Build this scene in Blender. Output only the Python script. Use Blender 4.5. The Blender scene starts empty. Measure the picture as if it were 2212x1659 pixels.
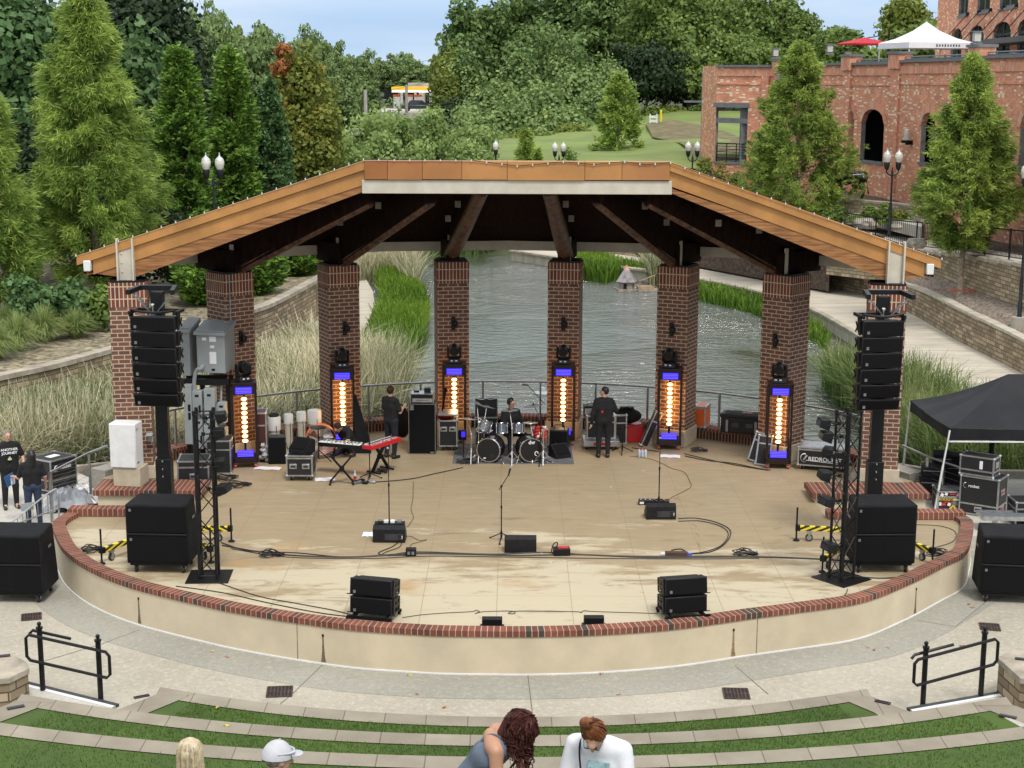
import bpy, math, random
import numpy as np
from mathutils import Vector, Matrix
R_=math.radians
rnd=random.Random(7)
scn=bpy.context.scene
col=scn.collection
# ---------------- camera ----------------
CF=3322.; CH=9.04; CROLL=.004; CTH=math.atan((829.5-168.)/CF)
cF=Vector((0,math.cos(CTH),-math.sin(CTH))); cR=Vector((1,0,0)); cU=Vector((0,math.sin(CTH),math.cos(CTH)))
cd=bpy.data.cameras.new('camera'); cam=bpy.data.objects.new('camera',cd); col.objects.link(cam)
X=cR*math.cos(CROLL)+cU*math.sin(CROLL); Y=-cR*math.sin(CROLL)+cU*math.cos(CROLL); Z=-cF
cam.matrix_world=Matrix(((X[0],Y[0],Z[0],0),(X[1],Y[1],Z[1],0),(X[2],Y[2],Z[2],CH),(0,0,0,1)))
cd.sensor_width=36; cd.lens=36*CF/2212; cd.clip_start=.5; cd.clip_end=6000
scn.camera=cam
# ---------------- light ----------------
SUN_EL,SUN_AZ=R_(58),R_(200)
w=bpy.data.worlds.new('World'); scn.world=w; w.use_nodes=True
nt=w.node_tree; nt.nodes.clear(); N=nt.nodes.new; L=nt.links.new
out=N('ShaderNodeOutputWorld'); bg=N('ShaderNodeBackground'); bg.inputs[1].default_value=.115
sky=N('ShaderNodeTexSky'); sky.sky_type='NISHITA'; sky.sun_disc=False; sky.sun_elevation=SUN_EL; sky.sun_rotation=SUN_AZ
sky.air_density=1.0; sky.dust_density=2.5; sky.ozone_density=1.0
tc=N('ShaderNodeTexCoord'); mp=N('ShaderNodeMapping'); mp.inputs['Scale'].default_value=(1,1,6)
ns=N('ShaderNodeTexNoise'); ns.inputs['Scale'].default_value=2.6; ns.inputs['Detail'].default_value=7; ns.inputs['Roughness'].default_value=.55
rp=N('ShaderNodeValToRGB'); rp.color_ramp.elements[0].position=.38; rp.color_ramp.elements[1].position=.66
sx=N('ShaderNodeSeparateXYZ'); L(tc.outputs['Generated'],sx.inputs[0])
# veiled sky: pale blue low down, bright thin overcast overhead
gr=N('ShaderNodeValToRGB'); e=gr.color_ramp.elements; e[0].position=0; e[0].color=(.42,.56,.72,1); e[1].position=.6; e[1].color=(1,1,1,1)
x_=gr.color_ramp.elements.new(.10); x_.color=(.64,.74,.85,1); x_=gr.color_ramp.elements.new(.035); x_.color=(.36,.50,.70,1)
L(sx.outputs[2],gr.inputs[0])
sc_=N('ShaderNodeMix'); sc_.data_type='RGBA'; sc_.blend_type='MULTIPLY'; sc_.inputs[0].default_value=1; sc_.inputs[7].default_value=(8.6,8.7,8.8,1); L(gr.outputs[0],sc_.inputs[6])
cl=N('ShaderNodeMix'); cl.data_type='RGBA'; cl.inputs[7].default_value=(6.0,6.4,6.9,1); 
fm=N('ShaderNodeMath'); fm.operation='MULTIPLY'; fm.inputs[1].default_value=.55
L(tc.outputs['Generated'],mp.inputs[0]); L(mp.outputs[0],ns.inputs['Vector']); L(ns.outputs[0],rp.inputs[0]); L(rp.outputs[0],fm.inputs[0]); L(fm.outputs[0],cl.inputs[0]); L(sc_.outputs[2],cl.inputs[6])
mx=N('ShaderNodeMix'); mx.data_type='RGBA'; mx.inputs[0].default_value=.88; L(sky.outputs[0],mx.inputs[6]); L(cl.outputs[2],mx.inputs[7])
L(mx.outputs[2],bg.inputs[0]); L(bg.outputs[0],out.inputs[0])
sd=bpy.data.lights.new('sun','SUN'); sd.energy=1.9; sd.angle=R_(14); sd.color=(1,.96,.9)
so=bpy.data.objects.new('sun',sd); col.objects.link(so)
# the sun stands high behind the camera's right shoulder; veiled by cloud
so.rotation_euler=(R_(90)-SUN_EL,0,R_(20)); so.location=(0,0,60)
scn.view_settings.view_transform='Standard'; scn.view_settings.look='None'; scn.view_settings.gamma=1; scn.view_settings.exposure=0.5
scn.view_settings.use_curve_mapping=False
# ---------------- photograph pixel (2212 wide) -> point on a plane ----------------
def _ray(x,y):
    u=x-1106.;v=y-829.5
    a=u*math.cos(CROLL)+v*math.sin(CROLL);b=-u*math.sin(CROLL)+v*math.cos(CROLL)
    return cF*CF+cR*a-cU*b
def U(x,y,z=0.):
    d=_ray(x,y);t=(z-CH)/d[2];return Vector((d[0]*t,d[1]*t,z))
def V(x,y,Yd):
    d=_ray(x,y);t=Yd/d[1];return Vector((d[0]*t,Yd,CH+d[2]*t))
# ---------------- materials ----------------
MATS={}
def nodes(name):
    m=bpy.data.materials.new(name); m.use_nodes=True; t=m.node_tree
    b=t.nodes['Principled BSDF']; return m,t,b
def mixc(t,fac,a,b_):
    n=t.nodes.new('ShaderNodeMix'); n.data_type='RGBA'
    for i,v in ((0,fac),(6,a),(7,b_)):
        if hasattr(v,'links'): t.links.new(v,n.inputs[i])
        else: n.inputs[i].default_value=v if i==0 else (*v,1) if len(v)==3 else v
    return n.outputs[2]
def noise(t,scale,detail=4,rough=.6,vec='Object',sc=(1,1,1),dist=0):
    c=t.nodes.new('ShaderNodeTexCoord'); mp=t.nodes.new('ShaderNodeMapping'); mp.inputs['Scale'].default_value=sc
    n=t.nodes.new('ShaderNodeTexNoise'); n.inputs['Scale'].default_value=scale; n.inputs['Detail'].default_value=detail; n.inputs['Roughness'].default_value=rough; n.inputs['Distortion'].default_value=dist
    t.links.new(c.outputs[vec],mp.inputs[0]); t.links.new(mp.outputs[0],n.inputs['Vector']); return n.outputs[0]
def ramp(t,v,p0,p1,c0=(0,0,0),c1=(1,1,1)):
    r=t.nodes.new('ShaderNodeValToRGB'); e=r.color_ramp.elements; e[0].position=p0; e[1].position=p1; e[0].color=(*c0,1); e[1].color=(*c1,1)
    t.links.new(v,r.inputs[0]); return r.outputs[0]
def bump(t,b,h,st=.3,dist=.02):
    n=t.nodes.new('ShaderNodeBump'); n.inputs['Strength'].default_value=st; n.inputs['Distance'].default_value=dist
    t.links.new(h,n.inputs['Height']); t.links.new(n.outputs[0],b.inputs['Normal'])
def M(name,c,rough=.6,metal=0.,var=.18,scale=6,bmp=0,bs=40,emis=None,es=0,alpha=1,trans=0,c2=None,sc=(1,1,1),spec=.5):
    if name in MATS: return MATS[name]
    m,t,b=nodes(name)
    c2=c2 or tuple(max(0,x*(1-var*2)) for x in c)
    f=ramp(t,noise(t,scale,sc=sc),.35,.7)
    t.links.new(mixc(t,f,c2,tuple(min(1,x*(1+var*.4)) for x in c)),b.inputs['Base Color'])
    b.inputs['Roughness'].default_value=rough; b.inputs['Metallic'].default_value=metal; b.inputs['Specular IOR Level'].default_value=spec
    if bmp: bump(t,b,noise(t,bs,sc=sc),bmp,.01)
    if emis: b.inputs['Emission Color'].default_value=(*emis,1); b.inputs['Emission Strength'].default_value=es
    if trans: b.inputs['Transmission Weight'].default_value=trans
    if alpha<1: b.inputs['Alpha'].default_value=alpha
    MATS[name]=m; return m
def brick(name,c1,c2,mortar,bw=.25,rh=.097,ms=.012,off=.5,bias=0,light=None,lf=.12,rot=False,sq=1):
    if name in MATS: return MATS[name]
    m,t,b=nodes(name)
    c=t.nodes.new('ShaderNodeTexCoord'); mp=t.nodes.new('ShaderNodeMapping')
    if rot: mp.inputs['Rotation'].default_value=(0,0,R_(90))
    n=t.nodes.new('ShaderNodeTexBrick'); n.offset=off
    n.inputs['Scale'].default_value=1; n.inputs['Brick Width'].default_value=bw; n.inputs['Row Height'].default_value=rh
    n.inputs['Mortar Size'].default_value=ms; n.inputs['Mortar Smooth'].default_value=.2; n.inputs['Bias'].default_value=bias
    n.inputs['Color1'].default_value=(*c1,1); n.inputs['Color2'].default_value=(*c2,1); n.inputs['Mortar'].default_value=(*mortar,1)
    t.links.new(c.outputs['UV'],mp.inputs[0]); t.links.new(mp.outputs[0],n.inputs['Vector'])
    colr=n.outputs['Color']
    if light:
        wn=t.nodes.new('ShaderNodeTexWhiteNoise'); wn.noise_dimensions='2D'
        sn=t.nodes.new('ShaderNodeVectorMath'); sn.operation='SNAP'; sn.inputs[1].default_value=(bw,rh,1)
        t.links.new(mp.outputs[0],sn.inputs[0]); t.links.new(sn.outputs[0],wn.inputs['Vector'])
        f=ramp(t,wn.outputs['Value'],1-lf-.01,1-lf); 
        inv=t.nodes.new('ShaderNodeMath'); inv.operation='MULTIPLY'; t.links.new(f,inv.inputs[0])
        i2=t.nodes.new('ShaderNodeMath'); i2.operation='SUBTRACT'; i2.inputs[0].default_value=1; t.links.new(n.outputs['Fac'],i2.inputs[1]); t.links.new(i2.outputs[0],inv.inputs[1])
        colr=mixc(t,inv.outputs[0],colr,light)
    f2=noise(t,1.3,5); d=t.nodes.new('ShaderNodeMix'); d.data_type='RGBA'; d.blend_type='MULTIPLY'; d.inputs[0].default_value=.55
    t.links.new(colr,d.inputs[6]); t.links.new(ramp(t,f2,.3,.7,(.55,.52,.5),(1.1,1.1,1.1)),d.inputs[7])
    t.links.new(d.outputs[2],b.inputs['Base Color']); b.inputs['Roughness'].default_value=.85; b.inputs['Specular IOR Level'].default_value=.25
    i=t.nodes.new('ShaderNodeMath'); i.operation='SUBTRACT'; i.inputs[0].default_value=1; t.links.new(n.outputs['Fac'],i.inputs[1])
    bump(t,b,i.outputs[0],.6,.01)
    MATS[name]=m; return m
def foliage(name,c1,c2,c3=None,rough=.55,tr=.35):
    """leaf colour from a per-face tint attribute; partly translucent"""
    if name in MATS: return MATS[name]
    m=bpy.data.materials.new(name); m.use_nodes=True; t=m.node_tree; b=t.nodes['Principled BSDF']; o=t.nodes['Material Output']
    a=t.nodes.new('ShaderNodeAttribute'); a.attribute_name='tint'
    r=t.nodes.new('ShaderNodeValToRGB'); e=r.color_ramp.elements; e[0].position=0; e[1].position=1; e[0].color=(*c1,1); e[1].color=(*c2,1)
    if c3: x=r.color_ramp.elements.new(.93); x.color=(*c3,1); e=r.color_ramp.elements; e[-1].color=(*c3,1); y=r.color_ramp.elements.new(.8); y.color=(*c2,1)
    t.links.new(a.outputs['Fac'],r.inputs[0]); t.links.new(r.outputs[0],b.inputs['Base Color']); b.inputs['Roughness'].default_value=rough; b.inputs['Specular IOR Level'].default_value=.3
    tr_=t.nodes.new('ShaderNodeBsdfTranslucent'); t.links.new(r.outputs[0],tr_.inputs[0]); ms=t.nodes.new('ShaderNodeMixShader'); ms.inputs[0].default_value=tr
    t.links.new(b.outputs[0],ms.inputs[1]); t.links.new(tr_.outputs[0],ms.inputs[2]); t.links.new(ms.outputs[0],o.inputs[0])
    MATS[name]=m; return m
# ---------------- mesh builder ----------------
class MB:
    def __init__(s): s.v=[];s.f=[];s.m=[];s.u={};s.T=None
    def pt(s,p):
        p=Vector(p)
        if s.T is not None: p=s.T@p
        s.v.append(p); return len(s.v)-1
    def face(s,ids,mi=0,uv=None):
        s.f.append(tuple(ids)); s.m.append(mi)
        if uv: s.u[len(s.f)-1]=uv
    def quad(s,a,b,c,d,mi=0,uv=None): s.face([s.pt(p) for p in (a,b,c,d)],mi,uv)
    def poly(s,pts,mi=0): s.face([s.pt(p) for p in pts],mi)
    def box(s,c,d,rz=0,mi=0,rx=0,ry=0):
        m=Matrix.Translation(Vector(c))@Matrix.Rotation(rz,4,'Z')@Matrix.Rotation(ry,4,'Y')@Matrix.Rotation(rx,4,'X')
        h=[x/2 for x in d]; i=[s.pt(m@Vector((a*h[0],b*h[1],e*h[2]))) for e in (-1,1) for a,b in ((-1,-1),(1,-1),(1,1),(-1,1))]
        for q in ((3,2,1,0),(4,5,6,7),(0,1,5,4),(1,2,6,5),(2,3,7,6),(3,0,4,7)): s.face([i[k] for k in q],mi)
        return s
    def hexa(s,bot,top,mi=0):
        i=[s.pt(p) for p in list(bot)+list(top)]
        for q in ((3,2,1,0),(4,5,6,7),(0,1,5,4),(1,2,6,5),(2,3,7,6),(3,0,4,7)): s.face([i[k] for k in q],mi)
        return s
    def beam(s,a,b,w,h,mi=0,up=(0,0,1)):
        a=Vector(a);b=Vector(b);d=(b-a).normalized(); x=d.cross(Vector(up)); 
        if x.length<1e-4: x=Vector((1,0,0))
        x.normalize(); z=x.cross(d); x*=w/2; z*=h/2
        s.hexa([a-x-z,a+x-z,b+x-z,b-x-z],[a-x+z,a+x+z,b+x+z,b-x+z],mi); return s
    def tube(s,pts,r,n=6,mi=0,cap=True,flat=1):
        pts=[Vector(p) for p in pts]
        if len(pts)<2: return s
        rs=r if isinstance(r,(list,tuple)) else [r]*len(pts)
        d=(pts[1]-pts[0]).normalized(); x=d.orthogonal().normalized(); prev=None
        for k,p in enumerate(pts):
            dd=(pts[min(k+1,len(pts)-1)]-pts[max(k-1,0)])
            if dd.length<1e-9: dd=d
            dd=dd.normalized(); x=(x-dd*x.dot(dd)); 
            if x.length<1e-6: x=dd.orthogonal()
            x.normalize(); y=dd.cross(x)
            ring=[s.pt(p+(x*math.cos(2*math.pi*j/n)+y*math.sin(2*math.pi*j/n)*flat)*rs[k]) for j in range(n)]
            if prev:
                for j in range(n): s.face([prev[j],prev[(j+1)%n],ring[(j+1)%n],ring[j]],mi)
            elif cap: s.face(ring[::-1],mi)
            prev=ring
        if cap: s.face(prev,mi)
        return s
    def lathe(s,prof,c=(0,0,0),n=16,mi=0,M=None):
        c=Vector(c);prev=None
        for r,z in prof:
            ring=[]
            for j in range(n):
                p=Vector((r*math.cos(2*math.pi*j/n),r*math.sin(2*math.pi*j/n),z))
                if M is not None: p=M@p
                ring.append(s.pt(c+p))
            if prev:
                for j in range(n): s.face([prev[j],prev[(j+1)%n],ring[(j+1)%n],ring[j]],mi)
            else: s.face(ring[::-1],mi)
            prev=ring
        s.face(prev,mi); return s
    def ball(s,c,r,n=10,mi=0,M=None):
        rr=r if isinstance(r,(tuple,list)) else (r,r,r); k=max(4,n//2)
        c=Vector(c); prev=None
        for i in range(1,k):
            a=math.pi*i/k; ring=[]
            for j in range(n):
                p=Vector((rr[0]*math.sin(a)*math.cos(2*math.pi*j/n),rr[1]*math.sin(a)*math.sin(2*math.pi*j/n),-rr[2]*math.cos(a)))
                if M is not None: p=M@p
                ring.append(s.pt(c+p))
            if prev:
                for j in range(n): s.face([prev[j],prev[(j+1)%n],ring[(j+1)%n],ring[j]],mi)
            else: s.face(ring[::-1],mi)
            prev=ring
        s.face(prev,mi); return s
    def prism(s,poly,z0,z1,mi=0,mt=None):
        n=len(poly); a=[s.pt((p[0],p[1],z0)) for p in poly]; b=[s.pt((p[0],p[1],z1)) for p in poly]
        s.face(b,mi if mt is None else mt); s.face(a[::-1],mi)
        for k in range(n): s.face([a[k],a[(k+1)%n],b[(k+1)%n],b[k]],mi)
        return s
    def build(s,name,mats,parent=None,sm=1,bevel=0,loc=None,rz=0):
        me=bpy.data.meshes.new(name); me.from_pydata([tuple(p) for p in s.v],[],s.f)
        mats=mats if isinstance(mats,(list,tuple)) else [mats]
        for m in mats: me.materials.append(m)
        if len(mats)>1: me.polygons.foreach_set('material_index',s.m)
        uvl=me.uv_layers.new(name='UVMap'); Zv=Vector((0,0,1))
        for p in me.polygons:
            ex=s.u.get(p.index)
            n=p.normal
            if ex is None:
                if abs(n.z)>.75: fx=lambda q:(q.x,q.y)
                else:
                    t=Zv.cross(n); t.normalize(); fx=lambda q,t=t:(q.dot(t),q.z)
            for k,li in enumerate(p.loop_indices):
                uvl.data[li].uv = ex[k] if ex is not None else fx(me.vertices[p.vertices[k]].co)
        if sm:
            me.polygons.foreach_set('use_smooth',[True]*len(me.polygons)); me.set_sharp_from_angle(angle=R_(35))
        me.update(); o=bpy.data.objects.new(name,me); col.objects.link(o)
        par(o,parent)
        if loc is not None: o.location=loc
        o.rotation_euler[2]=rz
        if bevel:
            b=o.modifiers.new('bevel','BEVEL'); b.width=bevel; b.segments=2; b.limit_method='ANGLE'
        return o
def tag(o,label,cat,group=None):
    o['label']=label; o['category']=cat
    if group: o['group']=group
    return o
def thing(name,label,cat,loc=(0,0,0),rz=0,group=None):
    o=bpy.data.objects.new(name,None); col.objects.link(o); o.location=loc; o.rotation_euler=(0,0,rz); o.empty_display_size=.2
    return tag(o,label,cat,group)
def struct(o,kind='structure',label=None):
    o['kind']=kind
    if label: o['label']=label
    return o
KIDS={}
def par(o,p):
    if p is not None: o.parent=p; KIDS.setdefault(p.name,[]).append(o)
    return o
def kids(o): return KIDS.get(o.name,[])
def dup(o,loc=None,rz=None,label=None,group=None,scale=None,parent=None,ch=None):
    c=o.copy(); col.objects.link(c); c.parent=None; par(c,parent)
    for k in (ch if ch is not None else kids(o)): dup(k,parent=c)
    if loc is not None: c.location=loc
    if rz is not None: c.rotation_euler[2]=rz
    if label: c['label']=label
    if group: c['group']=group
    if scale is not None: c.scale=scale if hasattr(scale,'__len__') else (scale,)*3
    return c
def cr(pts,n=6,closed=False):
    """Catmull-Rom through points"""
    P=[Vector(p) for p in pts]; o=[]; m=len(P)
    for i in range(m if closed else m-1):
        g=lambda k: P[k%m] if closed else P[max(0,min(m-1,k))]
        a,b,c,d=g(i-1),g(i),g(i+1),g(i+2)
        for j in range(n):
            t=j/n; o.append(.5*((2*b)+(c-a)*t+(2*a-5*b+4*c-d)*t*t+(3*b-a-3*c+d)*t**3))
    if not closed: o.append(P[-1])
    return o
def offset(pts,d):
    """shift an open polyline sideways in plan (left of travel is +)"""
    o=[]
    for i,p in enumerate(pts):
        a=pts[max(0,i-1)];b=pts[min(len(pts)-1,i+1)]; t=Vector((b[0]-a[0],b[1]-a[1],0)).normalized()
        o.append(Vector((p[0]-t.y*d,p[1]+t.x*d,p[2] if len(p)>2 else 0)))
    return o
def wallstrip(mb,pts,z0,z1,th=0,mi=0,cap=True,z1f=None):
    """vertical wall along a polyline, uv in metres along its length; th = thickness to the left"""
    L=0; back=offset(pts,th) if th else None; us=[0]
    for i in range(1,len(pts)): L+=(Vector(pts[i][:2])-Vector(pts[i-1][:2])).length; us.append(L)
    for i in range(len(pts)-1):
        a,b=pts[i],pts[i+1]; ta=z1f(i) if z1f else z1; tb=z1f(i+1) if z1f else z1
        mb.quad((a[0],a[1],z0),(b[0],b[1],z0),(b[0],b[1],tb),(a[0],a[1],ta),mi,[(us[i],z0),(us[i+1],z0),(us[i+1],tb),(us[i],ta)])
        if th:
            c,d=back[i],back[i+1]
            mb.quad((d[0],d[1],z0),(c[0],c[1],z0),(c[0],c[1],ta),(d[0],d[1],tb),mi,[(us[i+1],z0),(us[i],z0),(us[i],ta),(us[i+1],tb)])
            mb.quad((a[0],a[1],ta),(b[0],b[1],tb),(d[0],d[1],tb),(c[0],c[1],ta),mi,[(us[i],0),(us[i+1],0),(us[i+1],th),(us[i],th)])
    if th:
        for i in (0,len(pts)-1):
            a,c=pts[i],back[i]; ta=z1f(i) if z1f else z1
            mb.quad((c[0],c[1],z0),(a[0],a[1],z0),(a[0],a[1],ta),(c[0],c[1],ta),mi)
# text
def text(body,size,mat,parent,loc,rot,name='lettering',ext=.002,align='CENTER',shear=0):
    cu=bpy.data.curves.new(name,'FONT'); cu.body=body; cu.size=size; cu.extrude=ext; cu.align_x=align; cu.align_y='CENTER'; cu.shear=shear; cu.offset=size*.02
    tmp=bpy.data.objects.new('t',cu); col.objects.link(tmp); bpy.context.view_layer.update()
    me=bpy.data.meshes.new_from_object(tmp); bpy.data.objects.remove(tmp)
    me.materials.clear(); me.materials.append(mat); o=bpy.data.objects.new(name,me); col.objects.link(o); par(o,parent); o.location=loc; o.rotation_euler=rot; return o
# numpy mesh of many small faces ("leaves"), quads given as (n,4,3)
def quads_mesh(name,Q,tint,mat,parent=None,k=4):
    n=len(Q); me=bpy.data.meshes.new(name)
    me.vertices.add(n*k); me.vertices.foreach_set('co',np.ascontiguousarray(Q,dtype=np.float32).ravel())
    me.loops.add(n*k); me.loops.foreach_set('vertex_index',np.arange(n*k,dtype=np.int32))
    me.polygons.add(n); me.polygons.foreach_set('loop_start',np.arange(0,n*k,k,dtype=np.int32)); me.polygons.foreach_set('loop_total',np.full(n,k,dtype=np.int32))
    a=me.attributes.new('tint','FLOAT','FACE'); a.data.foreach_set('value',np.ascontiguousarray(tint,dtype=np.float32))
    me.materials.append(mat); me.update(); me.validate()
    o=bpy.data.objects.new(name,me); col.objects.link(o)
    par(o,parent)
    return o
# ---------------- shared materials ----------------
mBlack=M('black_powder_coat',(.009,.009,.010),.45,0,.2,8,spec=.3)
mBlackCloth=M('black_nylon_cover',(.010,.010,.012),.8,0,.3,3,.5,30,spec=.25)
mGrille=M('black_grille_mesh',(.006,.006,.007),.85,0,.4,120,.4,300,spec=.2)
mSpk=M('black_speaker_paint',(.012,.012,.014),.5,0,.2,12,.15,200,spec=.3)
mRub=M('black_rubber',(.015,.015,.015),.8,0,.1,5)
mChrome=M('chrome',(.75,.75,.77),.18,1,.1,4)
mSteel=M('brushed_steel',(.5,.5,.51),.35,1,.12,10)
mAlu=M('aluminium_edging',(.55,.56,.57),.38,.9,.15,9)
mWhite=M('white_paint',(.72,.72,.71),.5,0,.06,4)
mWhiteM=M('white_marks',(.75,.75,.75),.6,0,.05,4)
mCream=M('cream_steel_paint',(.58,.53,.43),.5,0,.08,3)
mFascia=M('copper_orange_fascia',(.56,.27,.085),.42,.25,.14,1.2)
mGlulam=M('honey_glulam_wood',(.38,.18,.06),.5,0,.3,3,.2,30,c2=(.15,.055,.015),sc=(.6,3,9))
mDarkWood=M('dark_stained_timber',(.020,.009,.006),.8,0,.3,3,.3,20,sc=(3,3,1),spec=.08)
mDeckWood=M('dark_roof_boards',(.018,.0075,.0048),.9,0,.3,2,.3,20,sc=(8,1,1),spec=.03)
mLog=M('peeled_log_brown',(.14,.065,.034),.55,0,.4,2,.4,14,c2=(.012,.006,.004),sc=(4,4,1))
mPlaster=M('cream_stucco',(.60,.51,.36),.85,0,.08,1.2,.15,60)
mPlinth=M('cast_stone_plinth',(.50,.43,.31),.85,0,.12,3,.1,40)
mBrick=brick('column_brick',(.20,.092,.062),(.12,.060,.045),(.46,.37,.27))
mSoldier=brick('soldier_brick',(.20,.065,.045),(.12,.042,.032),(.55,.43,.30),bw=.088,rh=.27,off=0)
mCapBrick=brick('wall_cap_brick',(.24,.085,.055),(.14,.052,.038),(.44,.34,.25),bw=.105,rh=2.0,ms=.008,off=0,light=(.07,.055,.045),lf=.08)
mBldBrick=brick('building_brick',(.84,.36,.21),(.62,.235,.135),(.56,.43,.32),bw=.24,rh=.085,ms=.008,light=(.9,.76,.52),lf=.11)
mBldArch=brick('arch_brick',(.86,.38,.22),(.64,.25,.15),(.55,.42,.33),bw=.10,rh=.3,ms=.008,off=0,light=(.62,.5,.38),lf=.08)
mSplit=brick('split_face_block',(.36,.29,.19),(.22,.17,.11),(.10,.08,.055),bw=.42,rh=.15,ms=.014,light=(.45,.36,.24),lf=.2)
mCope=M('rough_coping_stone',(.42,.37,.29),.9,0,.22,2.5,.5,20)
mStoneCap=brick('tread_paver_stone',(.31,.275,.215),(.26,.23,.18),(.16,.13,.10),bw=.62,rh=3.0,ms=.008,off=0)
mFieldStone=brick('field_stone',(.50,.42,.30),(.33,.27,.19),(.25,.2,.14),bw=.38,rh=.2,ms=.02,light=(.6,.52,.4),lf=.25)
mPathC=M('promenade_concrete',(.52,.47,.38),.85,0,.14,1.0,.1,30,sc=(.6,3,1))
mMulch=M('pale_mulch',(.30,.24,.19),.95,0,.35,9,.8,40)
mMulchD=M('dark_mulch',(.12,.085,.06),.95,0,.35,6,.8,40)
mPVC=M('cream_pvc_pipe',(.62,.58,.46),.4,0,.06,3)
mPVCw=M('white_pvc_cap',(.78,.77,.72),.4,0,.05,3)
mGreyBox=M('grey_electrical_enclosure',(.30,.33,.33),.5,0,.06,3)
mPaper=M('white_paper',(.78,.78,.80),.8,0,.04,3)
mOrange=M('orange_plastic',(.75,.13,.02),.45,0,.1,4)
mRed=M('red_plastic',(.55,.02,.02),.35,0,.1,4)
mYel=M('yellow_tape',(.75,.58,.03),.5,0,.06,4)
mGlassD=M('dark_glass',(.02,.022,.026),.08,0,.1,2)
mBulb=M('lit_warm_bulb',(1,.75,.4),.4,0,0,4,emis=(1,.45,.12),es=2.6)
mBulbC=M('lit_bulb_core',(1,.9,.7),.4,0,0,4,emis=(1,.82,.55),es=11)
mBlue=M('blue_led_panel',(.02,.01,.5),.4,0,.1,30,emis=(.03,.012,1),es=1.1)
mBlueL=M('blue_led_line',(.1,.1,.9),.4,0,.1,30,emis=(.10,.08,1),es=2.2)
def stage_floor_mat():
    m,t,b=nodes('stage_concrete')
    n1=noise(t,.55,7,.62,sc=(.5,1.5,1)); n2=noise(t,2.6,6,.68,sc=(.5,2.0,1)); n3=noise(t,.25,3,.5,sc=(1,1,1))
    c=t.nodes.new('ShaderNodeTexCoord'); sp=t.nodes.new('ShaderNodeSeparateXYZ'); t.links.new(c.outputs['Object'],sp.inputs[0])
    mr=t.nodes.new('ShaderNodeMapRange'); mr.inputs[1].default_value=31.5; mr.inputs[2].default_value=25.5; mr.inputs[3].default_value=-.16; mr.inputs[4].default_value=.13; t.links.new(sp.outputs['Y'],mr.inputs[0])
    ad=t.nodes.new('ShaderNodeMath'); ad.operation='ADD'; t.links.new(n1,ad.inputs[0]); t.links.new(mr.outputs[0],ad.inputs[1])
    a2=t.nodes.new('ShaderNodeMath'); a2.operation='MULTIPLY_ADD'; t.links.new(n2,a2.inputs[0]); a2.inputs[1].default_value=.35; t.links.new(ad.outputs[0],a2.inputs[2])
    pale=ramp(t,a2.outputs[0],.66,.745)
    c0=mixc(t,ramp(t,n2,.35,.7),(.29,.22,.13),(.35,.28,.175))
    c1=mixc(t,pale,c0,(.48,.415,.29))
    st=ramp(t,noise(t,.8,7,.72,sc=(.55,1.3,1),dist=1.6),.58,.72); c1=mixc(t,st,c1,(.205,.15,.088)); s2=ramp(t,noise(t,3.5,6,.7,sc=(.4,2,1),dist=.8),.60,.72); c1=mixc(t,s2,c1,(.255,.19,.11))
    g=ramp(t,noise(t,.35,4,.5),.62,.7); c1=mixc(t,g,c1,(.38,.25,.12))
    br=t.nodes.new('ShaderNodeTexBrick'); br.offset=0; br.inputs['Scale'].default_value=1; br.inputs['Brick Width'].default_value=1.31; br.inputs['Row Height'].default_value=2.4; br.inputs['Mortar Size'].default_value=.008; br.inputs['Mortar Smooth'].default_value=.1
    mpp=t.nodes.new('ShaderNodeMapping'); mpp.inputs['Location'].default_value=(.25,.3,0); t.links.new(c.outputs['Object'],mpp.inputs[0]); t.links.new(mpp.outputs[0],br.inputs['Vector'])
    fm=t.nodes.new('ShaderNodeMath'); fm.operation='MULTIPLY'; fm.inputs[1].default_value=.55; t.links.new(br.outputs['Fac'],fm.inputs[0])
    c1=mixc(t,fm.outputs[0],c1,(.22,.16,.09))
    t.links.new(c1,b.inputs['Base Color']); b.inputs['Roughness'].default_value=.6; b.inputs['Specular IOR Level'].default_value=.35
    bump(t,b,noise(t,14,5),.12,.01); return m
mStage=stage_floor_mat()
def concrete(name,a,bc,stain,sc=.5,joint=None):
    m,t,b=nodes(name)
    c=mixc(t,ramp(t,noise(t,sc,6,.6),.35,.68),a,bc); c=mixc(t,ramp(t,noise(t,9,7,.75),.50,.72),c,tuple(min(1,x*1.22) for x in bc)); c=mixc(t,ramp(t,noise(t,23,5,.75),.54,.70),c,tuple(x*.72 for x in a)); c=mixc(t,ramp(t,noise(t,.8,7,.65,dist=.8),.6,.78),c,stain)
    t.links.new(c,b.inputs['Base Color']); b.inputs['Roughness'].default_value=.8; b.inputs['Specular IOR Level'].default_value=.3
    bump(t,b,noise(t,30,5),.15,.01); return m
mPlaza=concrete('plaza_concrete',(.34,.31,.245),(.42,.385,.31),(.25,.23,.185))
mGutter=concrete('grey_gutter_concrete',(.265,.255,.215),(.32,.305,.255),(.20,.195,.165))
mGreyC=concrete('grey_concrete',(.30,.28,.24),(.36,.33,.28),(.2,.185,.16))
mSideC=concrete('pale_concrete',(.44,.42,.37),(.50,.47,.42),(.36,.33,.29))
mLawn=M('mown_lawn',(.16,.22,.05),.95,0,.2,.25,.4,20,c2=(.13,.16,.045))
mDirtLawn=M('dry_rocky_bank',(.40,.31,.20),.95,0,.3,1.2,.6,6,c2=(.2,.2,.09))
mGround=M('wooded_ground',(.06,.07,.03),.95,0,.3,.3,.4,4)
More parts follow.
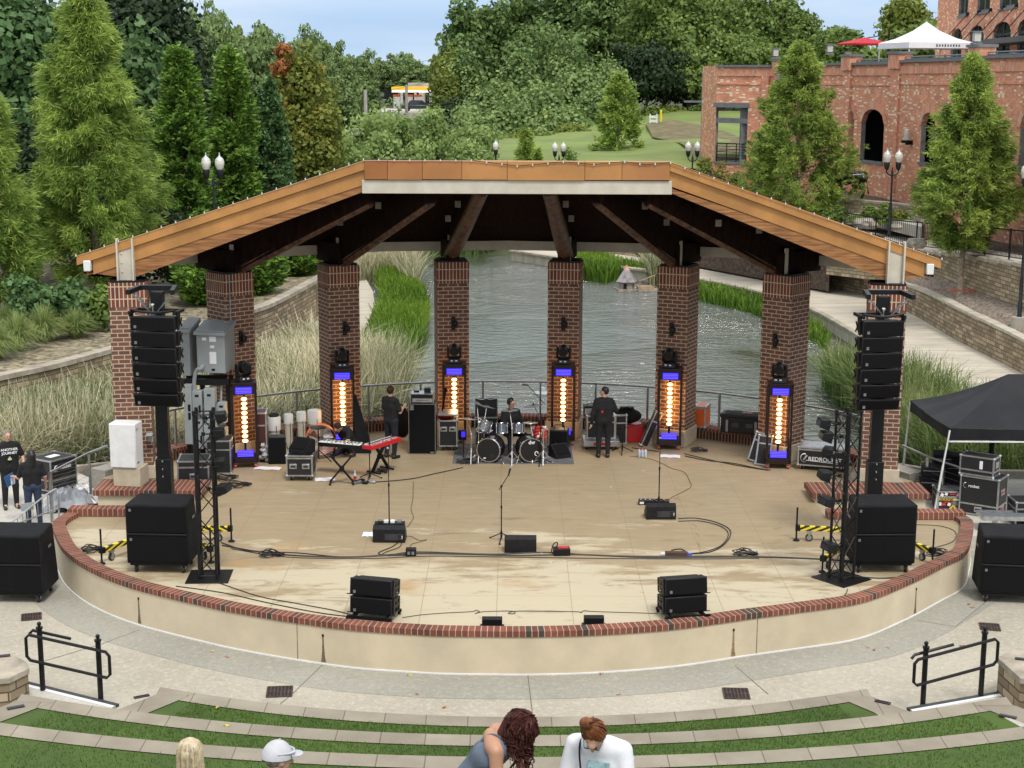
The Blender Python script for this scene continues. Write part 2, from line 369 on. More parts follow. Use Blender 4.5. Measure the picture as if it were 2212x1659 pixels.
def water_mat():
    m,t,b=nodes('pond_water')
    b.inputs['Base Color'].default_value=(.055,.065,.042,1); b.inputs['Roughness'].default_value=.12; b.inputs['IOR'].default_value=2.1; b.inputs['Specular IOR Level'].default_value=1.0
    n1=noise(t,1.5,4,.62,sc=(1,1.9,1)); n2=noise(t,6,3,.5,sc=(.8,1.8,1),dist=.4)
    a=t.nodes.new('ShaderNodeMath'); a.operation='MULTIPLY_ADD'; t.links.new(n2,a.inputs[0]); a.inputs[1].default_value=.3; t.links.new(n1,a.inputs[2])
    patch=ramp(t,noise(t,.09,3,.55,dist=.6),.40,.60,(.13,.13,.13),(1,1,1))
    mm=t.nodes.new('ShaderNodeMath'); mm.operation='MULTIPLY'; t.links.new(a.outputs[0],mm.inputs[0]); t.links.new(patch,mm.inputs[1])
    bump(t,b,mm.outputs[0],1.0,.34); return m
mWater=water_mat()
# ================= stage and plaza =================
PZ=-.68
CX,CY,CR=-.1,29.2,9.7          # circle on which the eight columns stand
edge=[U(x,y,0) for x,y in [(145,1200),(198,1236),(290,1272),(448,1310.6),(530,1327),(634,1344),(764,1361),(894,1370),(972,1373.5),(1154,1375),(1308,1370),(1464,1358),(1621,1336),(1728,1322),(1859,1302),(1959,1264),(2034,1226.5),(2084,1199)]]
edge=[Vector((-9.28,31.0,0)),U(117,1137,0),U(124,1168,0)]+edge[:]+[U(2097,1165,0),U(2100,1137,0),Vector((9.5,31.0,0))]
arc=cr(edge,8)
BACKY=39.75
def backpt(a,r): return Vector((CX+r*math.sin(a),CY+r*math.cos(a),0))
# floor outline: front arc, right return, rear arc, left return
rear=[backpt(R_(a),10.55) for a in np.linspace(62,-62,31)]
floor=[Vector((p.x,p.y,0)) for p in offset(arc,.15)]+[Vector((9.35,31.15,0)),Vector((6.6,31.3,0)),Vector((6.6,33.0,0))]+rear+[Vector((-6.8,33.0,0)),Vector((-6.8,31.3,0)),Vector((-9.1,31.15,0))]
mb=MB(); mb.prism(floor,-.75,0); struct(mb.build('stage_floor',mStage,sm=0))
# grey wing floors outside the brick return walls
# curved front wall
t=thing('stage_front_wall','low curved cream stucco stage wall topped with a red brick cap','wall',(0,0,0))
mb=MB(); wallstrip(mb,arc,PZ-.1,-.01,.22); mb.build('stucco_face',mPlaster,t)
def capstrip(mb,pts,z0,z1,wd,over=.02):
    o=offset(pts,-over); i_=offset(pts,wd); L=0; us=[0]
    for k in range(1,len(pts)): L+=(Vector(pts[k][:2])-Vector(pts[k-1][:2])).length; us.append(L)
    for k in range(len(pts)-1):
        A,B,C,D=o[k],o[k+1],i_[k+1],i_[k]; u0,u1=us[k],us[k+1]
        mb.quad((A.x,A.y,z0),(B.x,B.y,z0),(B.x,B.y,z1),(A.x,A.y,z1),0,[(u0,.1),(u1,.1),(u1,.2),(u0,.2)])
        mb.quad((A.x,A.y,z1),(B.x,B.y,z1),(C.x,C.y,z1),(D.x,D.y,z1),0,[(u0,.2),(u1,.2),(u1,.5),(u0,.5)])
        mb.quad((C.x,C.y,z0),(D.x,D.y,z0),(D.x,D.y,z1),(C.x,C.y,z1),0,[(u1,.1),(u0,.1),(u0,.2),(u1,.2)])
        mb.quad((B.x,B.y,z0),(A.x,A.y,z0),(D.x,D.y,z0),(C.x,C.y,z0),0)
    for k,s_ in ((0,1),(len(pts)-1,-1)):
        A,D=o[k],i_[k]; q=[(D.x,D.y,z0),(A.x,A.y,z0),(A.x,A.y,z1),(D.x,D.y,z1)]; mb.quad(*(q if s_>0 else q[::-1]),0)
mb=MB(); capstrip(mb,arc,-.005,.095,.24); mb.build('brick_cap',mCapBrick,t,sm=0)
mb=MB()
for i in range(len(arc)-1):
    a=offset(arc,-.012); A,B=a[i],a[i+1]
    mb.quad((A.x,A.y,PZ+.003),(B.x,B.y,PZ+.003),(B.x,B.y,PZ+.028),(A.x,A.y,PZ+.028))
    mb.quad((A.x,A.y,PZ+.028),(B.x,B.y,PZ+.028),(B.x-.0,B.y+.03,PZ+.03),(A.x,A.y+.03,PZ+.03))
mb.build('white_sealant_line',mWhiteM,t)
# drains and their dirt streaks, joints
mStain=M('dark_streak_stain',(.20,.15,.09),.9,0,.3,20)
mRust=M('rust_streak_stain',(.36,.24,.12),.9,0,.3,20)
def on_wall(xd,yd):  # nearest arc point & tangent for a photograph position on the wall face
    best=None
    for k in range(len(arc)-1):
        for q in (0,.5):
            p=arc[k].lerp(arc[k+1],q); d=cR.dot(p)*CF/(cF.dot(p-Vector((0,0,CH))))+1106
            if best is None or abs(d-xd)<best[0]: best=(abs(d-xd),p,(arc[k+1]-arc[k]).normalized())
    return best[1],best[2]
for n,(xd,rust) in enumerate(((302,0),(701,0),(1587,1),(1981,0))):
    p,tg=on_wall(xd,0); nrm=Vector((tg.y,-tg.x,0)); q=p+nrm*.006
    mb=MB(); mb.T=Matrix.Translation(Vector((q.x,q.y,-.16)))@Matrix.Rotation(math.atan2(tg.y,tg.x),4,'Z')
    mb.ball((0,0,0),(.022,.012,.03),8)
    mb.build('drain_hole',mBlack,t)
    mb=MB(); mb.T=Matrix.Translation(Vector((q.x,q.y,-.16)))@Matrix.Rotation(math.atan2(tg.y,tg.x),4,'Z')
    w0=.012; pr=[(-w0,-.02),(w0,-.02),(.018,-.2),(.03,-.38),(.05,-.47),(-.04,-.47),(-.02,-.3),(-.014,-.15)]
    mb.poly([(a,0,b) for a,b in pr]); mb.build('water_stain',mRust if rust else mStain,t)
mJoint=M('joint_line',(.28,.22,.14),.9)
for xd in (640,1637,145.5,1175):
    p,tg=on_wall(xd,0)
    if xd in(640,1637):
        nrm=Vector((tg.y,-tg.x,0)); q=p+nrm*.004; mb=MB(); mb.quad(q-tg*.008+Vector((0,0,PZ+.03)),q+tg*.008+Vector((0,0,PZ+.03)),q+tg*.008+Vector((0,0,-.02)),q-tg*.008+Vector((0,0,-.02))); mb.build('control_joint',mJoint,t)
# return walls at both ends (brick capped, stucco inside)
for s_,lab in ((-1,'brick-capped low return wall at the left end of the stage front'),(1,'brick-capped low return wall at the right end of the stage front')):
    x0,x1=(-9.28,-6.8) if s_<0 else (6.62,9.5)
    tt=thing('return_wall',lab,'wall',(0,0,0),0,'low return walls beside the stage')
    mb=MB(); mb.box(((x0+x1)/2,31.17,-.35),(abs(x1-x0)-.03,.2,.72)); mb.build('stucco_body',mPlaster,tt,sm=0)
    pts=[Vector((x0,31.02,0)),Vector((x1,31.02,0))]; mb=MB(); capstrip(mb,pts,.012,.16,.30,.02); mb.build('brick_cap',mCapBrick,tt,sm=0)
    # planter carrying the outer column
    tt=thing('column_planter','raised brick-topped cream base under the outermost brick column on the %s'%('left' if s_<0 else 'right'),'planter',(0,0,0),0,'raised bases of the two front columns')
    xa,xb=(-9.05,-6.75) if s_<0 else (6.55,9.05)
    mb=MB(); mb.box(((xa+xb)/2,32.75,-.3),(xb-xa-.1,.88,.85)); mb.build('stucco_body',mPlaster,tt,sm=0)
    a=.17
    mb=MB(); mb.box(((xa+xb)/2,32.45,a),(xb-xa+.06,.42,.12)); mb.box(((xa+xb)/2,32.94,a),(xb-xa+.06,.52,.12))
    mb.build('brick_edge',mCapBrick,tt,sm=0)
    mb=MB(); mb.box((s_*8.33-.1,33.6,.0),(1.05,1.0,.44)); mb.build('footing_slab',mGreyC,tt,sm=0)
# low kerb behind the stage between columns
kerb=[backpt(R_(a),10.35) for a in np.linspace(58,-58,40)]
tt=thing('rear_kerb','low brick-capped kerb curving along the back of the stage','kerb',(0,0,0))
mb=MB(); wallstrip(mb,kerb,.0,.22,-.0); wallstrip(mb,kerb[::-1],.0,.22,0); mb.build('brick_face',mSoldier,tt,sm=0)
mb=MB(); capstrip(mb,kerb,.22,.30,-.42,.0); mb.build('brick_cap',mCapBrick,tt,sm=0)
tt2=[backpt(R_(a),11.25) for a in np.linspace(60,-60,40)]
lt=[backpt(R_(a),10.78) for a in np.linspace(60,-60,40)]
mb=MB(); mb.prism([Vector((p.x,p.y,0)) for p in tt2]+[Vector((p.x,p.y,0)) for p in lt[::-1]],-1.6,.06); struct(mb.build('rear_walk',mGreyC,sm=0))
# ================= plaza =================
mb=MB()
plz=[(-30,16),(30,16),(30,31.0),(9.9,31.2),(9.9,34.2),(8,36),(0,38),(-8,36),(-9.6,34.4),(-9.6,31.2),(-30,31.0)]
mb.prism([Vector((a,b,0)) for a,b in plz],PZ-.5,PZ); struct(mb.build('plaza_paving',mPlaza,sm=0))
g0=offset(arc,-.015); 
mb=MB()
n_=len(arc)
wid=[.45+.55*math.sin(math.pi*min(1,max(0,(i/(n_-1)))))**.6 for i in range(n_)]
pa=[arc[i]+(offset(arc,-1.0)[i]-arc[i])*wid[i] for i in range(n_)]
for i in range(n_-1): mb.quad((pa[i].x,pa[i].y,PZ+.004),(pa[i+1].x,pa[i+1].y,PZ+.004),(g0[i+1].x,g0[i+1].y,PZ+.004),(g0[i].x,g0[i].y,PZ+.004))
struct(mb.build('gutter_strip',mGutter,sm=0))
mCrack=M('paving_joint',(.12,.10,.08),.9)
def strip_on(name,pix,z,wd,m):
    pts=[U(x,y,z) for x,y in pix]; mb=MB(); a=offset(pts,wd/2); b=offset(pts,-wd/2)
    for i in range(len(pts)-1): mb.quad(b[i],b[i+1],a[i+1],a[i])
    return struct(mb.build(name,m,sm=0))
for pix in ([(302,1360),(214,1393),(80,1432)],[(701,1432),(630,1500),(600,1525)],[(1140,1457),(1150,1540)],[(1587,1437),(1660,1500)],[(1982,1340),(2064,1354)],[(2064,1354),(2130,1300),(2170,1255)]):
    strip_on('paving_joint',pix,PZ+.006,.012,mCrack)
# ---- walkways beside the stage (left: crew deck, right: under the tent) ----
mb=MB(); mb.prism([Vector(p) for p in ((-30,31.0,0),(-9.6,31.25,0),(-9.0,32.3,0),(-9.0,34.5,0),(-10.5,36.2,0),(-30,34.2,0))],-1.6,-.42); struct(mb.build('left_walkway',mSideC,sm=0))
mb=MB(); mb.prism([Vector(p) for p in ((9.6,31.25,0),(30,31,0),(30,35.0,0),(10.2,36.2,0),(9.05,34.5,0),(9.05,32.3,0))],-1.6,-.42); struct(mb.build('right_walkway',mSideC,sm=0))
for s_,lab,pts in ((-1,'weathered kerb board edging the left walkway beside the reeds',[(-30,34.2),(-10.5,36.2),(-9.2,36.9)]),(1,'tan kerb board edging the right walkway beside the reeds',[(9.2,36.9),(10.2,36.2),(30,35.0)])):
    mb=MB(); P=[Vector((a,b,0)) for a,b in pts]; wallstrip(mb,P,-1.5,-.25,.18)
    tag(mb.build('walkway_kerb',mCope,sm=0),lab,'kerb',)
# ================= seating terraces =================
RY=43.0
RR_={21.46:14.2,19.92:19.5,18.36:24.}
def rowy(Y0,x): R=RR_.get(Y0,27.); return Y0+R-math.sqrt(max(0.,R*R-x*x))
rows=[(21.46,-.28,-5.45,5.55),(19.92,.12,-7.2,7.3),(18.36,.52,-9.5,9.5),(16.1,.85,-11,11),(15.25,1.32,-11,11),(13.7,1.72,-10,10),(12.15,2.12,-10,10),(10.6,2.52,-10,10)]
nm=['first (nearest the stage)','second','third','fourth','fifth','sixth','seventh','eighth']
mTurf=M('artificial_turf',(.062,.108,.015),.95,0,.25,.9,.8,90,c2=(.042,.076,.012))
fT=foliage('turf_blades',(.042,.085,.010),(.115,.20,.03),tr=.2)
for n,(Y0,z,xa,xb) in enumerate(rows):
    xs=np.linspace(xa,xb,41); front=[Vector((x,rowy(Y0,x),0)) for x in xs]
    vis=n<3
    tt=thing('seating_step','%s curved stone seating step counting up from the plaza'%nm[n],'step',(0,0,0),0,'stone seating steps around the plaza')
    # the walk of travel is +x, so left of travel is away from the camera: riser faces the stage
    w_=.36; back=[Vector((p.x,p.y-w_,0)) for p in front]
    zb=rows[n-1][1] if n else PZ
    mb=MB()
    L=[0]
    for i in range(1,len(front)): L.append(L[-1]+(front[i]-front[i-1]).length)
    for i in range(len(front)-1):
        a,b,c,d=front[i],front[i+1],back[i+1],back[i]
        mb.quad((d.x,d.y,z),(c.x,c.y,z),(b.x,b.y,z),(a.x,a.y,z),0,[(L[i],.1),(L[i+1],.1),(L[i+1],.5),(L[i],.5)])
        mb.quad((b.x,b.y,z-.07),(a.x,a.y,z-.07),(a.x,a.y,z),(b.x,b.y,z),0,[(L[i+1],.1),(L[i],.1),(L[i],.2),(L[i+1],.2)])
    if n<3:   # returns at both ends
        for e,sg in ((0,1),(-1,-1)):
            p=front[e]; yb=p.y-.30; ye=rowy(rows[n+1][0],p.x-sg*.8)-.02
            mb.quad(*[(v[0],v[1],z+.003) for v in ([(p.x,yb),(p.x-sg*1.0,ye),(p.x-sg*.42,ye),(p.x+sg*.55,yb)][::sg])],0)
    mb.build('stone_cap',mStoneCap,tt,sm=0)
    mb=MB()
    for i in range(len(front)-1):
        a,b=front[i],front[i+1]; mb.quad((b.x,b.y-.02,zb-.3),(a.x,a.y-.02,zb-.3),(a.x,a.y-.02,z-.07),(b.x,b.y-.02,z-.07))
    mb.build('block_riser',mSplit,tt,sm=0)
    # turf tread behind the cap
    nx=[Vector((p.x,p.y-1.8,0)) for p in front]
    e0=.0
    mb=MB()
    T=[p for p in back if xa+e0<=p.x<=xb-e0]; T2=[Vector((p.x*((abs(xa)+.7)/abs(xa) if n<3 else 1),rowy(rows[n+1][0],p.x)-.02 if n+1<len(rows) else p.y-4,0)) for p in T]
    for i in range(len(T)-1): mb.quad((T2[i].x,T2[i].y,z-.012),(T2[i+1].x,T2[i+1].y,z-.012),(T[i+1].x,T[i+1].y,z-.012),(T[i].x,T[i].y,z-.012))
    g=mb.build('turf',mTurf,sm=0); struct(g,'stuff','bright green artificial turf in the strip behind the %s stone step'%nm[n].split(' ')[0])
    if n<3:
        rg=np.random.default_rng(50+n); k=26000
        xx=rg.uniform(T[0].x,T[-1].x,k); vv=rg.random(k)
        y1=np.array([rowy(Y0,x)-w_ for x in xx]); y0=np.array([rowy(rows[n+1][0],x) for x in xx]); yy=y1+(y0-y1)*vv; km=(xx>xa+.6-.4*vv)&(xx<xb-.6+.4*vv); pass
        a=rg.uniform(0,6.28,k); h=rg.uniform(.02,.05,k); w2=.006
        P=np.stack([xx,yy,np.full(k,z-.014)],1); ax=np.stack([np.cos(a),np.sin(a),0*a],1); ln=np.stack([rg.normal(0,.012,k),rg.normal(0,.012,k),h],1)
        Q=np.stack([P-ax*w2,P+ax*w2,P+ln],1)[km]; quads_mesh('turf_blades',Q,rg.random(len(Q)),fT,None,3); struct(bpy.data.objects[-1] if False else col.objects[-1],'stuff','short blades of the %s turf strip'%nm[n].split(' ')[0])
# landings / aisles on both sides (pale concrete with a dark nosing)
for s_ in (-1,1):
    z=-.46
    q=[U(0,1462,z),U(250,1524,z),U(150,1545,z),U(-40,1700,z)] if s_<0 else [U(2212,1488,z),U(1965,1532,z),U(2080,1560,z),U(2260,1700,z)]
    P=[Vector((p.x,p.y,0)) for p in q]; 
    if s_<0: P=[Vector((-14,P[0].y+.5,0)),P[0],P[1],Vector((P[1].x-.5,21.0,0)),Vector((-14,19.9,0))]
    else: P=[P[0],Vector((14,P[0].y+.5,0)),Vector((14,19.9,0)),Vector((P[1].x+.5,21.0,0)),P[1]]
    mb=MB(); mb.prism(P,PZ-.2,z); struct(mb.build('aisle_landing',mSideC,sm=0))
    A,B=(P[1],P[2]) if s_<0 else (P[4],P[0])
    d=(B-A).normalized(); nn=Vector((-d.y,d.x,0)); mb=MB()
    mb.quad(*[Vector((v.x,v.y,z+.004)) for v in (A-nn*.10,B-nn*.10,B-nn*.02,A-nn*.02)]); struct(mb.build('landing_nosing',mWhiteM,sm=0))
    mb=MB(); mb.box(((A.x+B.x)/2+nn.x*.03,(A.y+B.y)/2+nn.y*.03,z-.02),((B-A).length,.09,.045),math.atan2(d.y,d.x)); struct(mb.build('landing_edge',M('dark_rubber_nosing',(.05,.055,.06),.7),sm=0))
# block piers at the extreme left and right
for s_,pts,lab in ((-1,[U(-60,1400,.1),U(12,1405,.1),U(54,1430,.1),U(60,1442,.1),U(20,1462,.1),U(-60,1470,.1)],'split-face block seat wall cut by the left edge'),(1,[U(2158,1420,.1),U(2200,1400,.1),U(2290,1395,.1),U(2290,1480,.1),U(2205,1462,.1)],'split-face block seat wall cut by the right edge')):
    tt=thing('block_seat_wall',lab,'wall',(0,0,0),0,'block seat walls at the aisles'); P=[Vector((p.x,p.y,0)) for p in pts][::-1]
    mb=MB(); mb.prism(P,PZ-.02,.0); mb.build('block_body',mSplit,tt,sm=0)
    cn=sum(P,Vector())/len(P); P2=[cn+(p-cn)*1.06 for p in P]; mb=MB(); mb.prism(P2,.002,.10); mb.build('stone_cap',mCope,tt,sm=0,bevel=.01)
# ================= columns =================
colang=[R_(a) for a in (-60.2,-43,-25.8,-8.6,8.6,25.8,43,60.2)]
names=['far left front','second from the left','third from the left','left of the two middle','right of the two middle','third from the right','second from the right','far right front']
CZT=4.50; cols=[]
for n,a in enumerate(colang):
    p=backpt(a,CR); fr=n in(0,7); zb=.23 if fr else 0
    if fr: p.y=33.62; p.x*=.992
    th_=a*(1 if not fr else .55)
    t=thing('brick_column','square brick column, %s one carrying the roof'%names[n],'column',(p.x,p.y,zb),-a if not fr else -a*.16,'brick columns of the stage pavilion')
    w=.80; h=(4.63 if fr else CZT)-zb; ph=.30 if fr else .42
    mb=MB(); mb.box((0,0,ph/2),(w+.08,w+.08,ph)); mb.build('plinth',mPlinth,t,sm=0,bevel=.015)
    mb=MB(); mb.box((0,0,(h-.53+ph)/2),(w,w,h-.53-ph)); mb.build('brick_shaft',mBrick,t,sm=0)
    mb=MB(); mb.box((0,0,h-.53/2),(w+.012,w+.012,.53)); o=mb.build('soldier_course',mSoldier,t,sm=0)
    mb=MB(); mb.box((0,0,h+.02),(w-.06,w-.06,.04)); mb.build('column_cap',mBlack,t,sm=0)
    if not fr:
        mb=MB(); z=2.95-zb; mb.box((.0,-w/2-.02,z),(.10,.04,.34)); mb.ball((.05,-w/2-.07,z),(.075,.07,.09),10); mb.build('wall_sconce',mBlack,t,bevel=.004)
    else:
        s_=-1 if n==0 else 1
    if n==1:
        mb=MB(); mb.tube([(-.28,-w/2-.02,h),(-.28,-w/2-.02,1.2)],.016); mb.build('conduit',mGreyBox,t)
    cols.append(p)
# ================= roof =================
roof=thing('pavilion_roof','broad copper-edged timber pavilion roof over the stage with log rafters','roof',(0,0,0))
YF=33.45
def ridx(x): return x
zr,ze=7.28,5.19; xl,xr=-9.5,9.34; xA,xB=-3.2,3.38
# fascia: two stepped bands along three front segments
def band(mb,x0,z0,x1,z1,t0,t1,y0,y1):   # slab whose top edge runs x0,z0 -> x1,z1; between drops t0..t1
    mb.hexa([(x0,y0,z0-t1),(x1,y0,z1-t1),(x1,y1,z1-t1),(x0,y1,z0-t1)],[(x0,y0,z0-t0),(x1,y0,z1-t0),(x1,y1,z1-t0),(x0,y1,z0-t0)])
for x0,z0,x1,z1 in ((xl,ze,xA,zr),(xB,zr,xr,ze)):
    mb=MB(); band(mb,x0,z0,x1,z1,0,.20,YF-.07,YF+.25); mb.build('upper_fascia',mFascia,roof,sm=0,bevel=.006)
    xi0=x0+(.33 if x0<0 else 0); xi1=x1-(0 if x0<0 else .33); f=lambda x:z0+(z1-z0)*(x-x0)/(x1-x0)
    mb=MB(); band(mb,xi0,f(xi0),xi1,f(xi1),.205,.52,YF,YF+.25); mb.build('lower_fascia',mFascia,roof,sm=0,bevel=.006)
xs=[xA,-2.7,-1.95,-1.1,-.12,1.55,2.35,xB]
tint=[(.40,.16,.05),(.47,.20,.07),(.50,.22,.075),(.55,.26,.09),(.56,.27,.09),(.55,.26,.09),(.49,.22,.08),(.45,.19,.065)]  # reflections along the one continuous fascia, painted in as a colour per stretch
for k in range(len(xs)-1):
    mb=MB(); band(mb,xs[k]+.004,zr,xs[k+1]-.004,zr,0,.40+.008*math.sin(k*2.),YF-.085+.004*(k%2),YF+.2); mb.build('front_fascia_panel',M('fascia_reflection_%d'%k,tint[k],.4,.25,.1,1),roof,sm=0,bevel=.004)
mb=MB(); mb.box(((xA+xB)/2,YF+.07,zr-.42-.14),(xB-xA+.12,.22,.29)); mb.build('header_beam',mCream,roof,sm=0,bevel=.01)
# roof skin: ridge at front, rear eave polygon
eave=[backpt(R_(a),10.75) for a in (-70,-51.6,-34.4,-17.2,0,17.2,34.4,51.6,70)]
eave=[backpt(R_(a),11.0) for a in (-51.6,-34.4,-17.2,0,17.2,34.4,51.6)]
zE=5.08
eave=[Vector((p.x,p.y,zE)) for p in eave]
EL=Vector((xl,YF,ze)); ER=Vector((xr,YF,ze)); A=Vector((xA,YF,zr)); B=Vector((xB,YF,zr)); Mv=Vector(((xA+xB)/2,YF,zr))
def skin(dz,name,mat):
    d=Vector((0,0,dz)); mb=MB(); rim=[EL]+eave+[ER]
    apex=[A,A,A,A,Mv,B,B,B,B]
    top=[A,A,A,A,B,B,B,B]
    for k in range(len(rim)-1):
        if k==3: mb.poly([rim[k]+d,rim[k+1]+d,Mv+d,A+d][::-1])
        elif k==4: mb.poly([rim[k]+d,rim[k+1]+d,B+d,Mv+d][::-1])
        else:
            ap=A if k<4 else B; mb.poly([rim[k]+d,rim[k+1]+d,ap+d][::-1])
    return mb.build(name,mat,roof,sm=0)
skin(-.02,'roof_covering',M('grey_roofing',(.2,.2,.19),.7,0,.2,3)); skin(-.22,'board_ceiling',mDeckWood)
# rear fascia boards
rim=[Vector((xl+.1,YF+.2,ze))]+eave+[Vector((xr-.1,YF+.2,ze))]
for k in range(1,len(rim)-2):
    a,b=rim[k],rim[k+1]; mb=MB(); mb.beam((a.x,a.y,4.74),(b.x,b.y,4.74),.06,.24); mb.build('eave_board',mCream,roof,sm=0)
for k in (0,len(rim)-2):
    a,b=rim[k],rim[k+1]; mb=MB(); mb.beam((a.x,a.y,a.z-.25),(b.x,b.y,4.95),.06,.34); mb.build('eave_board',mDarkWood,roof,sm=0)
# gable glulams over the front columns
for s_ in (-1,1):
    tail=V(195 if s_<0 else 2003,605,YF+.3); 
    x0=tail.x; xc=-8.55 if s_<0 else 8.45; xi=xA if s_<0 else xB
    ftop=lambda x:(ze+(zr-ze)*(abs(x)-abs(xl))/(abs(xA)-abs(xl)))-.50
    y0,y1=YF+.02,YF+.24
    def seg(xa,za0,xb,zb0,nm_):
        mb=MB(); lo,hi=((xa,za0),(xb,zb0)) if xa<xb else ((xb,zb0),(xa,za0))
        mb.hexa([(lo[0],y0,lo[1]),(hi[0],y0,hi[1]),(hi[0],y1,hi[1]),(lo[0],y1,lo[1])],[(lo[0],y0,ftop(lo[0])),(hi[0],y0,ftop(hi[0])),(hi[0],y1,ftop(hi[0])),(lo[0],y1,ftop(lo[0]))]); mb.build(nm_,mGlulam,roof,sm=0)
    seg(x0,4.83,xc,4.72,'beam_tail'); seg(xc,4.62,xi,6.62,'gable_beam')
    mb=MB(); mb.box((xc+(.12 if s_<0 else -.1),YF-.03,4.95),(.30,.03,1.0)); 
    for dx in (-.17,.17): mb.box((xc+(.12 if s_<0 else -.1)+dx,YF-.07,5.0),(.035,.16,1.16))
    for zz in (4.65,4.85,5.05,5.25):
        mb.ball((xc+(.03 if s_<0 else .0)+(0 if s_<0 else .06),YF-.05,zz),.022,8)
    mb.build('steel_bracket',mCream,roof,bevel=.004)
    mb=MB(); e=x0-s_*(-.02); mb.box((x0+s_*.03-s_*.08,YF+.0,5.0-.02),(.16,.2,.24)); mb.build('conduit_box',mWhite,roof,bevel=.02)
# rafters from columns to the ridge
rt=[-8.4,None]
tops={1:(800,412),2:(930,412),3:(1042,410),4:(1186,410),5:(1290,412),6:(1400,412)}
for n in range(1,7):
    p=cols[n]; e=V(tops[n][0],tops[n][1],YF+.45); s=Vector((p.x,p.y,4.62)); out=(Vector((p.x-CX,p.y-CY,0))).normalized()
    d=(e-s); s2=s-d*.06
    if n in(3,4): 
        mb=MB(); pts=[s2.lerp(e,q) for q in (0,.2,.5,.8,1)]; mb.tube(pts,[.19,.2,.19,.17,.165],12); mb.build('log_rafter',mLog,roof)
        mb=MB(); mb.beam(s+out*.3+Vector((0,0,.1)),e+Vector((0,0,.32)),.2,.5); mb.build('rafter_beam',mDarkWood,roof,sm=0)
    else:
        mb=MB(); mb.beam(s2+Vector((0,0,.12)),e+Vector((0,0,.05)),.26,.62); mb.build('rafter_beam',mDarkWood,roof,sm=0)
        mb=MB(); mb.tube([s2-Vector((0,0,.16)),e-Vector((0,0,.24))],[.14,.12],12); mb.build('log_rafter',mLog,roof)
    # steel post on column + knife plate
    mb=MB(); tang=Vector((out.y,-out.x,0)); mb.T=Matrix.Translation(Vector((p.x,p.y,4.54)))@Matrix.Rotation(-colang[n],4,'Z')
    mb.box((-.10,-.28,.32),(.035,.14,.64)); mb.box((.02,-.22,.30),(.22,.03,.60)); mb.box((.14,-.28,.30),(.035,.14,.6)); mb.build('steel_post',mCream,roof,bevel=.003,sm=0)
    # tail block filling column top to eave
    mb=MB(); mb.beam(s+Vector((0,0,.18))-out*.5,s+out*1.25+Vector((0,0,.12)),.3,.5); mb.build('rafter_tail',mDarkWood,roof,sm=0)
# purlin hanger plates on the dark boards
mHang=M('dull_hanger_plate',(.20,.17,.13),.6)
for x,y,yy in ((817,444,34.6),(735,480,35.6),(989,441,35.0),(968,472,36.2),(1222,441,35.0),(1234,472,36.2),(1393,445,34.6),(1440,480,35.6),(640,520,35.8),(1552,482,34.2),(1640,497,34.2)):
    p=V(x,y,yy); mb=MB(); mb.box(p,(.13,.05,.15)); mb.build('hanger_plate',mHang,roof,sm=0)
# gable purlin tails hanging under the side beams
for k in range(5):
    for s_ in (-1,1):
        x=s_*(7.2-k*1.0); mb=MB(); z=ftop(x)-.75+.3 if False else (ze+(zr-ze)*(abs(x)-abs(xl))/(abs(xA)-abs(xl)))-.62; mb.beam((x,YF+.3,z),(x*.93,YF+3.4,z-.1),.14,.26); mb.build('purlin',mDarkWood,roof,sm=0)
# string lights
sl=thing('string_lights','string of small white bulbs clipped along the roof edge','string lights',(0,0,0))
path=[Vector((xl,YF-.1,ze+.03)),Vector((xA,YF-.1,zr+.03))]+[Vector((xA+(xB-xA)*q,YF-.11,zr+.02-.16*z)) for q,z in ((.1,.0),(.35,.0),(.42,.35),(.5,.75),(.58,.45),(.65,.15),(.75,.5),(.85,.1),(.92,.5),(1,0.2))]+[Vector((xr,YF-.1,ze+.03))]
mb=MB(); mb.tube(path,.009,4); mb.build('wire',mBlack,sl)
mBb=M('frosted_bulb',(.6,.6,.58),.3,0,.02,4)
b0=None
seglen=[(path[i+1]-path[i]).length for i in range(len(path)-1)]; tot=sum(seglen); nb=60
for k in range(nb):
    d=tot*k/(nb-1); i=0
    while i<len(seglen)-1 and d>seglen[i]: d-=seglen[i]; i+=1
    p=path[i].lerp(path[i+1],min(1,d/seglen[i]))
    if b0 is None: mb=MB(); mb.lathe([(.006,.012),(.010,0),(.018,-.02),(.014,-.038),(.003,-.045)],(0,0,.01),8); b0=mb.build('bulb',mBb,sl); b0.location=p
    else: c=b0.copy(); col.objects.link(c); par(c,sl); c.location=p
# ================= water and banks =================
WZ=-1.2
def pxs(l,z): return [U(a,b,z) for a,b in l]
mb=MB(); mb.prism([Vector(p) for p in ((-60,33,0),(60,33,0),(60,108,0),(-60,108,0))],WZ-.02,WZ); 
wat=mb.build('pond_water',mWater,sm=0); struct(wat)
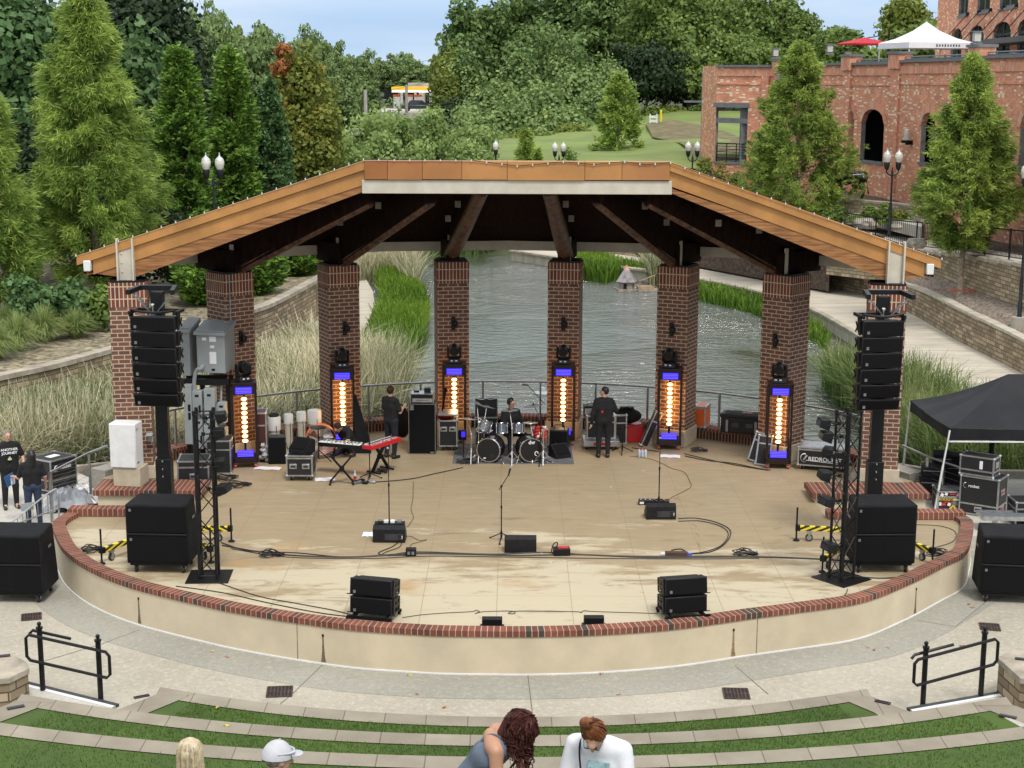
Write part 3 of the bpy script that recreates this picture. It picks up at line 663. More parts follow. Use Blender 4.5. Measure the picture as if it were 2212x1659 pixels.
# far terrain: inverse-distance field through surveyed points
ctrl=[V(1000,345,98),V(1110,335,104),V(1200,300,120),V(1300,285,124),V(1400,262,135),V(1500,238,150),V(1560,300,112),V(1500,325,104),V(1400,345,98),V(1640,330,100),V(1250,335,103),V(900,330,140),V(950,300,160),V(885,232,232),V(800,232,232),V(700,300,170),V(500,330,150),V(300,330,130),V(0,330,130),V(1640,235,165),V(1800,200,180),V(2000,190,180),V(1200,250,190),V(885,200,330),V(300,150,330),V(1500,120,330),V(600,200,260)]
ctrl+= [Vector((x,88,-1.5)) for x in (-30,-20,-10,-4,2,7)]+[Vector((12,88,.3)),Vector((-60,120,2)),Vector((-40,100,0)),Vector((90,150,8)),Vector((60,120,5)),Vector((-90,250,9)),Vector((90,300,12)),Vector((0,400,10))]
CA=np.array([tuple(p) for p in ctrl])
def gz(x,y):
    d=(CA[:,0]-x)**2+(CA[:,1]-y)**2+2.; w_=1/d**1.6; return float((w_*CA[:,2]).sum()/w_.sum())
def terrain(name,mat,x0,x1,y0,y1,nx,ny,dz=0,cond=None):
    mb=MB(); idx={}
    for j in range(ny+1):
        for i in range(nx+1):
            x=x0+(x1-x0)*i/nx; y=y0+(y1-y0)*(j/ny)**1.3; idx[i,j]=mb.pt((x,y,gz(x,y)+dz)); 
    for j in range(ny):
        for i in range(nx): mb.face([idx[i,j],idx[i+1,j],idx[i+1,j+1],idx[i,j+1]])
    return struct(mb.build(name,mat))
terrain('wooded_hills',mGround,-160,160,88,460,90,80,-.25)
terrain('grass_slope',mLawn,-3,34,96,168,60,60,0)
# bare rocky part of the bank
mb=MB(); P=[(1395,270),(1450,262),(1536,276),(1600,300),(1600,345),(1530,350),(1470,315),(1410,300)]
pp=[]
for a,b in P:
    y=96.
    best=min(((abs((lambda q:q.z-gz(q.x,q.y))(V(a,b,yy))),yy) for yy in np.linspace(97,150,80)))
    q=V(a,b,best[1]); pp.append(Vector((q.x,q.y,gz(q.x,q.y)+.12)))
cn=sum(pp,Vector())/len(pp); cn.z=gz(cn.x,cn.y)+.2
for i in range(len(pp)): mb.poly([cn,pp[(i+1)%len(pp)],pp[i]][::-1])
for i in range(len(pp)): mb.poly([cn,pp[i],pp[(i+1)%len(pp)]])
struct(mb.build('rocky_bank',mDirtLawn))
mb=MB(); mb.prism([Vector(p) for p in ((-2500,-200,0),(2500,-200,0),(2500,5500,0),(-2500,5500,0))],-3.2,-3.0); struct(mb.build('ground',mGround,sm=0))
# ---- left bank ----
cope=[(-60,826),(0,812),(120,786),(236,755),(400,712),(544,669.6),(589,654),(641,628),(675,609.7),(700,596),(725,580)]
LB=[U(x,y,.75) for x,y in cope]
LBs=cr(LB,4)
t=thing('retaining_wall','curved split-stone retaining wall below the tall cypresses left of the pond','wall',(0,0,0))
mb=MB(); wallstrip(mb,LBs,-1.5,.62,.3); mb.build('block_face',mSplit,t,sm=0)
mb=MB(); capstrip(mb,LBs,.62,.76,.36,.05); mb.build('coping',mCope,t,sm=0)
top=offset(LBs,.2)
mb=MB(); mb.prism([Vector((p.x,p.y,0)) for p in top]+[Vector((3.5-20,95,0)),Vector((-60,110,0)),Vector((-60,45,0))],-1.5,.68); struct(mb.build('left_bank',M('leafy_bank_soil',(.33,.28,.18),.95,0,.4,5,.6,30)))
# low path level (only seen between columns)
pl=[U(x,y,-.95) for x,y in [(655,700),(700,730),(760,745),(795,700),(809,655),(806,630),(792,605),(762,578),(740,566),(716,590),(690,620)]]
mb=MB(); mb.prism([Vector((p.x,p.y,0)) for p in pl],-1.5,-.95); struct(mb.build('left_path',mPathC,sm=0))
# ---- right promenade ----
pn=[(1105,541),(1150,547),(1230,560),(1359.7,578.8),(1424,588),(1505.5,601.7),(1634.7,627.8),(1748,663.5),(1821,701),(1890,745),(1950,800),(1985,860),(2000,930)]
pf=[(1180,541),(1303.5,546),(1439,564),(1505.5,575.7),(1653,595.5),(1748,613.5),(1859,634.8),(1965,676),(2069,736),(2212,808.5),(2330,880)]
PN=cr([U(a,b,-.6) for a,b in pn],4); PF=cr([U(a,b,-.6) for a,b in pf],4)
PN[-1]=Vector((10.2,36.3,-.6))
mb=MB(); mb.prism([Vector((p.x,p.y,0)) for p in PN]+[Vector((30,34.4,0)),Vector((30,44,0))]+[Vector((p.x,p.y,0)) for p in PF[::-1]],-1.6,-.6); struct(mb.build('promenade_path',mPathC,sm=0))
mBulk=brick('weathered_bulkhead',(.32,.28,.21),(.24,.21,.15),(.06,.05,.04),bw=.2,rh=3,ms=.02,off=0)
t=thing('bulkhead','weathered vertical board bulkhead along the pond side of the promenade','wall',(0,0,0))
mb=MB(); o=offset(PN,.03); wallstrip(mb,o[::-1],-1.7,-.66,-.0); wallstrip(mb,o,-1.7,-.66,0); mb.build('board_face',mBulk,t,sm=0)
mb=MB(); capstrip(mb,offset(PN,.06)[::-1],-.66,-.57,.25,0); mb.build('edge_cap',mCope,t,sm=0)
# right lower retaining wall (wall 1)
c1=[(1180,532),(1303,537),(1439,548),(1570,557),(1700,566),(1785.7,574.4),(1819,579.4),(1957,613),(2020.7,638),(2087.8,668.4),(2171.7,718.7),(2212,737),(2330,800)]
W1=cr([PF[min(len(PF)-1,int(i*(len(PF)-1)/(len(c1)-1)))] for i in range(len(c1))],1)
def wall_top(foot,cop):   # height needed so that the wall above foot point meets the coping line of the photograph
    z=[]
    for p in foot:
        c=p-Vector((0,0,CH)); zc=cF.dot(c); px=1106+cR.dot(c)/zc*CF
        xs_=[a for a,b in cop]; ys_=[b for a,b in cop]; y=np.interp(px,xs_,ys_)
        q=V(px,y,p.y); z.append(max(p.z+.4,min(q.z,2.6)))
    return z
zt=wall_top(PF,c1); zt=[sum(zt[max(0,i-3):i+4])/len(zt[max(0,i-3):i+4]) for i in range(len(zt))]
t=thing('retaining_wall','long curved split-stone retaining wall beside the promenade on the right','wall',(0,0,0))
mb=MB(); wallstrip(mb,PF,-.62,0,.3,z1f=lambda i:zt[i]-.1); mb.build('block_face',mSplit,t,sm=0)
mb=MB(); a_=offset(PF,-.04); b_=offset(PF,.34); 
L=0
for i in range(len(PF)-1):
    z0,z1=zt[i],zt[i+1]
    mb.quad((a_[i].x,a_[i].y,z0-.1),(a_[i+1].x,a_[i+1].y,z1-.1),(a_[i+1].x,a_[i+1].y,z1),(a_[i].x,a_[i].y,z0)); mb.quad((a_[i].x,a_[i].y,z0),(a_[i+1].x,a_[i+1].y,z1),(b_[i+1].x,b_[i+1].y,z1),(b_[i].x,b_[i].y,z0))
mb.build('coping',mPathC,t,sm=0)
# upper wall (wall 2), seen from x=1990 to the right edge, behind the mulch bank
f2=[(1786,560),(1900,573),(1994,588),(2047,606),(2078,620),(2130,640),(2212,668),(2330,705)]
k2=[(1786,510),(1900,530),(1994,541),(2047.6,546),(2101,554),(2212,571),(2330,588)]
F2=cr([U(a,b,1.0) for a,b in f2],3); z2=wall_top(F2,k2)
t=thing('retaining_wall','upper block retaining wall behind the young cypress on the mulch bank','wall',(0,0,0))
mb=MB(); wallstrip(mb,F2,.3,0,.3,z1f=lambda i:z2[i]-.1); mb.build('block_face',mSplit,t,sm=0)
mb=MB(); a_=offset(F2,-.05); b2=offset(F2,.36)
for i in range(len(F2)-1):
    z0,z1=z2[i],z2[i]; 
    mb.hexa([(a_[i].x,a_[i].y,z0-.1),(a_[i+1].x,a_[i+1].y,z0-.1),(b2[i+1].x,b2[i+1].y,z0-.1),(b2[i].x,b2[i].y,z0-.1)],[(a_[i].x,a_[i].y,z0+.03),(a_[i+1].x,a_[i+1].y,z0+.03),(b2[i+1].x,b2[i+1].y,z0+.03),(b2[i].x,b2[i].y,z0+.03)])
mb.build('coping',mCope,t,sm=0)
# mulch bank between the two walls
n=30; mb=MB()
def samp(P,z,q):
    f=q*(len(P)-1); i=min(len(P)-2,int(f)); p=P[i].lerp(P[i+1],f-i); zz=z[i]+(z[i+1]-z[i])*(f-i); return Vector((p.x,p.y,zz))
sel=[i for i,p in enumerate(PF) if (cR.dot(p-Vector((0,0,CH)))/cF.dot(p-Vector((0,0,CH)))*CF+1106)>1750]
Pa=PF[sel[0]:]; za=[v-.06 for v in zt[sel[0]:]]
Pa=offset(Pa,.2)
for i in range(n):
    for j in range(4):
        def pt(i,j):
            a=samp(Pa,za,i/n); b=samp(F2,[1.0]*len(F2),i/n); b.y+=.1; p=a.lerp(b,j/4); p.z+=.05*math.sin(i*1.3+j*2)*(0<j<4); return p
        mb.quad(pt(i,j),pt(i+1,j),pt(i+1,j+1),pt(i,j+1))
struct(mb.build('mulch_bank',mMulch))
# bank behind wall 1 further left
mb=MB(); q=offset(PF[:sel[0]+1],.2); far=[Vector((p.x+6,p.y+9,1.9)) for p in q]
for i in range(len(q)-1): mb.quad((q[i].x,q[i].y,zt[i]-.06),(q[i+1].x,q[i+1].y,zt[i+1]-.06),far[i+1],far[i])
struct(mb.build('planted_bank',mMulchD))
# upper ground from wall 2 to the building
FAC=[V(1536,400,95),V(1660,400,92),V(1815,430,82),V(1925,430,76),V(2095,450,66),V(2330,480,55)]
FP=[Vector((p.x,p.y,2.9)) for p in FAC]
FP[0].x,FP[1].x=12.35,15.35
mb=MB(); n=24
zz2=[v-.02 for v in z2]
UA=offset(F2,.25)
def sampf(P,q):
    f=q*(len(P)-1); i=min(len(P)-2,int(f)); return P[i].lerp(P[i+1],f-i)
FPx=FP[1:]+[]
for i in range(n):
    for j in range(6):
        def pt(i,j):
            a=samp(UA,zz2,i/n); b=sampf(FPx,i/n)+Vector((3,2,0)); return a.lerp(b,j/6)
        mb.quad(pt(i,j),pt(i+1,j),pt(i+1,j+1),pt(i,j+1),1 if j<1 else 0)
struct(mb.build('upper_promenade',[mMulchD,mSideC]))
p0=pt(0,0)
mb=MB(); mb.prism([Vector((6,86,0)),Vector((UA[0].x,UA[0].y,0)),Vector((17.5,84,0)),Vector((16,91,0)),Vector((12,94.8,0)),Vector((8,98,0))],-.5,1.9); struct(mb.build('flower_bank',mMulchD))
# pale concrete walk and stone retaining walls below the building
def on_upper(x,y):  # intersect with upper ground approx plane z = 2.3..2.9
    p=U(x,y,2.6); return Vector((p.x,p.y,2.72))
mb=MB(); mb.prism([on_upper(*q)*1 for q in [(1828,470),(1900,478),(1990,500),(1992,488),(1960,472),(1900,462),(1850,455),(1828,452)]],2.3,2.8); struct(mb.build('upper_walk',mSideC,sm=0))
t=thing('stone_planter_wall','tan fieldstone planter wall below the bull statue','wall',(0,0,0))
P=[V(1820,440,74),V(1860,446,73),V(1930,449,71.5),V(1965,455,70),V(2000,470,68)]
P=cr([Vector((p.x,p.y,2.3)) for p in P],4); mb=MB(); wallstrip(mb,P,2.0,3.32,.4); mb.build('stone_face',mFieldStone,t,sm=0); mb=MB(); capstrip(mb,P,3.32,3.42,.5,.05); mb.build('cap_stones',mCope,t,sm=0)
mb=MB(); mb.prism([Vector((p.x,p.y,0)) for p in offset(P,.3)]+[Vector((22,72,0)),Vector((17,84,0))],2.0,3.25); struct(mb.build('planter_soil',mMulchD,sm=0))
for k,(x,y,r) in enumerate(((1866,470,.55),(1880,474,.4),(1980,512,.45),(1937,478,.3))):
    p=U(x,y,2.9); mb=MB(); mb.ball((0,0,.1),(r,r*.8,r*.6),9); o=mb.build('boulder',mFieldStone if False else M('pale_boulder',(.5,.46,.38),.9,0,.3,3,.6,8),None); o.location=(p.x,p.y,2.55); tag(o,['pale rounded boulder in the bed left of the lamp post','smaller pale boulder touching the largest one','pale boulder behind the fence right of the lamp post','little pale stone at the foot of the lamp post'][k],'rock','boulders below the brick building')
# iron fence on the upper wall
FL=[Vector((p.x,p.y,z)) for p,z in zip(offset(F2,.35),z2)]
t=thing('iron_fence','black iron picket fence along the upper promenade','fence',(0,0,0))
mb=MB(); mb.tube([p+Vector((0,0,1.12)) for p in FL],.03,5); mb.tube([p+Vector((0,0,.12)) for p in FL],.02,5); mb.build('rails',mBlack,t)
L=0; posts=MB(); pk=MB(); acc=0; cnt=0
dense=[]
for i in range(len(FL)-1):
    l=(FL[i+1]-FL[i]).length; m=max(1,int(l/.11))
    for j in range(m): dense.append(FL[i].lerp(FL[i+1],j/m))
for i,p in enumerate(dense):
    if i%20==0: mb=MB(); mb.tube([p,p+Vector((0,0,1.18))],.035,5); mb.build('fence_post',mBlack,t)
    else: pk.tube([p+Vector((0,0,.1)),p+Vector((0,0,1.1))],.011,3,cap=False)
pk.build('pickets',mBlack,t)
# ================= lamps =================
mGlobe=M('acrylic_lamp_globe',(.62,.60,.52),.2,0,.1,3,spec=.8)
mLampB=M('black_lamp_iron',(.016,.018,.022),.45,.2,.15,5)
def lamp(label,loc,H,twin=True,rz=0,base=True):
    t=thing('street_lamp',label,'street lamp',loc,rz,'black park lamps with acorn globes')
    mb=MB(); mb.lathe([(.09,0),(.09,.06),(.075,.1),(.085,.5),(.06,.55),(.07,1.2),(.055,1.3),(.06,1.35),(.05,1.4),(.04,H-.75)],n=12); mb.build('pole',mLampB,t)
    if base: mb=MB(); mb.lathe([(.26,-.35),(.26,.02),(.24,.03)],n=16); mb.build('concrete_footing',mGreyC,t)
    xs=(-.25,.25) if twin else (0,)
    mb=MB()
    if twin:
        for s in (-1,1): mb.tube(cr([(0,0,H-1.0),(s*.12,0,H-.95),(s*.24,0,H-.85),(s*.25,0,H-.72)],4),.028,6)
        mb.lathe([(.05,H-1.0),(.06,H-.8),(.02,H-.7),(.035,H-.66),(.005,H-.6)],n=8)
    else: mb.lathe([(.045,H-1),(.05,H-.72)],n=8)
    mb.build('bracket',mLampB,t)
    for x in xs:
        mb=MB(); mb.lathe([(.04,H-.75),(.09,H-.68),(.12,H-.55),(.14,H-.42),(.13,H-.40)],(x,0,0),12); mb.build('lamp_holder',mLampB,t)
        mb=MB(); mb.lathe([(.12,H-.40),(.17,H-.25),(.175,H-.12),(.15,H-.08)],(x,0,0),14); g=mb.build('globe',mGlobe,t)
        mb=MB(); mb.lathe([(.165,H-.09),(.15,H-.03),(.09,H+.03),(.04,H+.07),(.02,H+.12),(.028,H+.15),(.005,H+.22)],(x,0,0),12); mb.build('globe_top',M('lamp_cap_silver',(.6,.6,.58),.35,.2,.1,4),t)
    return t
def lamp_px(label,x,ytop,Yd,z0,twin=True,base=False,rz=0):
    q=V(x,ytop,Yd); return lamp(label,(q.x,Yd,z0),q.z-z0-.1,twin,rz,base)
lamp_px('tall twin-globe lamp rising in front of the brick wall between the two right cypresses',1930,325,67,2.4)
q=U(2203,692,.85); lamp('twin-globe lamp on a round concrete footing at the right edge',(q.x-.03,q.y,.95),V(2206,352,q.y).z-1.05,True,R_(50),True)
lamp_px('twin-globe lamp glowing pale between the green columns of arborvitae on the left',459,336,57,.7)
lamp_px('dark twin-globe lamp among pale green shrubs left of the roof peak',777,276,100,-.2,rz=.8)
lamp_px('single-globe lamp above the middle of the roof edge',1071,305,92,-.2,False)
lamp_px('twin-globe lamp over the roof edge in front of the lawn',1208,308,92,-.2)
lamp_px('twin-globe lamp beside the corner of the brick building',1497,306,86,1.6)
# ================= duck house =================
q=U(1353,626,WZ)
t=thing('duck_house','hexagonal grey wooden duck house with a pointed roof floating on the pond','duck house',(q.x,q.y,WZ),.2)
mGW=M('weathered_grey_wood',(.36,.31,.26),.9,0,.3,6,.3,20,sc=(1,1,6)); mGR=M('grey_violet_shingles',(.33,.30,.31),.85,0,.25,5,.3,15)
mb=MB(); mb.box((.15,0,.03),(1.35,1.1,.08)); mb.build('float_deck',mGW,t,sm=0)
mb=MB(); mb.lathe([(.40,.07),(.40,.42)],n=6); mb.build('house_wall',mGW,t,sm=0)
mb=MB(); mb.lathe([(.54,.42),(.50,.46),(.07,1.12)],n=6); mb.build('roof',mGR,t,sm=0)
mb=MB(); mb.lathe([(.15,1.0),(.005,1.25)],n=6); mb.build('roof_cap',M('copper_pink_cap',(.62,.33,.22),.6),t,sm=0)
mb=MB(); mb.box((-.16,-.335,.2),(.16,.06,.22)); mb.ball((-.16,-.335,.3),(.08,.03,.08),8); mb.build('doorway',mBlack,t)
q=U(1400,628,WZ)
t=thing('duck_feeding_raft','small square raft with a slanted handrail beside the duck house','raft',(q.x,q.y,WZ),.1)
mb=MB(); mb.box((0.05,0,.03),(1.2,.9,.07)); mb.build('deck',mGW,t,sm=0)
mb=MB(); mb.box((-.15,0.05,.15),(.75,.5,.16)); mb.build('planter_box',M('raw_wood',(.42,.30,.18),.8),t,sm=0)
mb=MB()
for x,h in ((-.45,.45),(.05,.66),(.25,.75)): mb.tube([(x,-.2,.05),(x,-.2,h)],.025,4)
mb.tube([(-.5,-.2,.5),(.3,-.2,.8)],.03,4); mb.build('slanted_rail',M('raw_wood',(.42,.30,.18),.8),t)
q=U(1172,851,WZ); t=thing('pond_aerator','small grey floating aerator on the water behind the drummer','aerator',(q.x,q.y,WZ))
mb=MB(); mb.lathe([(.3,-.03),(.32,.05),(.12,.10),(.08,.22),(.03,.24)],n=14); mb.build('float_body',mGreyBox,t); mb=MB(); mb.tube([(.1,0,.05),(.5,.1,.02)],.03); mb.build('hose',mBlack,t)
# ================= vegetation =================
def unit(v): return v/np.maximum(1e-9,np.linalg.norm(v,axis=-1,keepdims=True))
def strips(C,D,Ln,Wd,rg,curl=0):
    """thin quads from C along D"""
    up=unit(rg.normal(size=C.shape)); s=unit(np.cross(D,up))*Wd[:,None]/2; e=C+D*Ln[:,None]; m=C+D*Ln[:,None]*.5+np.array([0,0,curl])*Ln[:,None]
    return np.stack([C-s*.5,m-s,e,m+s],1)
def rhombs(C,Nn,S,rg,asp=.6):
    a=unit(np.cross(Nn,unit(rg.normal(size=C.shape)))); b=np.cross(Nn,a)
    return np.stack([C-a*S[:,None],C-b*(S*asp)[:,None],C+a*S[:,None],C+b*(S*asp)[:,None]],1)
mBark=M('grey_brown_bark',(.16,.115,.08),.9,0,.35,8,.6,20,sc=(3,3,1))
mBarkL=M('pale_bark',(.33,.26,.19),.9,0,.3,8,.5,20,sc=(3,3,1))
fCyp=foliage('cypress_feather_foliage',(.06,.12,.02),(.48,.60,.13),tr=.4)
fCypL=foliage('fresh_cypress_foliage',(.07,.16,.025),(.52,.64,.15),tr=.45)
fArb=foliage('arborvitae_foliage',(.04,.10,.016),(.26,.42,.07),tr=.25)
fPine=foliage('pine_foliage',(.035,.08,.022),(.21,.31,.085),tr=.25)
fOak=foliage('broadleaf_foliage',(.04,.085,.016),(.25,.34,.075),tr=.3)
fKud=foliage('kudzu_foliage',(.04,.10,.025),(.29,.39,.13),(.38,.45,.13),tr=.3)
fKudL=foliage('pale_vine_foliage',(.05,.11,.03),(.16,.27,.10),tr=.3)
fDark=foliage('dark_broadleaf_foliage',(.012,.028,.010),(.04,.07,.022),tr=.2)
fYel=foliage('yellow_green_foliage',(.07,.12,.018),(.28,.32,.06),tr=.35)
fWil=foliage('pale_shrub_foliage',(.09,.17,.04),(.46,.58,.20),tr=.45)
fMap=foliage('maple_foliage',(.09,.13,.025),(.26,.29,.05),(.45,.17,.05),tr=.35)
fRed=foliage('red_maple_foliage',(.28,.15,.035),(.52,.19,.07),tr=.35)
fFar=foliage('distant_foliage',(.08,.14,.045),(.30,.40,.14),tr=.3)
def conifer(seed,H,W,nb,nt,ns,L,wd,droop=.7,power=.8,tuft=.35,low=.04,bulge=1.0,mx=1.0):
    """branches -> tufts -> hanging strips; H,W in metres"""
    rg=np.random.default_rng(seed); h=low+(1-low)*(rg.random(nb)**1.15); a=rg.uniform(0,2*math.pi,nb)
    r=W/2*np.minimum(mx,((1-h)**power)*bulge+.02); r*=rg.uniform(.6,1.15,nb)*(1+.16*np.sin(a*3+seed+h*9))
    low_in=np.clip((h-low)/.12,.45,1); r*=low_in
    bi=np.repeat(np.arange(nb),nt); q=rg.uniform(.2,1,nb*nt)**.42
    rr=r[bi]*q; ang=a[bi]+rg.normal(0,.12,nb*nt)/(1+rr)
    zz=h[bi]*H+rr*rg.uniform(-.05,.35,nb*nt)*(1 if droop<.9 else .5)+rg.normal(0,.12,nb*nt)
    C=np.stack([rr*np.cos(ang),rr*np.sin(ang),zz],1); rad=np.stack([np.cos(ang),np.sin(ang),0*ang],1)
    tn=rg.beta(1.2,1.2,nb)[bi]*.45+rg.random(nb*nt)*.55
    k=nb*nt; ti=np.repeat(np.arange(k),ns); n=len(ti)
    D=rad[ti]*rg.uniform(.15,.9,n)[:,None]+np.stack([rg.normal(0,.38,n),rg.normal(0,.38,n),rg.uniform(-1,.35,n)*droop+(1-droop)*.6],1); D=unit(D)
    P=C[ti]+rg.normal(0,tuft*.35,(n,3))*np.array([1,1,.6]); P[:,2]=np.maximum(P[:,2],H*.02)
    Q=strips(P,D,rg.uniform(.6,1.3,n)*L,rg.uniform(.7,1.3,n)*wd,rg)
    return Q,np.clip(tn[ti]+rg.normal(0,.16,n)+.12*(zz[ti]/H-.5),0,1)  # tint random per branch and tuft, slightly lighter towards the tree top
def broad(seed,H,W,K,nl,S,rc,flat=.8,base=.25,asp=.65,stretch=1.,lump=.25,drape=0):
    """crown made of leaf clumps spread over an irregular envelope"""
    rg=np.random.default_rng(seed); u=unit(rg.normal(size=(K,3))); u[:,2]=np.abs(u[:,2])*1.15-.25; u=unit(u)
    rad=rg.uniform(.55,1,K)**.5*(1+lump*np.sin(u[:,0]*5+seed)*np.cos(u[:,1]*4+seed*2))
    C=u*rad[:,None]*np.array([W/2-rc*.6,W/2-rc*.6,H*(1-base)*.5]); C[:,2]+=H*(base+(1-base)*.5)
    rcs=rc*rg.uniform(.6,1.35,K); ci=np.repeat(np.arange(K),nl); n=len(ci)
    d=unit(rg.normal(size=(n,3))); d[:,2]+=.25; d=unit(d); rr=rg.uniform(.55,1.08,n)
    P=C[ci]+d*(rcs[ci]*rr)[:,None]*np.array([1,1,flat*stretch])
    if drape: P[:,2]-=drape*rg.random(n)**2*rcs[ci]
    Nn=unit(d+rg.normal(0,.55,(n,3)))
    P[:,2]=np.maximum(P[:,2],.05)
    Q=rhombs(P,Nn,rg.uniform(.6,1.3,n)*S,rg,asp)
    t=rg.beta(2,2,K)[ci]*.5+rg.random(n)*.4+.12*d[:,2]  # tint random per clump and leaf, slightly lighter on each clump's upper side
    return Q,np.clip(t,0,1),C
def limbs(mb,C,H,r,rg,top=.8,k=10):
    mb.tube(cr([(0,0,-.4),(rg.uniform(-.08,.08),rg.uniform(-.08,.08),H*.3),(rg.uniform(-.2,.2),rg.uniform(-.2,.2),H*top)],5),[r*(1-.75*i/10) for i in range(11)],7)
    for c in C[:k]:
        z0=min(c[2]*.7,H*top*.8); mb.tube([(0,0,z0*.8),(c[0]*.5,c[1]*.5,(z0+c[2])*.5),tuple(c)],[r*.4,r*.25,r*.1],5)
def make_tree(name,label,cat,loc,group,mat,Q,t,trunk=None,bark=None,rz=0,scale=1,crown='crown'):
    o=thing(name,label,cat,loc,rz,group)
    quads_mesh(crown,Q,t,mat,o)
    if trunk: trunk.build('trunk',bark or mBark,o)
    o.scale=(scale,)*3 if not hasattr(scale,'__len__') else scale
    return o
def at_px(x,yb,yt,wpx,Yd,zb=None):
    """base point, height and crown width of a plant measured in the photograph, standing at distance Yd"""
    if zb is None: b=V(x,yb,Yd); zb=b.z
    tp=V(x,yt,Yd); zc=cF.dot(tp-Vector((0,0,CH))); return Vector((tp.x,Yd,zb)),tp.z-zb,wpx*zc/CF
# ---- feathery cypresses near the stage ----
def cyp(label,x,yt,w,Yd,zb,seed,mat=fCyp,trunkh=.75,nb=150,nt=11,ns=22,L=.36,wd=.05,low=.10,power=.62,bulge=1.0,mx=.93,droop=.85,tuft=.34,name='cypress_tree',group='feathery cypresses',bark=mBarkL,yb=None):
    loc,H,W=at_px(x,yb,yt,w,Yd,zb)
    Q,t=conifer(seed,H,W*1.04,nb,nt,ns,L,wd,droop,power,tuft,low,bulge,mx)
    rg=random.Random(seed); mb=MB(); mb.tube(cr([(0,0,-.3),(.05,.03,H*.3),(-.04,0,H*trunkh)],5),[.17*(H/10)*(1-.8*i/10) for i in range(11)],8)
    for k in range(26):
        z=H*(low+.02+.7*k/26); a=rg.uniform(0,6.28); r=W*.38*(1-z/H)**.6; mb.tube([(0,0,z-.2),(r*.5*math.cos(a),r*.5*math.sin(a),z+.05),(r*math.cos(a),r*math.sin(a),z+.25)],[.035,.022,.008],4)
    return make_tree(name,label,'tree',loc,group,mat,Q,t,mb,bark)
cyp('huge feathery yellow-green cypress filling the upper left of the photo',178,-14,318,56,.7,3,fCypL,nb=330,nt=15,ns=27,L=.31,wd=.034,low=.10,tuft=.27,power=.60)
cyp('feathery cypress cut off by the left edge of the photo',-38,190,230,53,.7,5,fCypL,nb=200,nt=14,ns=26,L=.31,wd=.034,low=.1,tuft=.28)
cyp('feathery cypress in front of the brick building, nearest the roof slope',1730,98,285,73,2.0,11,fCyp,nb=320,nt=16,ns=22,L=.22,wd=.040,low=.03,droop=.75,tuft=.17,power=.66)
cyp('young cypress on the mulch bank with its bare lower trunk in view',2103,130,262,U(2092,628,1.0).y,1.0,17,fCyp,nb=310,nt=17,ns=22,L=.23,wd=.036,low=.20,droop=.75,tuft=.18,power=.66,mx=.80,bulge=1.05)
cyp('dense cone-shaped cypress standing alone on the lawn above the roof ridge',1337,166,152,110,.2,21,fCypL,nb=240,nt=9,ns=14,L=.30,wd=.09,low=.02,droop=.65,tuft=.26,power=.62,mx=.85,yb=400)
cyp('small pointed light green cypress just above the roof ridge',1136,284,62,100,.3,23,fCypL,nb=110,nt=8,ns=14,L=.26,wd=.08,low=.02,droop=.6,tuft=.22)
cyp('stubby round-topped cypress leaning against the small pointed one',1162,318,34,99,.3,24,fCypL,nb=60,nt=8,ns=12,L=.24,wd=.08,low=.02,droop=.6,tuft=.22)
for k,(x,yt,w,lab) in enumerate(((1222,326,11,'tiny dark conical shrub nearest the twin lamp'),(1232,330,9,'tiny dark conical shrub in the middle of three'),(1241,322,12,'tiny dark conical shrub right of the other two'))):
    cyp(lab,x,yt,w,93,0,60+k,fArb,nb=30,nt=6,ns=8,L=.15,wd=.05,low=.0,name='conical_shrub',group='tiny conical shrubs')
# ---- dense arborvitae ----
def arb(label,x,yt,w,Yd,zb,seed,mat=fArb,**k):
    d=dict(nb=420,nt=9,ns=12,L=.26,wd=.10,low=.0,power=.5,droop=.45,tuft=.17,mx=.9,name='arborvitae_tree',group='dense green arborvitae behind the left roof slope',bark=mBark); d.update(k)
    return cyp(label,x,yt,w,Yd,zb,seed,mat,**d)
arb('tall dense arborvitae column next to the huge cypress',385,112,152,62,.7,31)
arb('dense arborvitae column right of the twin-globe lamp on the left',497,118,142,65,.7,32)
arb('arborvitae overgrown with round-leaved vine beside the reddish maple',583,180,105,66,.7,33,fKudL,L=.14,wd=.16,droop=.6)
arb('low arborvitae seen between the second and third columns',640,500,110,66,.7,34,nb=230)
arb('low arborvitae seen just right of the left equipment',545,480,120,60,.7,36,nb=260)
arb('arborvitae foot seen under the left roof edge',440,470,130,57,.7,37,nb=260)
# ---- kudzu draped and dark trees at the far left ----
def bush(name,label,cat,x,yb,yt,w,Yd,seed,mat,K,nl,S,rc,group,zb=None,trunk=True,bark=None,**kw):
    loc,H,W=at_px(x,yb,yt,w,Yd,zb); H=max(H*.5,H-rc*.75); rg=random.Random(seed)
    Q,t,C=broad(seed,H,W,K,nl,S,rc,**kw); mb=None
    if trunk: mb=MB(); limbs(mb,C,H,max(.05,H*.022),rg,.75)
    return make_tree(name,label,cat,loc,group,mat,Q,t,mb,bark or mBark)
bush('vine_covered_tree','tree smothered in large round kudzu leaves at the top left corner',
 'tree',20,600,-60,270,66,41,fKudL,170,150,.17,1.1,'vine covered trees on the left',zb=.6,base=.02,asp=.9)
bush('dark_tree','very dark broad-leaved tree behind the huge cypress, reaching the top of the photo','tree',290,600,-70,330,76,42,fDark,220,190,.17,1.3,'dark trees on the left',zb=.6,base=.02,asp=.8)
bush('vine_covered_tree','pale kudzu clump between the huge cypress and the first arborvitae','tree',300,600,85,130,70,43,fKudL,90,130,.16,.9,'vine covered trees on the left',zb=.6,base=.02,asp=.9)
bush('dark_tree','deep shadowy tree at the left edge below the kudzu','tree',60,640,260,330,63,44,fDark,170,150,.14,1.1,'dark trees on the left',zb=.6,base=0,asp=.8)
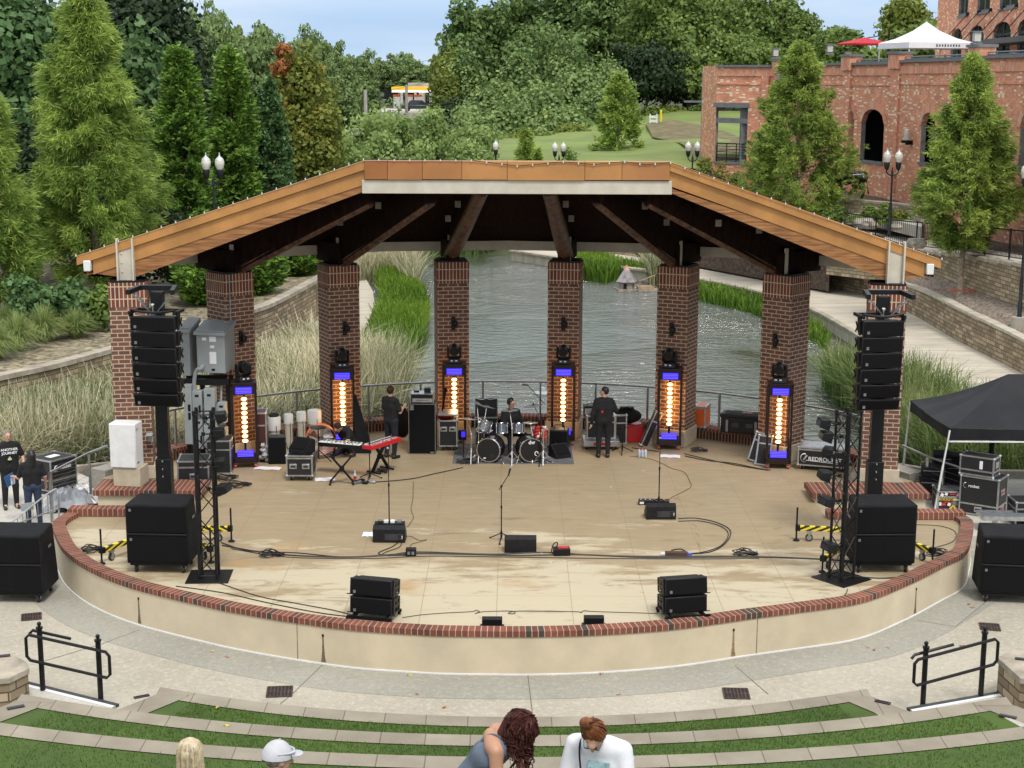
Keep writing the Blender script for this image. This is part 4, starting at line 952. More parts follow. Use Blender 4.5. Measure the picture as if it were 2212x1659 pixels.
bush('dark_tree','deep shadowy shrub mass under the left roof slope','tree',270,640,420,260,60,45,fDark,120,140,.12,.9,'dark trees on the left',zb=.6,base=0,asp=.8)
for k,(x,yb,yt,w,Yd) in enumerate(((70,640,585,120,50),(150,640,600,110,51),(215,640,615,90,51))):
    bush('leafy_shrub','broad-leaved shrub behind the grass tufts, %s of the three'%('leftmost','middle','rightmost')[k],'shrub',x,yb,yt,w,Yd,140+k,fKudL if k!=2 else fOak,26,90,.09,.4,'shrubs behind the grass tufts on the left bank',zb=.65,trunk=False,base=0,asp=.9)
# maple
bush('maple_tree','maple turning orange-red at the top behind the left roof slope','tree',650,420,118,150,80,51,fMap,130,120,.14,.75,'maple on the left',zb=.5,base=.05)
bush('maple_tree','orange-red top shoots of the turning maple','tree',612,300,82,40,80,52,fRed,22,90,.12,.5,'maple on the left',zb=8.2,base=.0,trunk=False)
bush('maple_tree','rusty lower side of the turning maple over the roof edge','tree',690,420,180,90,79,53,fMap,50,110,.13,.7,'maple on the left',zb=.5,base=.05)
# pale shrubs above the roof ridge
for k,(x,yt,w,Yd) in enumerate(((735,285,90,88),(800,238,120,100),(858,228,110,104),(935,240,90,100),(1000,248,105,98),(1040,275,70,97),(905,300,70,94),(690,300,70,84),(830,290,100,94),(1015,300,90,94))):
    bush('pale_leafy_tree','pale bushy tree above the roof ridge, %s'%['second from the left','third from the left','fourth from the left','sixth from the left','seventh from the left','rightmost','fifth, a low one','leftmost','low, before the third','low, before the seventh'][k],'tree',x,400,yt,w,Yd,70+k,fWil,70,100,.13,.85,'pale bushy trees between roof and pond head',zb=-.6,base=.03,lump=.3)
# ---- the wood behind the lawn ----
big=[ # kind x yb yt w Y mat K nl S rc
('pine_tree','tall dark pine at the left shoulder of the wood',1010,300,28,120,165,fPine,90,150,.26,1.6),
('pine_tree','tall pine above the kudzu mounds, first of the row',1090,300,-6,130,168,fPine,100,150,.26,1.6),
('pine_tree','tall pine above the kudzu mounds, second of the row',1180,300,-22,140,168,fPine,100,150,.26,1.6),
('pine_tree','tall pine above the kudzu mounds, third of the row',1275,300,-30,140,166,fPine,100,150,.26,1.6),
('pine_tree','tall pine near the top centre-right',1360,300,-30,140,172,fPine,100,150,.26,1.6),
('oak_tree','broad dark oak behind the lawn cypress',1440,280,-36,190,160,fOak,120,170,.25,1.9),
('oak_tree','tall oak with pale twigs right of the lawn cypress',1560,260,-30,190,165,fOak,120,170,.25,1.9),
('oak_tree','oak above the left end of the brick building',1655,240,-12,180,160,fOak,120,170,.25,1.9),
('oak_tree','oak at the right shoulder of the wood beside the sky gap',1715,230,12,120,158,fOak,90,160,.24,1.6),
('dark_tree','shaded tree low in the wood behind the lawn cypress',1400,268,90,160,150,fDark,90,150,.22,1.4),
('dark_tree','shaded tree at the lawn edge between cypress and building',1500,252,110,150,152,fOak,90,150,.22,1.4),
('dark_tree','shaded spreading tree just left of the brick building',1590,240,70,170,152,fOak,100,150,.22,1.5),
('yellow_green_tree','yellow-green tree on the left flank of the wood',972,300,92,70,150,fYel,60,120,.22,1.1),
('yellow_green_tree','yellow-green sapling beside the fuel station canopy',962,310,160,44,146,fYel,50,110,.2,1.0),
('dark_tree','dark shrubby tree below the yellow-green ones',975,330,225,90,140,fDark,60,120,.18,1.2),
]
for k,(nm_,lab,x,yb,yt,w,Yd,mat,K,nl,S,rc) in enumerate(big):
    bush(nm_,lab,'tree',x,yb,yt,w*1.12,Yd,200+k,mat,K,nl,S,rc,'trees of the wood behind the lawn',base=.05,lump=.5,trunk=True)
kz=[(1065,335,165,105,140),(1120,335,130,120,143),(1180,330,75,110,150),(1235,318,92,110,148),(1165,330,185,150,138),(1260,300,150,130,142),(1320,290,150,110,143),(1095,345,230,120,134),(1010,330,130,90,148),(1190,330,235,130,134),(1285,300,205,90,136),(1040,345,260,80,130),(1010,350,240,60,133),(1230,308,250,130,133)]
kl=['first','second','third, tall hooded','fourth, tall','fifth, broad central','sixth','seventh, beside the lawn cypress','low front','upper left','low middle','low right','lowest left','small leftmost','flat one over the bank']
for k,(x,yb,yt,w,Yd) in enumerate(kz):
    bush('kudzu_mound','kudzu vine draped over a buried tree, %s mound'%kl[k],'vine mound',x,yb,yt,w*.95,Yd,230+k,fKud,34,300,.17,1.35,'kudzu draped mounds',base=0,asp=.9,stretch=1.7,lump=.5,drape=1.2,trunk=(k%3==0))
# undergrowth at lawn edge
for k,(x,yb,yt,w,Yd) in enumerate(((1010,345,300,80,118),(1060,342,292,70,120),(1120,330,290,70,122),(1180,318,285,70,124),(1240,305,268,70,127),(1410,262,228,60,146),(1450,252,226,60,148),(1520,248,222,60,148),(1740,205,165,90,150),(1790,190,120,60,150))):
    bush('brush_clump','%s brush clump from the left along the lawn top'%['first','second','third','fourth','fifth','sixth','seventh','eighth','ninth','tenth'][k],'bush',x,yb,yt,w*1.2,Yd,260+k,fYel if k in(2,4,6) else fOak,26,80,.16,.6,'brush along the lawn edge',base=0,trunk=False)
# trees behind the terrace
for k,(lab,x,yb,yt,w,Yd,mat) in enumerate((('wispy tree in the sky gap left of the red umbrella',1815,140,58,95,130,fOak),('low tree behind the red umbrella',1880,150,112,90,125,fOak),('yellowing tree behind the white tent',1965,150,-12,110,118,fYel),('dark lower tree behind the tent legs',1990,150,55,120,114,fOak),('low tree between the wood and the sky gap',1768,170,128,60,135,fOak))):
    bush('terrace_tree',lab,'tree',x,yb,yt,w,Yd,280+k,mat,60,120,.2,1.1,'trees behind the terrace',base=.05,lump=.35)
# ---- far wooded hills on the left: two prototypes of mixed crowns copied with scale ----
far=[(370,58,90,150),(405,36,70,170),(440,52,90,165),(480,70,110,150),(520,82,120,145),(560,105,110,150),(455,40,80,200),(505,60,90,200),(555,82,100,200),(600,95,90,200),(655,86,90,190),(700,92,80,190),(735,112,70,190),(690,130,90,170),(745,150,90,165),(775,122,70,210),(815,135,50,262),(770,165,90,190),(775,165,70,190),(870,150,90,262),(905,140,70,265),(840,170,60,262),(930,150,50,262),(640,150,90,160),(400,110,110,140),(340,70,90,150),(610,170,110,140),(720,185,90,155),(840,128,60,260),(885,130,60,270)]
protos=[]
for s_ in range(4):
    Q,t,C=broad(300+s_,10,9,70,110,.27,1.15,base=0,lump=.35); mb=MB(); limbs(mb,C,10,.25,random.Random(s_),.7); protos.append((Q,t,C,mb))
pr=[]
for k,(x,yt,w,Yd) in enumerate(sorted(far,key=lambda q:-q[3])):
    zb=gz(V(x,200,Yd).x,Yd)-.5; loc,H,W=at_px(x,0,yt,w*1.25,Yd,zb); i=k%4
    lab='distant hillside tree topping out %d%% across and %d%% down the photo'%(round(x/22.12),round(yt/16.59))
    sc=(W/9,W/9,H/10)
    if len(pr)<=i: o=make_tree('hillside_tree',lab,'tree',loc,'trees on the distant hillside',fFar,*protos[i][:2],protos[i][3],None,0,sc); pr.append(o)
    else: dup(pr[i],loc,k*1.3,lab,scale=sc)
# far woodland as one mass
rg=np.random.default_rng(9); Qs=[];ts=[]
for k in range(90):
    x=rg.uniform(-200,220); y=rg.uniform(270,420); Q,t,C=broad(400+k,16,13,26,60,.7,2.6,base=0); Q=Q+np.array([x,y,gz(x,y)-12.5]); Qs.append(Q); ts.append(t)
o=quads_mesh('far_woodland',np.concatenate(Qs),np.concatenate(ts),fFar); struct(o,'stuff','far-off woodland closing the horizon'); 
Qs=[];ts=[]
for k in range(60):
    px=rg.uniform(980,1600) if k%2 else rg.uniform(-200,330); y=rg.uniform(176,205) if k%2 else rg.uniform(110,150); x=V(px,200,y).x; Q,t,C=broad(500+k,12,10,26,60,.45,2.,base=0); Q=Q+np.array([x,y,gz(x,y)-.5-(3 if k%2==0 else 0)]); Qs.append(Q); ts.append(t)
o=quads_mesh('wood_interior',np.concatenate(Qs),np.concatenate(ts),fOak); struct(o,'stuff','depths of the woods behind the first trees')
# ---- reeds, pond plants, grasses ----
fReed=foliage('dry_reed',(.10,.15,.04),(.76,.68,.48),tr=.3)
fReedG=foliage('green_reed',(.07,.14,.03),(.30,.33,.13),tr=.35)
fPick=foliage('pickerel_leaf',(.06,.14,.015),(.22,.34,.04),tr=.4)
def inpoly(x,y,P):
    c=np.zeros(len(x),bool); j=len(P)-1
    for i in range(len(P)):
        xi,yi,xj,yj=P[i][0],P[i][1],P[j][0],P[j][1]
        c^=((yi>y)!=(yj>y))&(x<(xj-xi)*(y-yi)/(yj-yi+1e-12)+xi); j=i
    return c
def scatter(P,n,rg):
    P=[(p[0],p[1]) for p in P]; xs=[p[0] for p in P]; ys=[p[1] for p in P]; X=[];Y=[]; c=0
    while c<n:
        x=rg.uniform(min(xs),max(xs),n*2); y=rg.uniform(min(ys),max(ys),n*2); m=inpoly(x,y,P); X.append(x[m]);Y.append(y[m]); c+=m.sum()
    return np.concatenate(X)[:n],np.concatenate(Y)[:n]
def reeds(name,label,P,n,h0,h1,wd,mat,seed,z0,bend=.5,tb=(.0,1.),segs=3,lean=.18,green=None):
    rg=np.random.default_rng(seed); x,y=scatter(P,n,rg); h=rg.uniform(h0,h1,n)*(1+.12*np.sin(x*.9)+.1*np.cos(y*.8)); a=rg.uniform(0,6.28,n); face=rg.uniform(0,6.28,n)
    ln=np.abs(rg.normal(0,lean,n)); bd=rg.random(n)**1.5*bend
    s=np.stack([np.cos(face),np.sin(face),0*face],1); d=np.stack([np.cos(a),np.sin(a),0*a],1)
    B=np.stack([x,y,np.full(n,z0)],1); prev=None; Qs=[]
    for k in range(segs+1):
        q=k/segs; off=ln*q*h+bd*h*q**3*.8; zz=h*q*(1-.25*bd*q**2*1.6)
        c=B+d*off[:,None]; c[:,2]+=zz; w_=wd*(1-.75*q**2); L_=c-s*w_/2; R2=c+s*w_/2
        if prev is not None: Qs.append(np.stack([prev[0],prev[1],R2,L_],1))
        prev=(L_,R2)
    # tint: greener at foot, straw at top, with patches
    pt=.5+.25*np.sin(x*.7+seed)*np.cos(y*.6)+np.where(rg.random(n)<.5,rg.uniform(.15,.5,n),-rg.uniform(.1,.45,n))
    T=[np.clip(pt*(tb[0]+(tb[1]-tb[0])*((k+.7)/segs)),0,1) for k in range(segs)]
    o=quads_mesh(name,np.concatenate(Qs),np.concatenate(T),mat); return struct(o,'stuff',label)
R1=[U(x,y,WZ) for x,y in [(-80,1085),(60,1060),(240,1040),(300,1010),(300,905),(236,915),(120,938),(0,962),(-80,975)]]
reeds('reed_bed','tall dry straw-coloured reeds left of the outermost left column',[Vector((p.x,p.y,0)) for p in R1],15000,.9,2.0,.038,fReed,1,WZ,bend=1.1,segs=4,lean=.22)
R2=[U(x,y,WZ) for x,y in [(300,1010),(560,985),(700,960),(800,950),(830,905),(858,850),(800,850),(775,830),(735,800),(640,790),(540,830),(300,900)]]
reeds('reed_bed','dry straw-coloured reeds between the second and third columns and behind the cables',[Vector((p.x,p.y,0)) for p in R2],24000,1.0,2.2,.036,fReed,2,WZ,bend=1.1,segs=4,lean=.22,tb=(.4,1.3))
R3=[U(x,y,WZ) for x,y in [(700,600),(760,620),(850,610),(900,640),(905,610),(870,575),(830,560),(740,565)]]
reeds('reed_bed','straw-coloured reeds at the far tip of the green water plants',[Vector((p.x,p.y,0)) for p in R3],9000,1.2,2.0,.035,fReed,3,WZ,bend=.5,tb=(.4,1.1))
G1=[U(x,y,WZ) for x,y in [(785,830),(800,750),(825,700),(830,650),(815,612),(850,612),(895,640),(921,672),(915,720),(905,760),(870,785),(835,800),(790,850)]]
reeds('pickerel_plants','bright green pickerel plants standing in the pond left of the middle',[Vector((p.x,p.y,0)) for p in G1],22000,.5,.95,.085,fPick,4,WZ,bend=.25,segs=2,lean=.2,tb=(.6,1.2))
G2=[U(x,y,WZ) for x,y in [(1245,596),(1262,606),(1310,612),(1345,600),(1395,604),(1360,590),(1300,572),(1250,566)]]
reeds('pickerel_plants','bright green water plants by the promenade left of the duck house',[Vector((p.x,p.y,0)) for p in G2],5000,.6,1.1,.10,fPick,5,WZ,bend=.3,segs=2,tb=(.5,1.1))
G3=[U(x,y,WZ) for x,y in [(1505,648),(1560,662),(1600,672),(1655,688),(1700,705),(1790,762),(1790,735),(1748,705),(1660,668),(1600,648),(1530,632),(1505,628)]]
reeds('pickerel_plants','green water plants along the bulkhead between the right-hand columns',[Vector((p.x,p.y,0)) for p in G3],2600,.3,.8,.06,fPick,6,WZ,bend=.5,segs=3,tb=(.3,1.1))
R4=[U(x,y,WZ) for x,y in [(1775,830),(1800,870),(1850,900),(1950,1010),(2010,1060),(2212,1075),(2330,1060),(2330,1000),(2212,972),(2080,925),(1990,885),(1930,865),(1860,850),(1800,835),(1775,835)]]
reeds('reed_bed','green and straw reeds around the right columns and behind the black tent',[Vector((p.x,p.y,0)) for p in R4],19000,1.0,2.2,.036,fReedG,7,WZ,bend=.9,segs=4,lean=.2,tb=(.3,1.2))
R5=[U(x,y,WZ) for x,y in [(1395,598),(1425,604),(1432,615),(1405,618)]]
reeds('reed_bed','wispy brown reeds beside the feeding raft',[Vector((p.x,p.y,0)) for p in R5],700,1.0,2.0,.04,fReed,8,WZ,bend=.5)
R6=[U(x,y,WZ) for x,y in [(860,560),(1100,546),(1100,541),(860,541)]]
reeds('reed_bed','thin green reeds at the head of the pond seen under the roof',[Vector((p.x,p.y,0)) for p in R6],2500,1.0,1.8,.08,fReedG,9,WZ,bend=.4)
R7=[U(x,y,WZ) for x,y in [(760,940),(860,940),(885,900),(870,870),(790,900)]]
reeds('reed_bed','thin tall reeds in the water beside the man in black at the left',[Vector((p.x,p.y,0)) for p in R7],1500,1.6,2.6,.02,fReed,10,WZ,bend=.35)
# grass tufts on the left bank
fTuft=foliage('ornamental_grass',(.09,.17,.035),(.42,.48,.18),tr=.35)
for k,(x,y,w) in enumerate(((-8,775,95),(40,755,95),(95,735,95),(135,715,80),(165,728,75),(205,702,75),(228,690,60),(60,700,80),(20,720,80))):
    p=U(x,y,.7); rg=np.random.default_rng(90+k); n=1300; a=rg.uniform(0,6.28,n); hh=rg.uniform(.6,1.35,n)*w/90; o=thing('grass_tuft','fountain-shaped green grass tuft on the left bank, the %s'%['one at the very left edge','second along the coping','third along the coping','fourth, slightly higher','fifth, low and wide','sixth towards the brick column','seventh, against the brick column','upper one among the shrubs','upper one near the left edge'][k],'grass tuft',(p.x,p.y,.68),0,'grass tufts on the left bank')
    d=np.stack([np.cos(a),np.sin(a),0*a],1); out_=rg.uniform(.1,1.0,n)*w/90; s=np.stack([-np.sin(a),np.cos(a),0*a],1)*.012; pv=None; Qs=[]; B=d*rg.uniform(0,.15,n)[:,None]
    for i in range(4):
        q=i/3; c=B+d*(out_*q**1.4)[:,None]; c[:,2]+=hh*(q*1.5-q*q*.75*(.6+out_)); w_=1-.8*q; L_=c-s*w_; R3_=c+s*w_
        if pv is not None: Qs.append(np.stack([pv[0],pv[1],R3_,L_],1))
        pv=(L_,R3_)
    quads_mesh('blades',np.concatenate(Qs),np.clip(np.tile(rg.random(n),3)+.1,0,1),fTuft,o)
# shrubs in the beds below the building
for k,(x,y,w,m_) in enumerate(((1790,470,60,fOak),(1812,455,40,fOak),(1850,478,40,fWil),(1900,470,40,fOak),(1945,462,36,fMap),(1975,480,50,fWil),(1880,452,24,fOak),(1915,448,24,fOak),(1560,372,50,fMap),(1590,378,50,fOak),(1525,350,40,fMap),(2010,492,40,fOak),(1905,500,50,fOak))):
    Yd=70 if x>1700 else 88; zb=2.6 if x>1700 else 1.7; q=V(x,y,Yd)
    bush('bed_shrub','small bed shrub, %s'%['beside the big cypress foot','just above the previous one','pale one left of the boulders','right of the boulders','reddish, under the stone wall','pale one at the fence','against the stone wall, left','against the stone wall, right','flowering one under the building corner','green one beside the flowering one','flowering one by the twin lamp','behind the fence','at the fence near the lamp post'][k],'shrub',x,y+10,y-14,w,Yd,600+k,m_,14,70,.07,.28,'shrubs in the building beds',zb=zb,trunk=False,base=0)
# red straw ring at the foot of the young cypress
p=U(2085,632,1.0); mb=MB(); rr=random.Random(4)
for k in range(60):
    a=rr.uniform(0,6.28); r=rr.uniform(.1,.9); mb.tube([(r*1.4*math.cos(a),r*.6*math.sin(a),.02),(r*1.4*math.cos(a+.3),r*.6*math.sin(a+.3),.06)],.012,3)
o=mb.build('red_straw',M('red_brown_straw',(.30,.06,.04),.9)); o.location=(p.x,p.y,1.04); tag(o,'scattered red straw at the foot of the young cypress','straw')
# ================= brick building on the right =================
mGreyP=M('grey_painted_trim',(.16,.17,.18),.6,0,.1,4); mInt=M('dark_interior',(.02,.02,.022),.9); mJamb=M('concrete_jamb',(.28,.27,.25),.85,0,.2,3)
def facade(parent,P,Q,z0,z1,ops,th=.24,mat=None,name='brick_wall'):
    """wall P->Q (plan), openings (u0,u1,zb,zt,rise,depthroom)"""
    P=Vector((P[0],P[1],0));Q=Vector((Q[0],Q[1],0)); d=(Q-P); Lw=d.length; d.normalize(); nn=Vector((-d.y,d.x,0)) # inward (away from viewer) is +nn
    mb=MB(); mat=mat or mBldBrick
    f=lambda u,z,k=0.:P+d*u+nn*k+Vector((0,0,z))
    def rect(u0,u1,a,b):
        if u1-u0<1e-3 or b-a<1e-3: return
        mb.quad(f(u0,a),f(u1,a),f(u1,b),f(u0,b),0,[(u0,a),(u1,a),(u1,b),(u0,b)])
    u=0
    for (a,b,zb,zt,rise) in sorted(ops):
        rect(u,a,z0,z1); rect(a,b,z0,zb)
        arcp=[(a+(b-a)*i/10,zt-rise+rise*math.sin(math.acos(max(-1,min(1,(i-5)/5.))))**1.0) for i in range(11)] if rise else [(a,zt),(b,zt)]
        for i in range(len(arcp)-1):
            (x0,y0),(x1,y1)=arcp[i],arcp[i+1]; mb.quad(f(x0,y0),f(x1,y1),f(x1,z1),f(x0,z1),0,[(x0,y0),(x1,y1),(x1,z1),(x0,z1)])
            mb.quad(f(x0,y0,th),f(x1,y1,th),f(x1,y1),f(x0,y0))
        u=b
    rect(u,Lw,z0,z1); mb.quad(f(0,z0,th),f(0,z1,th),f(Lw,z1,th),f(Lw,z0,th)) if not ops else None
    o=mb.build(name,mat,parent,sm=0)
    for (a,b,zb,zt,rise) in ops:
        w_=MB()
        w_.quad(f(a,zb),f(a,zb,th),f(a,zt-rise,th),f(a,zt-rise)); w_.quad(f(b,zb,th),f(b,zb),f(b,zt-rise),f(b,zt-rise,th)); w_.quad(f(a,zb),f(b,zb),f(b,zb,th),f(a,zb,th))
        w_.build('window_jamb',mJamb,parent,sm=0)
        s=MB(); s.hexa([f(a-.1,zb-.12,-.08),f(b+.1,zb-.12,-.08),f(b+.1,zb-.12,.05),f(a-.1,zb-.12,.05)],[f(a-.1,zb,-.08),f(b+.1,zb,-.08),f(b+.1,zb,.05),f(a-.1,zb,.05)]); s.build('window_sill',mGreyP,parent,sm=0)
        if rise:
            ar=MB()
            for i in range(10):
                def ap(i,e): 
                    x=(i-5)/5.; cx=(a+b)/2; hw=(b-a)/2; return f(cx+x*(hw+e*abs(x)**.7),zt-rise+(rise+e)*math.sin(math.acos(max(-1,min(1,x))))-(0),-.025)
                A0,B0,C0,D0=ap(i,0),ap(i+1,0),ap(i+1,.42),ap(i,.42)
                ar.quad(A0,B0,C0,D0,0,[(i*.3,0),(i*.3+.3,0),(i*.3+.3,.28),(i*.3,.28)])
            ar.build('brick_arch',mBldArch,parent,sm=0)
    return f,Lw
def u_at(P,Q,px,z=6):
    best=None
    for i in range(401):
        p=Vector((P[0],P[1],z)).lerp(Vector((Q[0],Q[1],z)),i/400); c=p-Vector((0,0,CH)); x=1106+cR.dot(c)/cF.dot(c)*CF
        if best is None or abs(x-px)<best[0]: best=(abs(x-px),i/400)
    return best[1]*(Vector(Q[:2])-Vector(P[:2])).length
bld=thing('brick_building','long two-level red brick building with arched openings and a roof terrace','building',(0,0,0))
B0,B1,B2,B3,B4,B5=[Vector((p.x,p.y,0)) for p in FP]
ZP=9.72; zb0=1.5
def zat(px,y,P,Q):   # height of a photograph row on the facade P->Q
    u=u_at(P,Q,px); d=(Q-P).normalized(); p=P+d*u; return V(px,y,p.y).z
def opn(P,Q,x0,x1,yb,yt,rise):
    a,b=u_at(P,Q,x0),u_at(P,Q,x1); xm=(x0+x1)/2; return (a,b,zat(xm,yb,P,Q),zat(xm,yt,P,Q),rise)
w1=opn(B0,B1,1541,1612,350,229,0)
fA,LA=facade(bld,B0,B1,zb0,zat(1600,144,B0,B1),[w1])
facade(bld,B1,B2,zb0,zat(1735,141,B1,B2),[])
wB=opn(B2,B3,1821,1841,348,237,.45); wC=opn(B2,B3,1857,1906,348,236,.7)
zq=zat(1880,139,B2,B3)
facade(bld,B2,B3,zb0,zq,[wB,wC])
wD=opn(B3,B4,1986,2017,352,243,.6); wE=(wD[1]+3.2,wD[1]+6.0,wD[2],wD[3],.6)
z34=zat(2010,132,B3,B4)
facade(bld,B3,B4,zb0,z34,[wD,wE]); 
wF=opn(B4,B5,2198,2235,360,243,.6)
facade(bld,B4,B5,zb0,zat(2160,124,B4,B5),[wF])
# left return of the bay, back wall with the matching window (the room is seen through)
B0b=B0+Vector((-.2,5.5,0)); B1b=B1+Vector((1.8,5.5,0))
mb=MB(); mb.quad((B0b.x,B0b.y,zb0),(B0.x,B0.y,zb0),(B0.x,B0.y,ZP+.1),(B0b.x,B0b.y,ZP+.1)); mb.build('side_wall',mBldBrick,bld,sm=0)
# back wall pieces leave a view-through
wz0,wz1=w1[2],w1[3]
mb=MB(); 
for x0,x1,a,b in ((B0b.x,B0b.x+.35,zb0,ZP),(B0b.x+3.5,B1b.x,zb0,ZP),(B0b.x+.35,B0b.x+3.5,zb0,wz0+.0),(B0b.x+.35,B0b.x+3.5,wz1,ZP)): mb.box(((x0+x1)/2,B0b.y+.2,(a+b)/2),(x1-x0,.3,b-a))
mb.build('rear_wall',mJamb,bld,sm=0)
mb=MB(); 
mb.hexa([(B0.x+.3,B0.y+.5,wz0-.2),(B1.x,B1.y+.5,wz0-.2),(B1b.x,B1b.y,wz0-.2),(B0b.x+.3,B0b.y,wz0-.2)],[(B0.x+.3,B0.y+.5,wz0-.03),(B1.x,B1.y+.5,wz0-.03),(B1b.x,B1b.y,wz0-.03),(B0b.x+.3,B0b.y,wz0-.03)])
mb.hexa([(B0.x+.3,B0.y+.5,wz1+.2),(B1.x,B1.y+.5,wz1+.2),(B1b.x,B1b.y,wz1+.2),(B0b.x+.3,B0b.y,wz1+.2)],[(B0.x+.3,B0.y+.5,wz1+.5),(B1.x,B1.y+.5,wz1+.5),(B1b.x,B1b.y,wz1+.5),(B0b.x+.3,B0b.y,wz1+.5)]); mb.build('floor_slab',mJamb,bld,sm=0)
# bay lintel, transom and railing
a,b=w1[0],w1[1]
mb=MB(); mb.beam(fA(a-.1,wz1+.05,-.05),fA(b+.1,wz1+.05,-.05),.2,.28); mb.beam(fA(a,wz0+(wz1-wz0)*.74,.1),fA(b,wz0+(wz1-wz0)*.74,.1),.15,.3)
mb.beam(fA(b-.5,wz0,.3),fA(b-.5,wz1,.3),.4,.4,up=(0,1,0)); mb.build('steel_window_frame',mGreyP,bld,sm=0)
mb=MB()
for k in range(6): mb.beam(fA(a+.05,wz0+.25+.17*k,.08),fA(b-.05,wz0+.25+.17*k,.08),.03,.03 if k<5 else .07)
for k in range(4): mb.beam(fA(a+.1+k*(b-a-.2)/3,wz0,.08),fA(a+.1+k*(b-a-.2)/3,wz0+1.1,.08),.05,.05,up=(0,1,0))
mb.build('balcony_railing',mBlack,bld,sm=0)
# dark rooms behind arched openings
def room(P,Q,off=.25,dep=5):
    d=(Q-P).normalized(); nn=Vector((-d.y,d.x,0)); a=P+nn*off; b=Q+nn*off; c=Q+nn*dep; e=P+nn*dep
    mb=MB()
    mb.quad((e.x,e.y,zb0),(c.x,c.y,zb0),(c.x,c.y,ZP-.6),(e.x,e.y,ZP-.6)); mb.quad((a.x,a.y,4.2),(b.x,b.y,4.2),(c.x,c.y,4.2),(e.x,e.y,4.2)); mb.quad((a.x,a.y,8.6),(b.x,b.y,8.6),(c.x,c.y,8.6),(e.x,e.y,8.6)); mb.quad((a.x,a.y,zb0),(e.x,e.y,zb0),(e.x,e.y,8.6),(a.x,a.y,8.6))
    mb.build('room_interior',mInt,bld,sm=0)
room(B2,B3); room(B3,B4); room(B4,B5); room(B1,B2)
# cornice: soldier band, projecting course, coping
def band_on(P,Q,z,h,proj,mat,name):
    d=(Q-P).normalized(); nn=Vector((-d.y,d.x,0)); a=P-nn*proj/2+nn*.15; b=Q-nn*proj/2+nn*.15
    mb=MB(); mb.beam((a.x,a.y,z+h/2),(b.x,b.y,z+h/2),proj+.3,h); mb.build(name,mat,bld,sm=0)
for P,Q,zt in ((B0,B1,zat(1600,144,B0,B1)),(B1,B2,zat(1735,141,B1,B2)),(B2,B3,zq),(B3,B4,z34),(B4,B5,zat(2160,124,B4,B5))):
    band_on(P,Q,zt-.02,.12,.16,mGreyP,'parapet_coping'); band_on(P,Q,zt-.55,.36,.06,mBldArch,'soldier_band'); band_on(P,Q,zt-1.05,.10,.05,mBldBrick,'belt_course')
# pilasters
for P,Q,x,yt,w_ in ((B0,B1,1650,150,.5),(B2,B3,1936,112,1.0),(B3,B4,2108,97,1.1),(B1,B2,1678,128,1.1),(B2,B3,1826,118,.9)):
    u=u_at(P,Q,x); d=(Q-P).normalized(); nn=Vector((-d.y,d.x,0)); p=P+d*u; zt=V(x,yt,p.y).z; a=math.atan2(d.y,d.x)
    pw=min(w_,1.1)
    mb=MB(); mb.box((p.x+nn.x*.1,p.y+nn.y*.1,(zb0+zt)/2-.2),(pw,.5,zt-zb0-.4),a); mb.build('pilaster',mBldBrick,bld,sm=0)
    if w_>.6:
        mb=MB(); mb.box((p.x+nn.x*.1,p.y+nn.y*.1,zt-.45),(pw+.16,.72,.7),a); mb.build('pier_head',mBldArch,bld,sm=0)
        mb=MB(); mb.box((p.x+nn.x*.1,p.y+nn.y*.1,zt-.04),(pw+.3,.86,.12),a); mb.build('pier_cap',mGreyP,bld,sm=0)
# terrace slab and railing
mb=MB(); mb.prism([Vector((p.x+.3,p.y+.3,0)) for p in (B5,B4,B3,B2,B1)]+[B1+Vector((6,12,0)),Vector((60,110,0)),Vector((60,50,0))],8.7,9.05); mb.build('terrace_deck',mSideC,bld,sm=0)
for P,Q,zt in ((B2,B3,zq),(B3,B4,z34),(B4,B5,zat(2160,124,B4,B5))):
    d=(Q-P).normalized(); nn=Vector((-d.y,d.x,0)); a=P+nn*.15; b=Q+nn*.15; mb=MB()
    for h in (.14,.24): mb.tube([(a.x,a.y,zt+h),(b.x,b.y,zt+h)],.03,5)
    k=int((b-a).length/1.4)
    for i in range(k+1): q=a.lerp(b,i/k); mb.tube([(q.x,q.y,zt),(q.x,q.y,zt+.30)],.05,5)
    mb.build('parapet_rail',mGreyP,bld)
# downpipe panel on the left bay, wall lanterns, vent
u=u_at(B1,B2,1686); p=B1+(B2-B1).normalized()*u; mb=MB(); mb.box((p.x,p.y-.25,8.2),(.55,.2,2.9),-.5); mb.box((p.x-.35,p.y-.3,7.6),(.2,.1,3.6),-.5); mb.build('steel_louver_panel',M('grey_green_panel',(.22,.23,.2),.5),bld,sm=0)
for P,Q,x,y in ((B3,B4,1967,292),(B3,B4,2027,290)):
    u=u_at(P,Q,x); d=(Q-P).normalized(); nn=Vector((-d.y,d.x,0)); p=P+d*u-nn*.25; z=V(x,y,p.y).z; mb=MB(); mb.box((p.x,p.y,z-.3),(.35,.35,.12),.6); mb.box((p.x+nn.x*.15,p.y+nn.y*.15,z-.35),(.15,.4,.2),.6); mb.build('lantern_bracket',mBlack,bld,sm=0)
    mb=MB(); mb.lathe([(.14,-.22),(.14,.25),(.02,.3)],(p.x,p.y,z),8); mb.build('lantern_glass',mGlobe,bld)
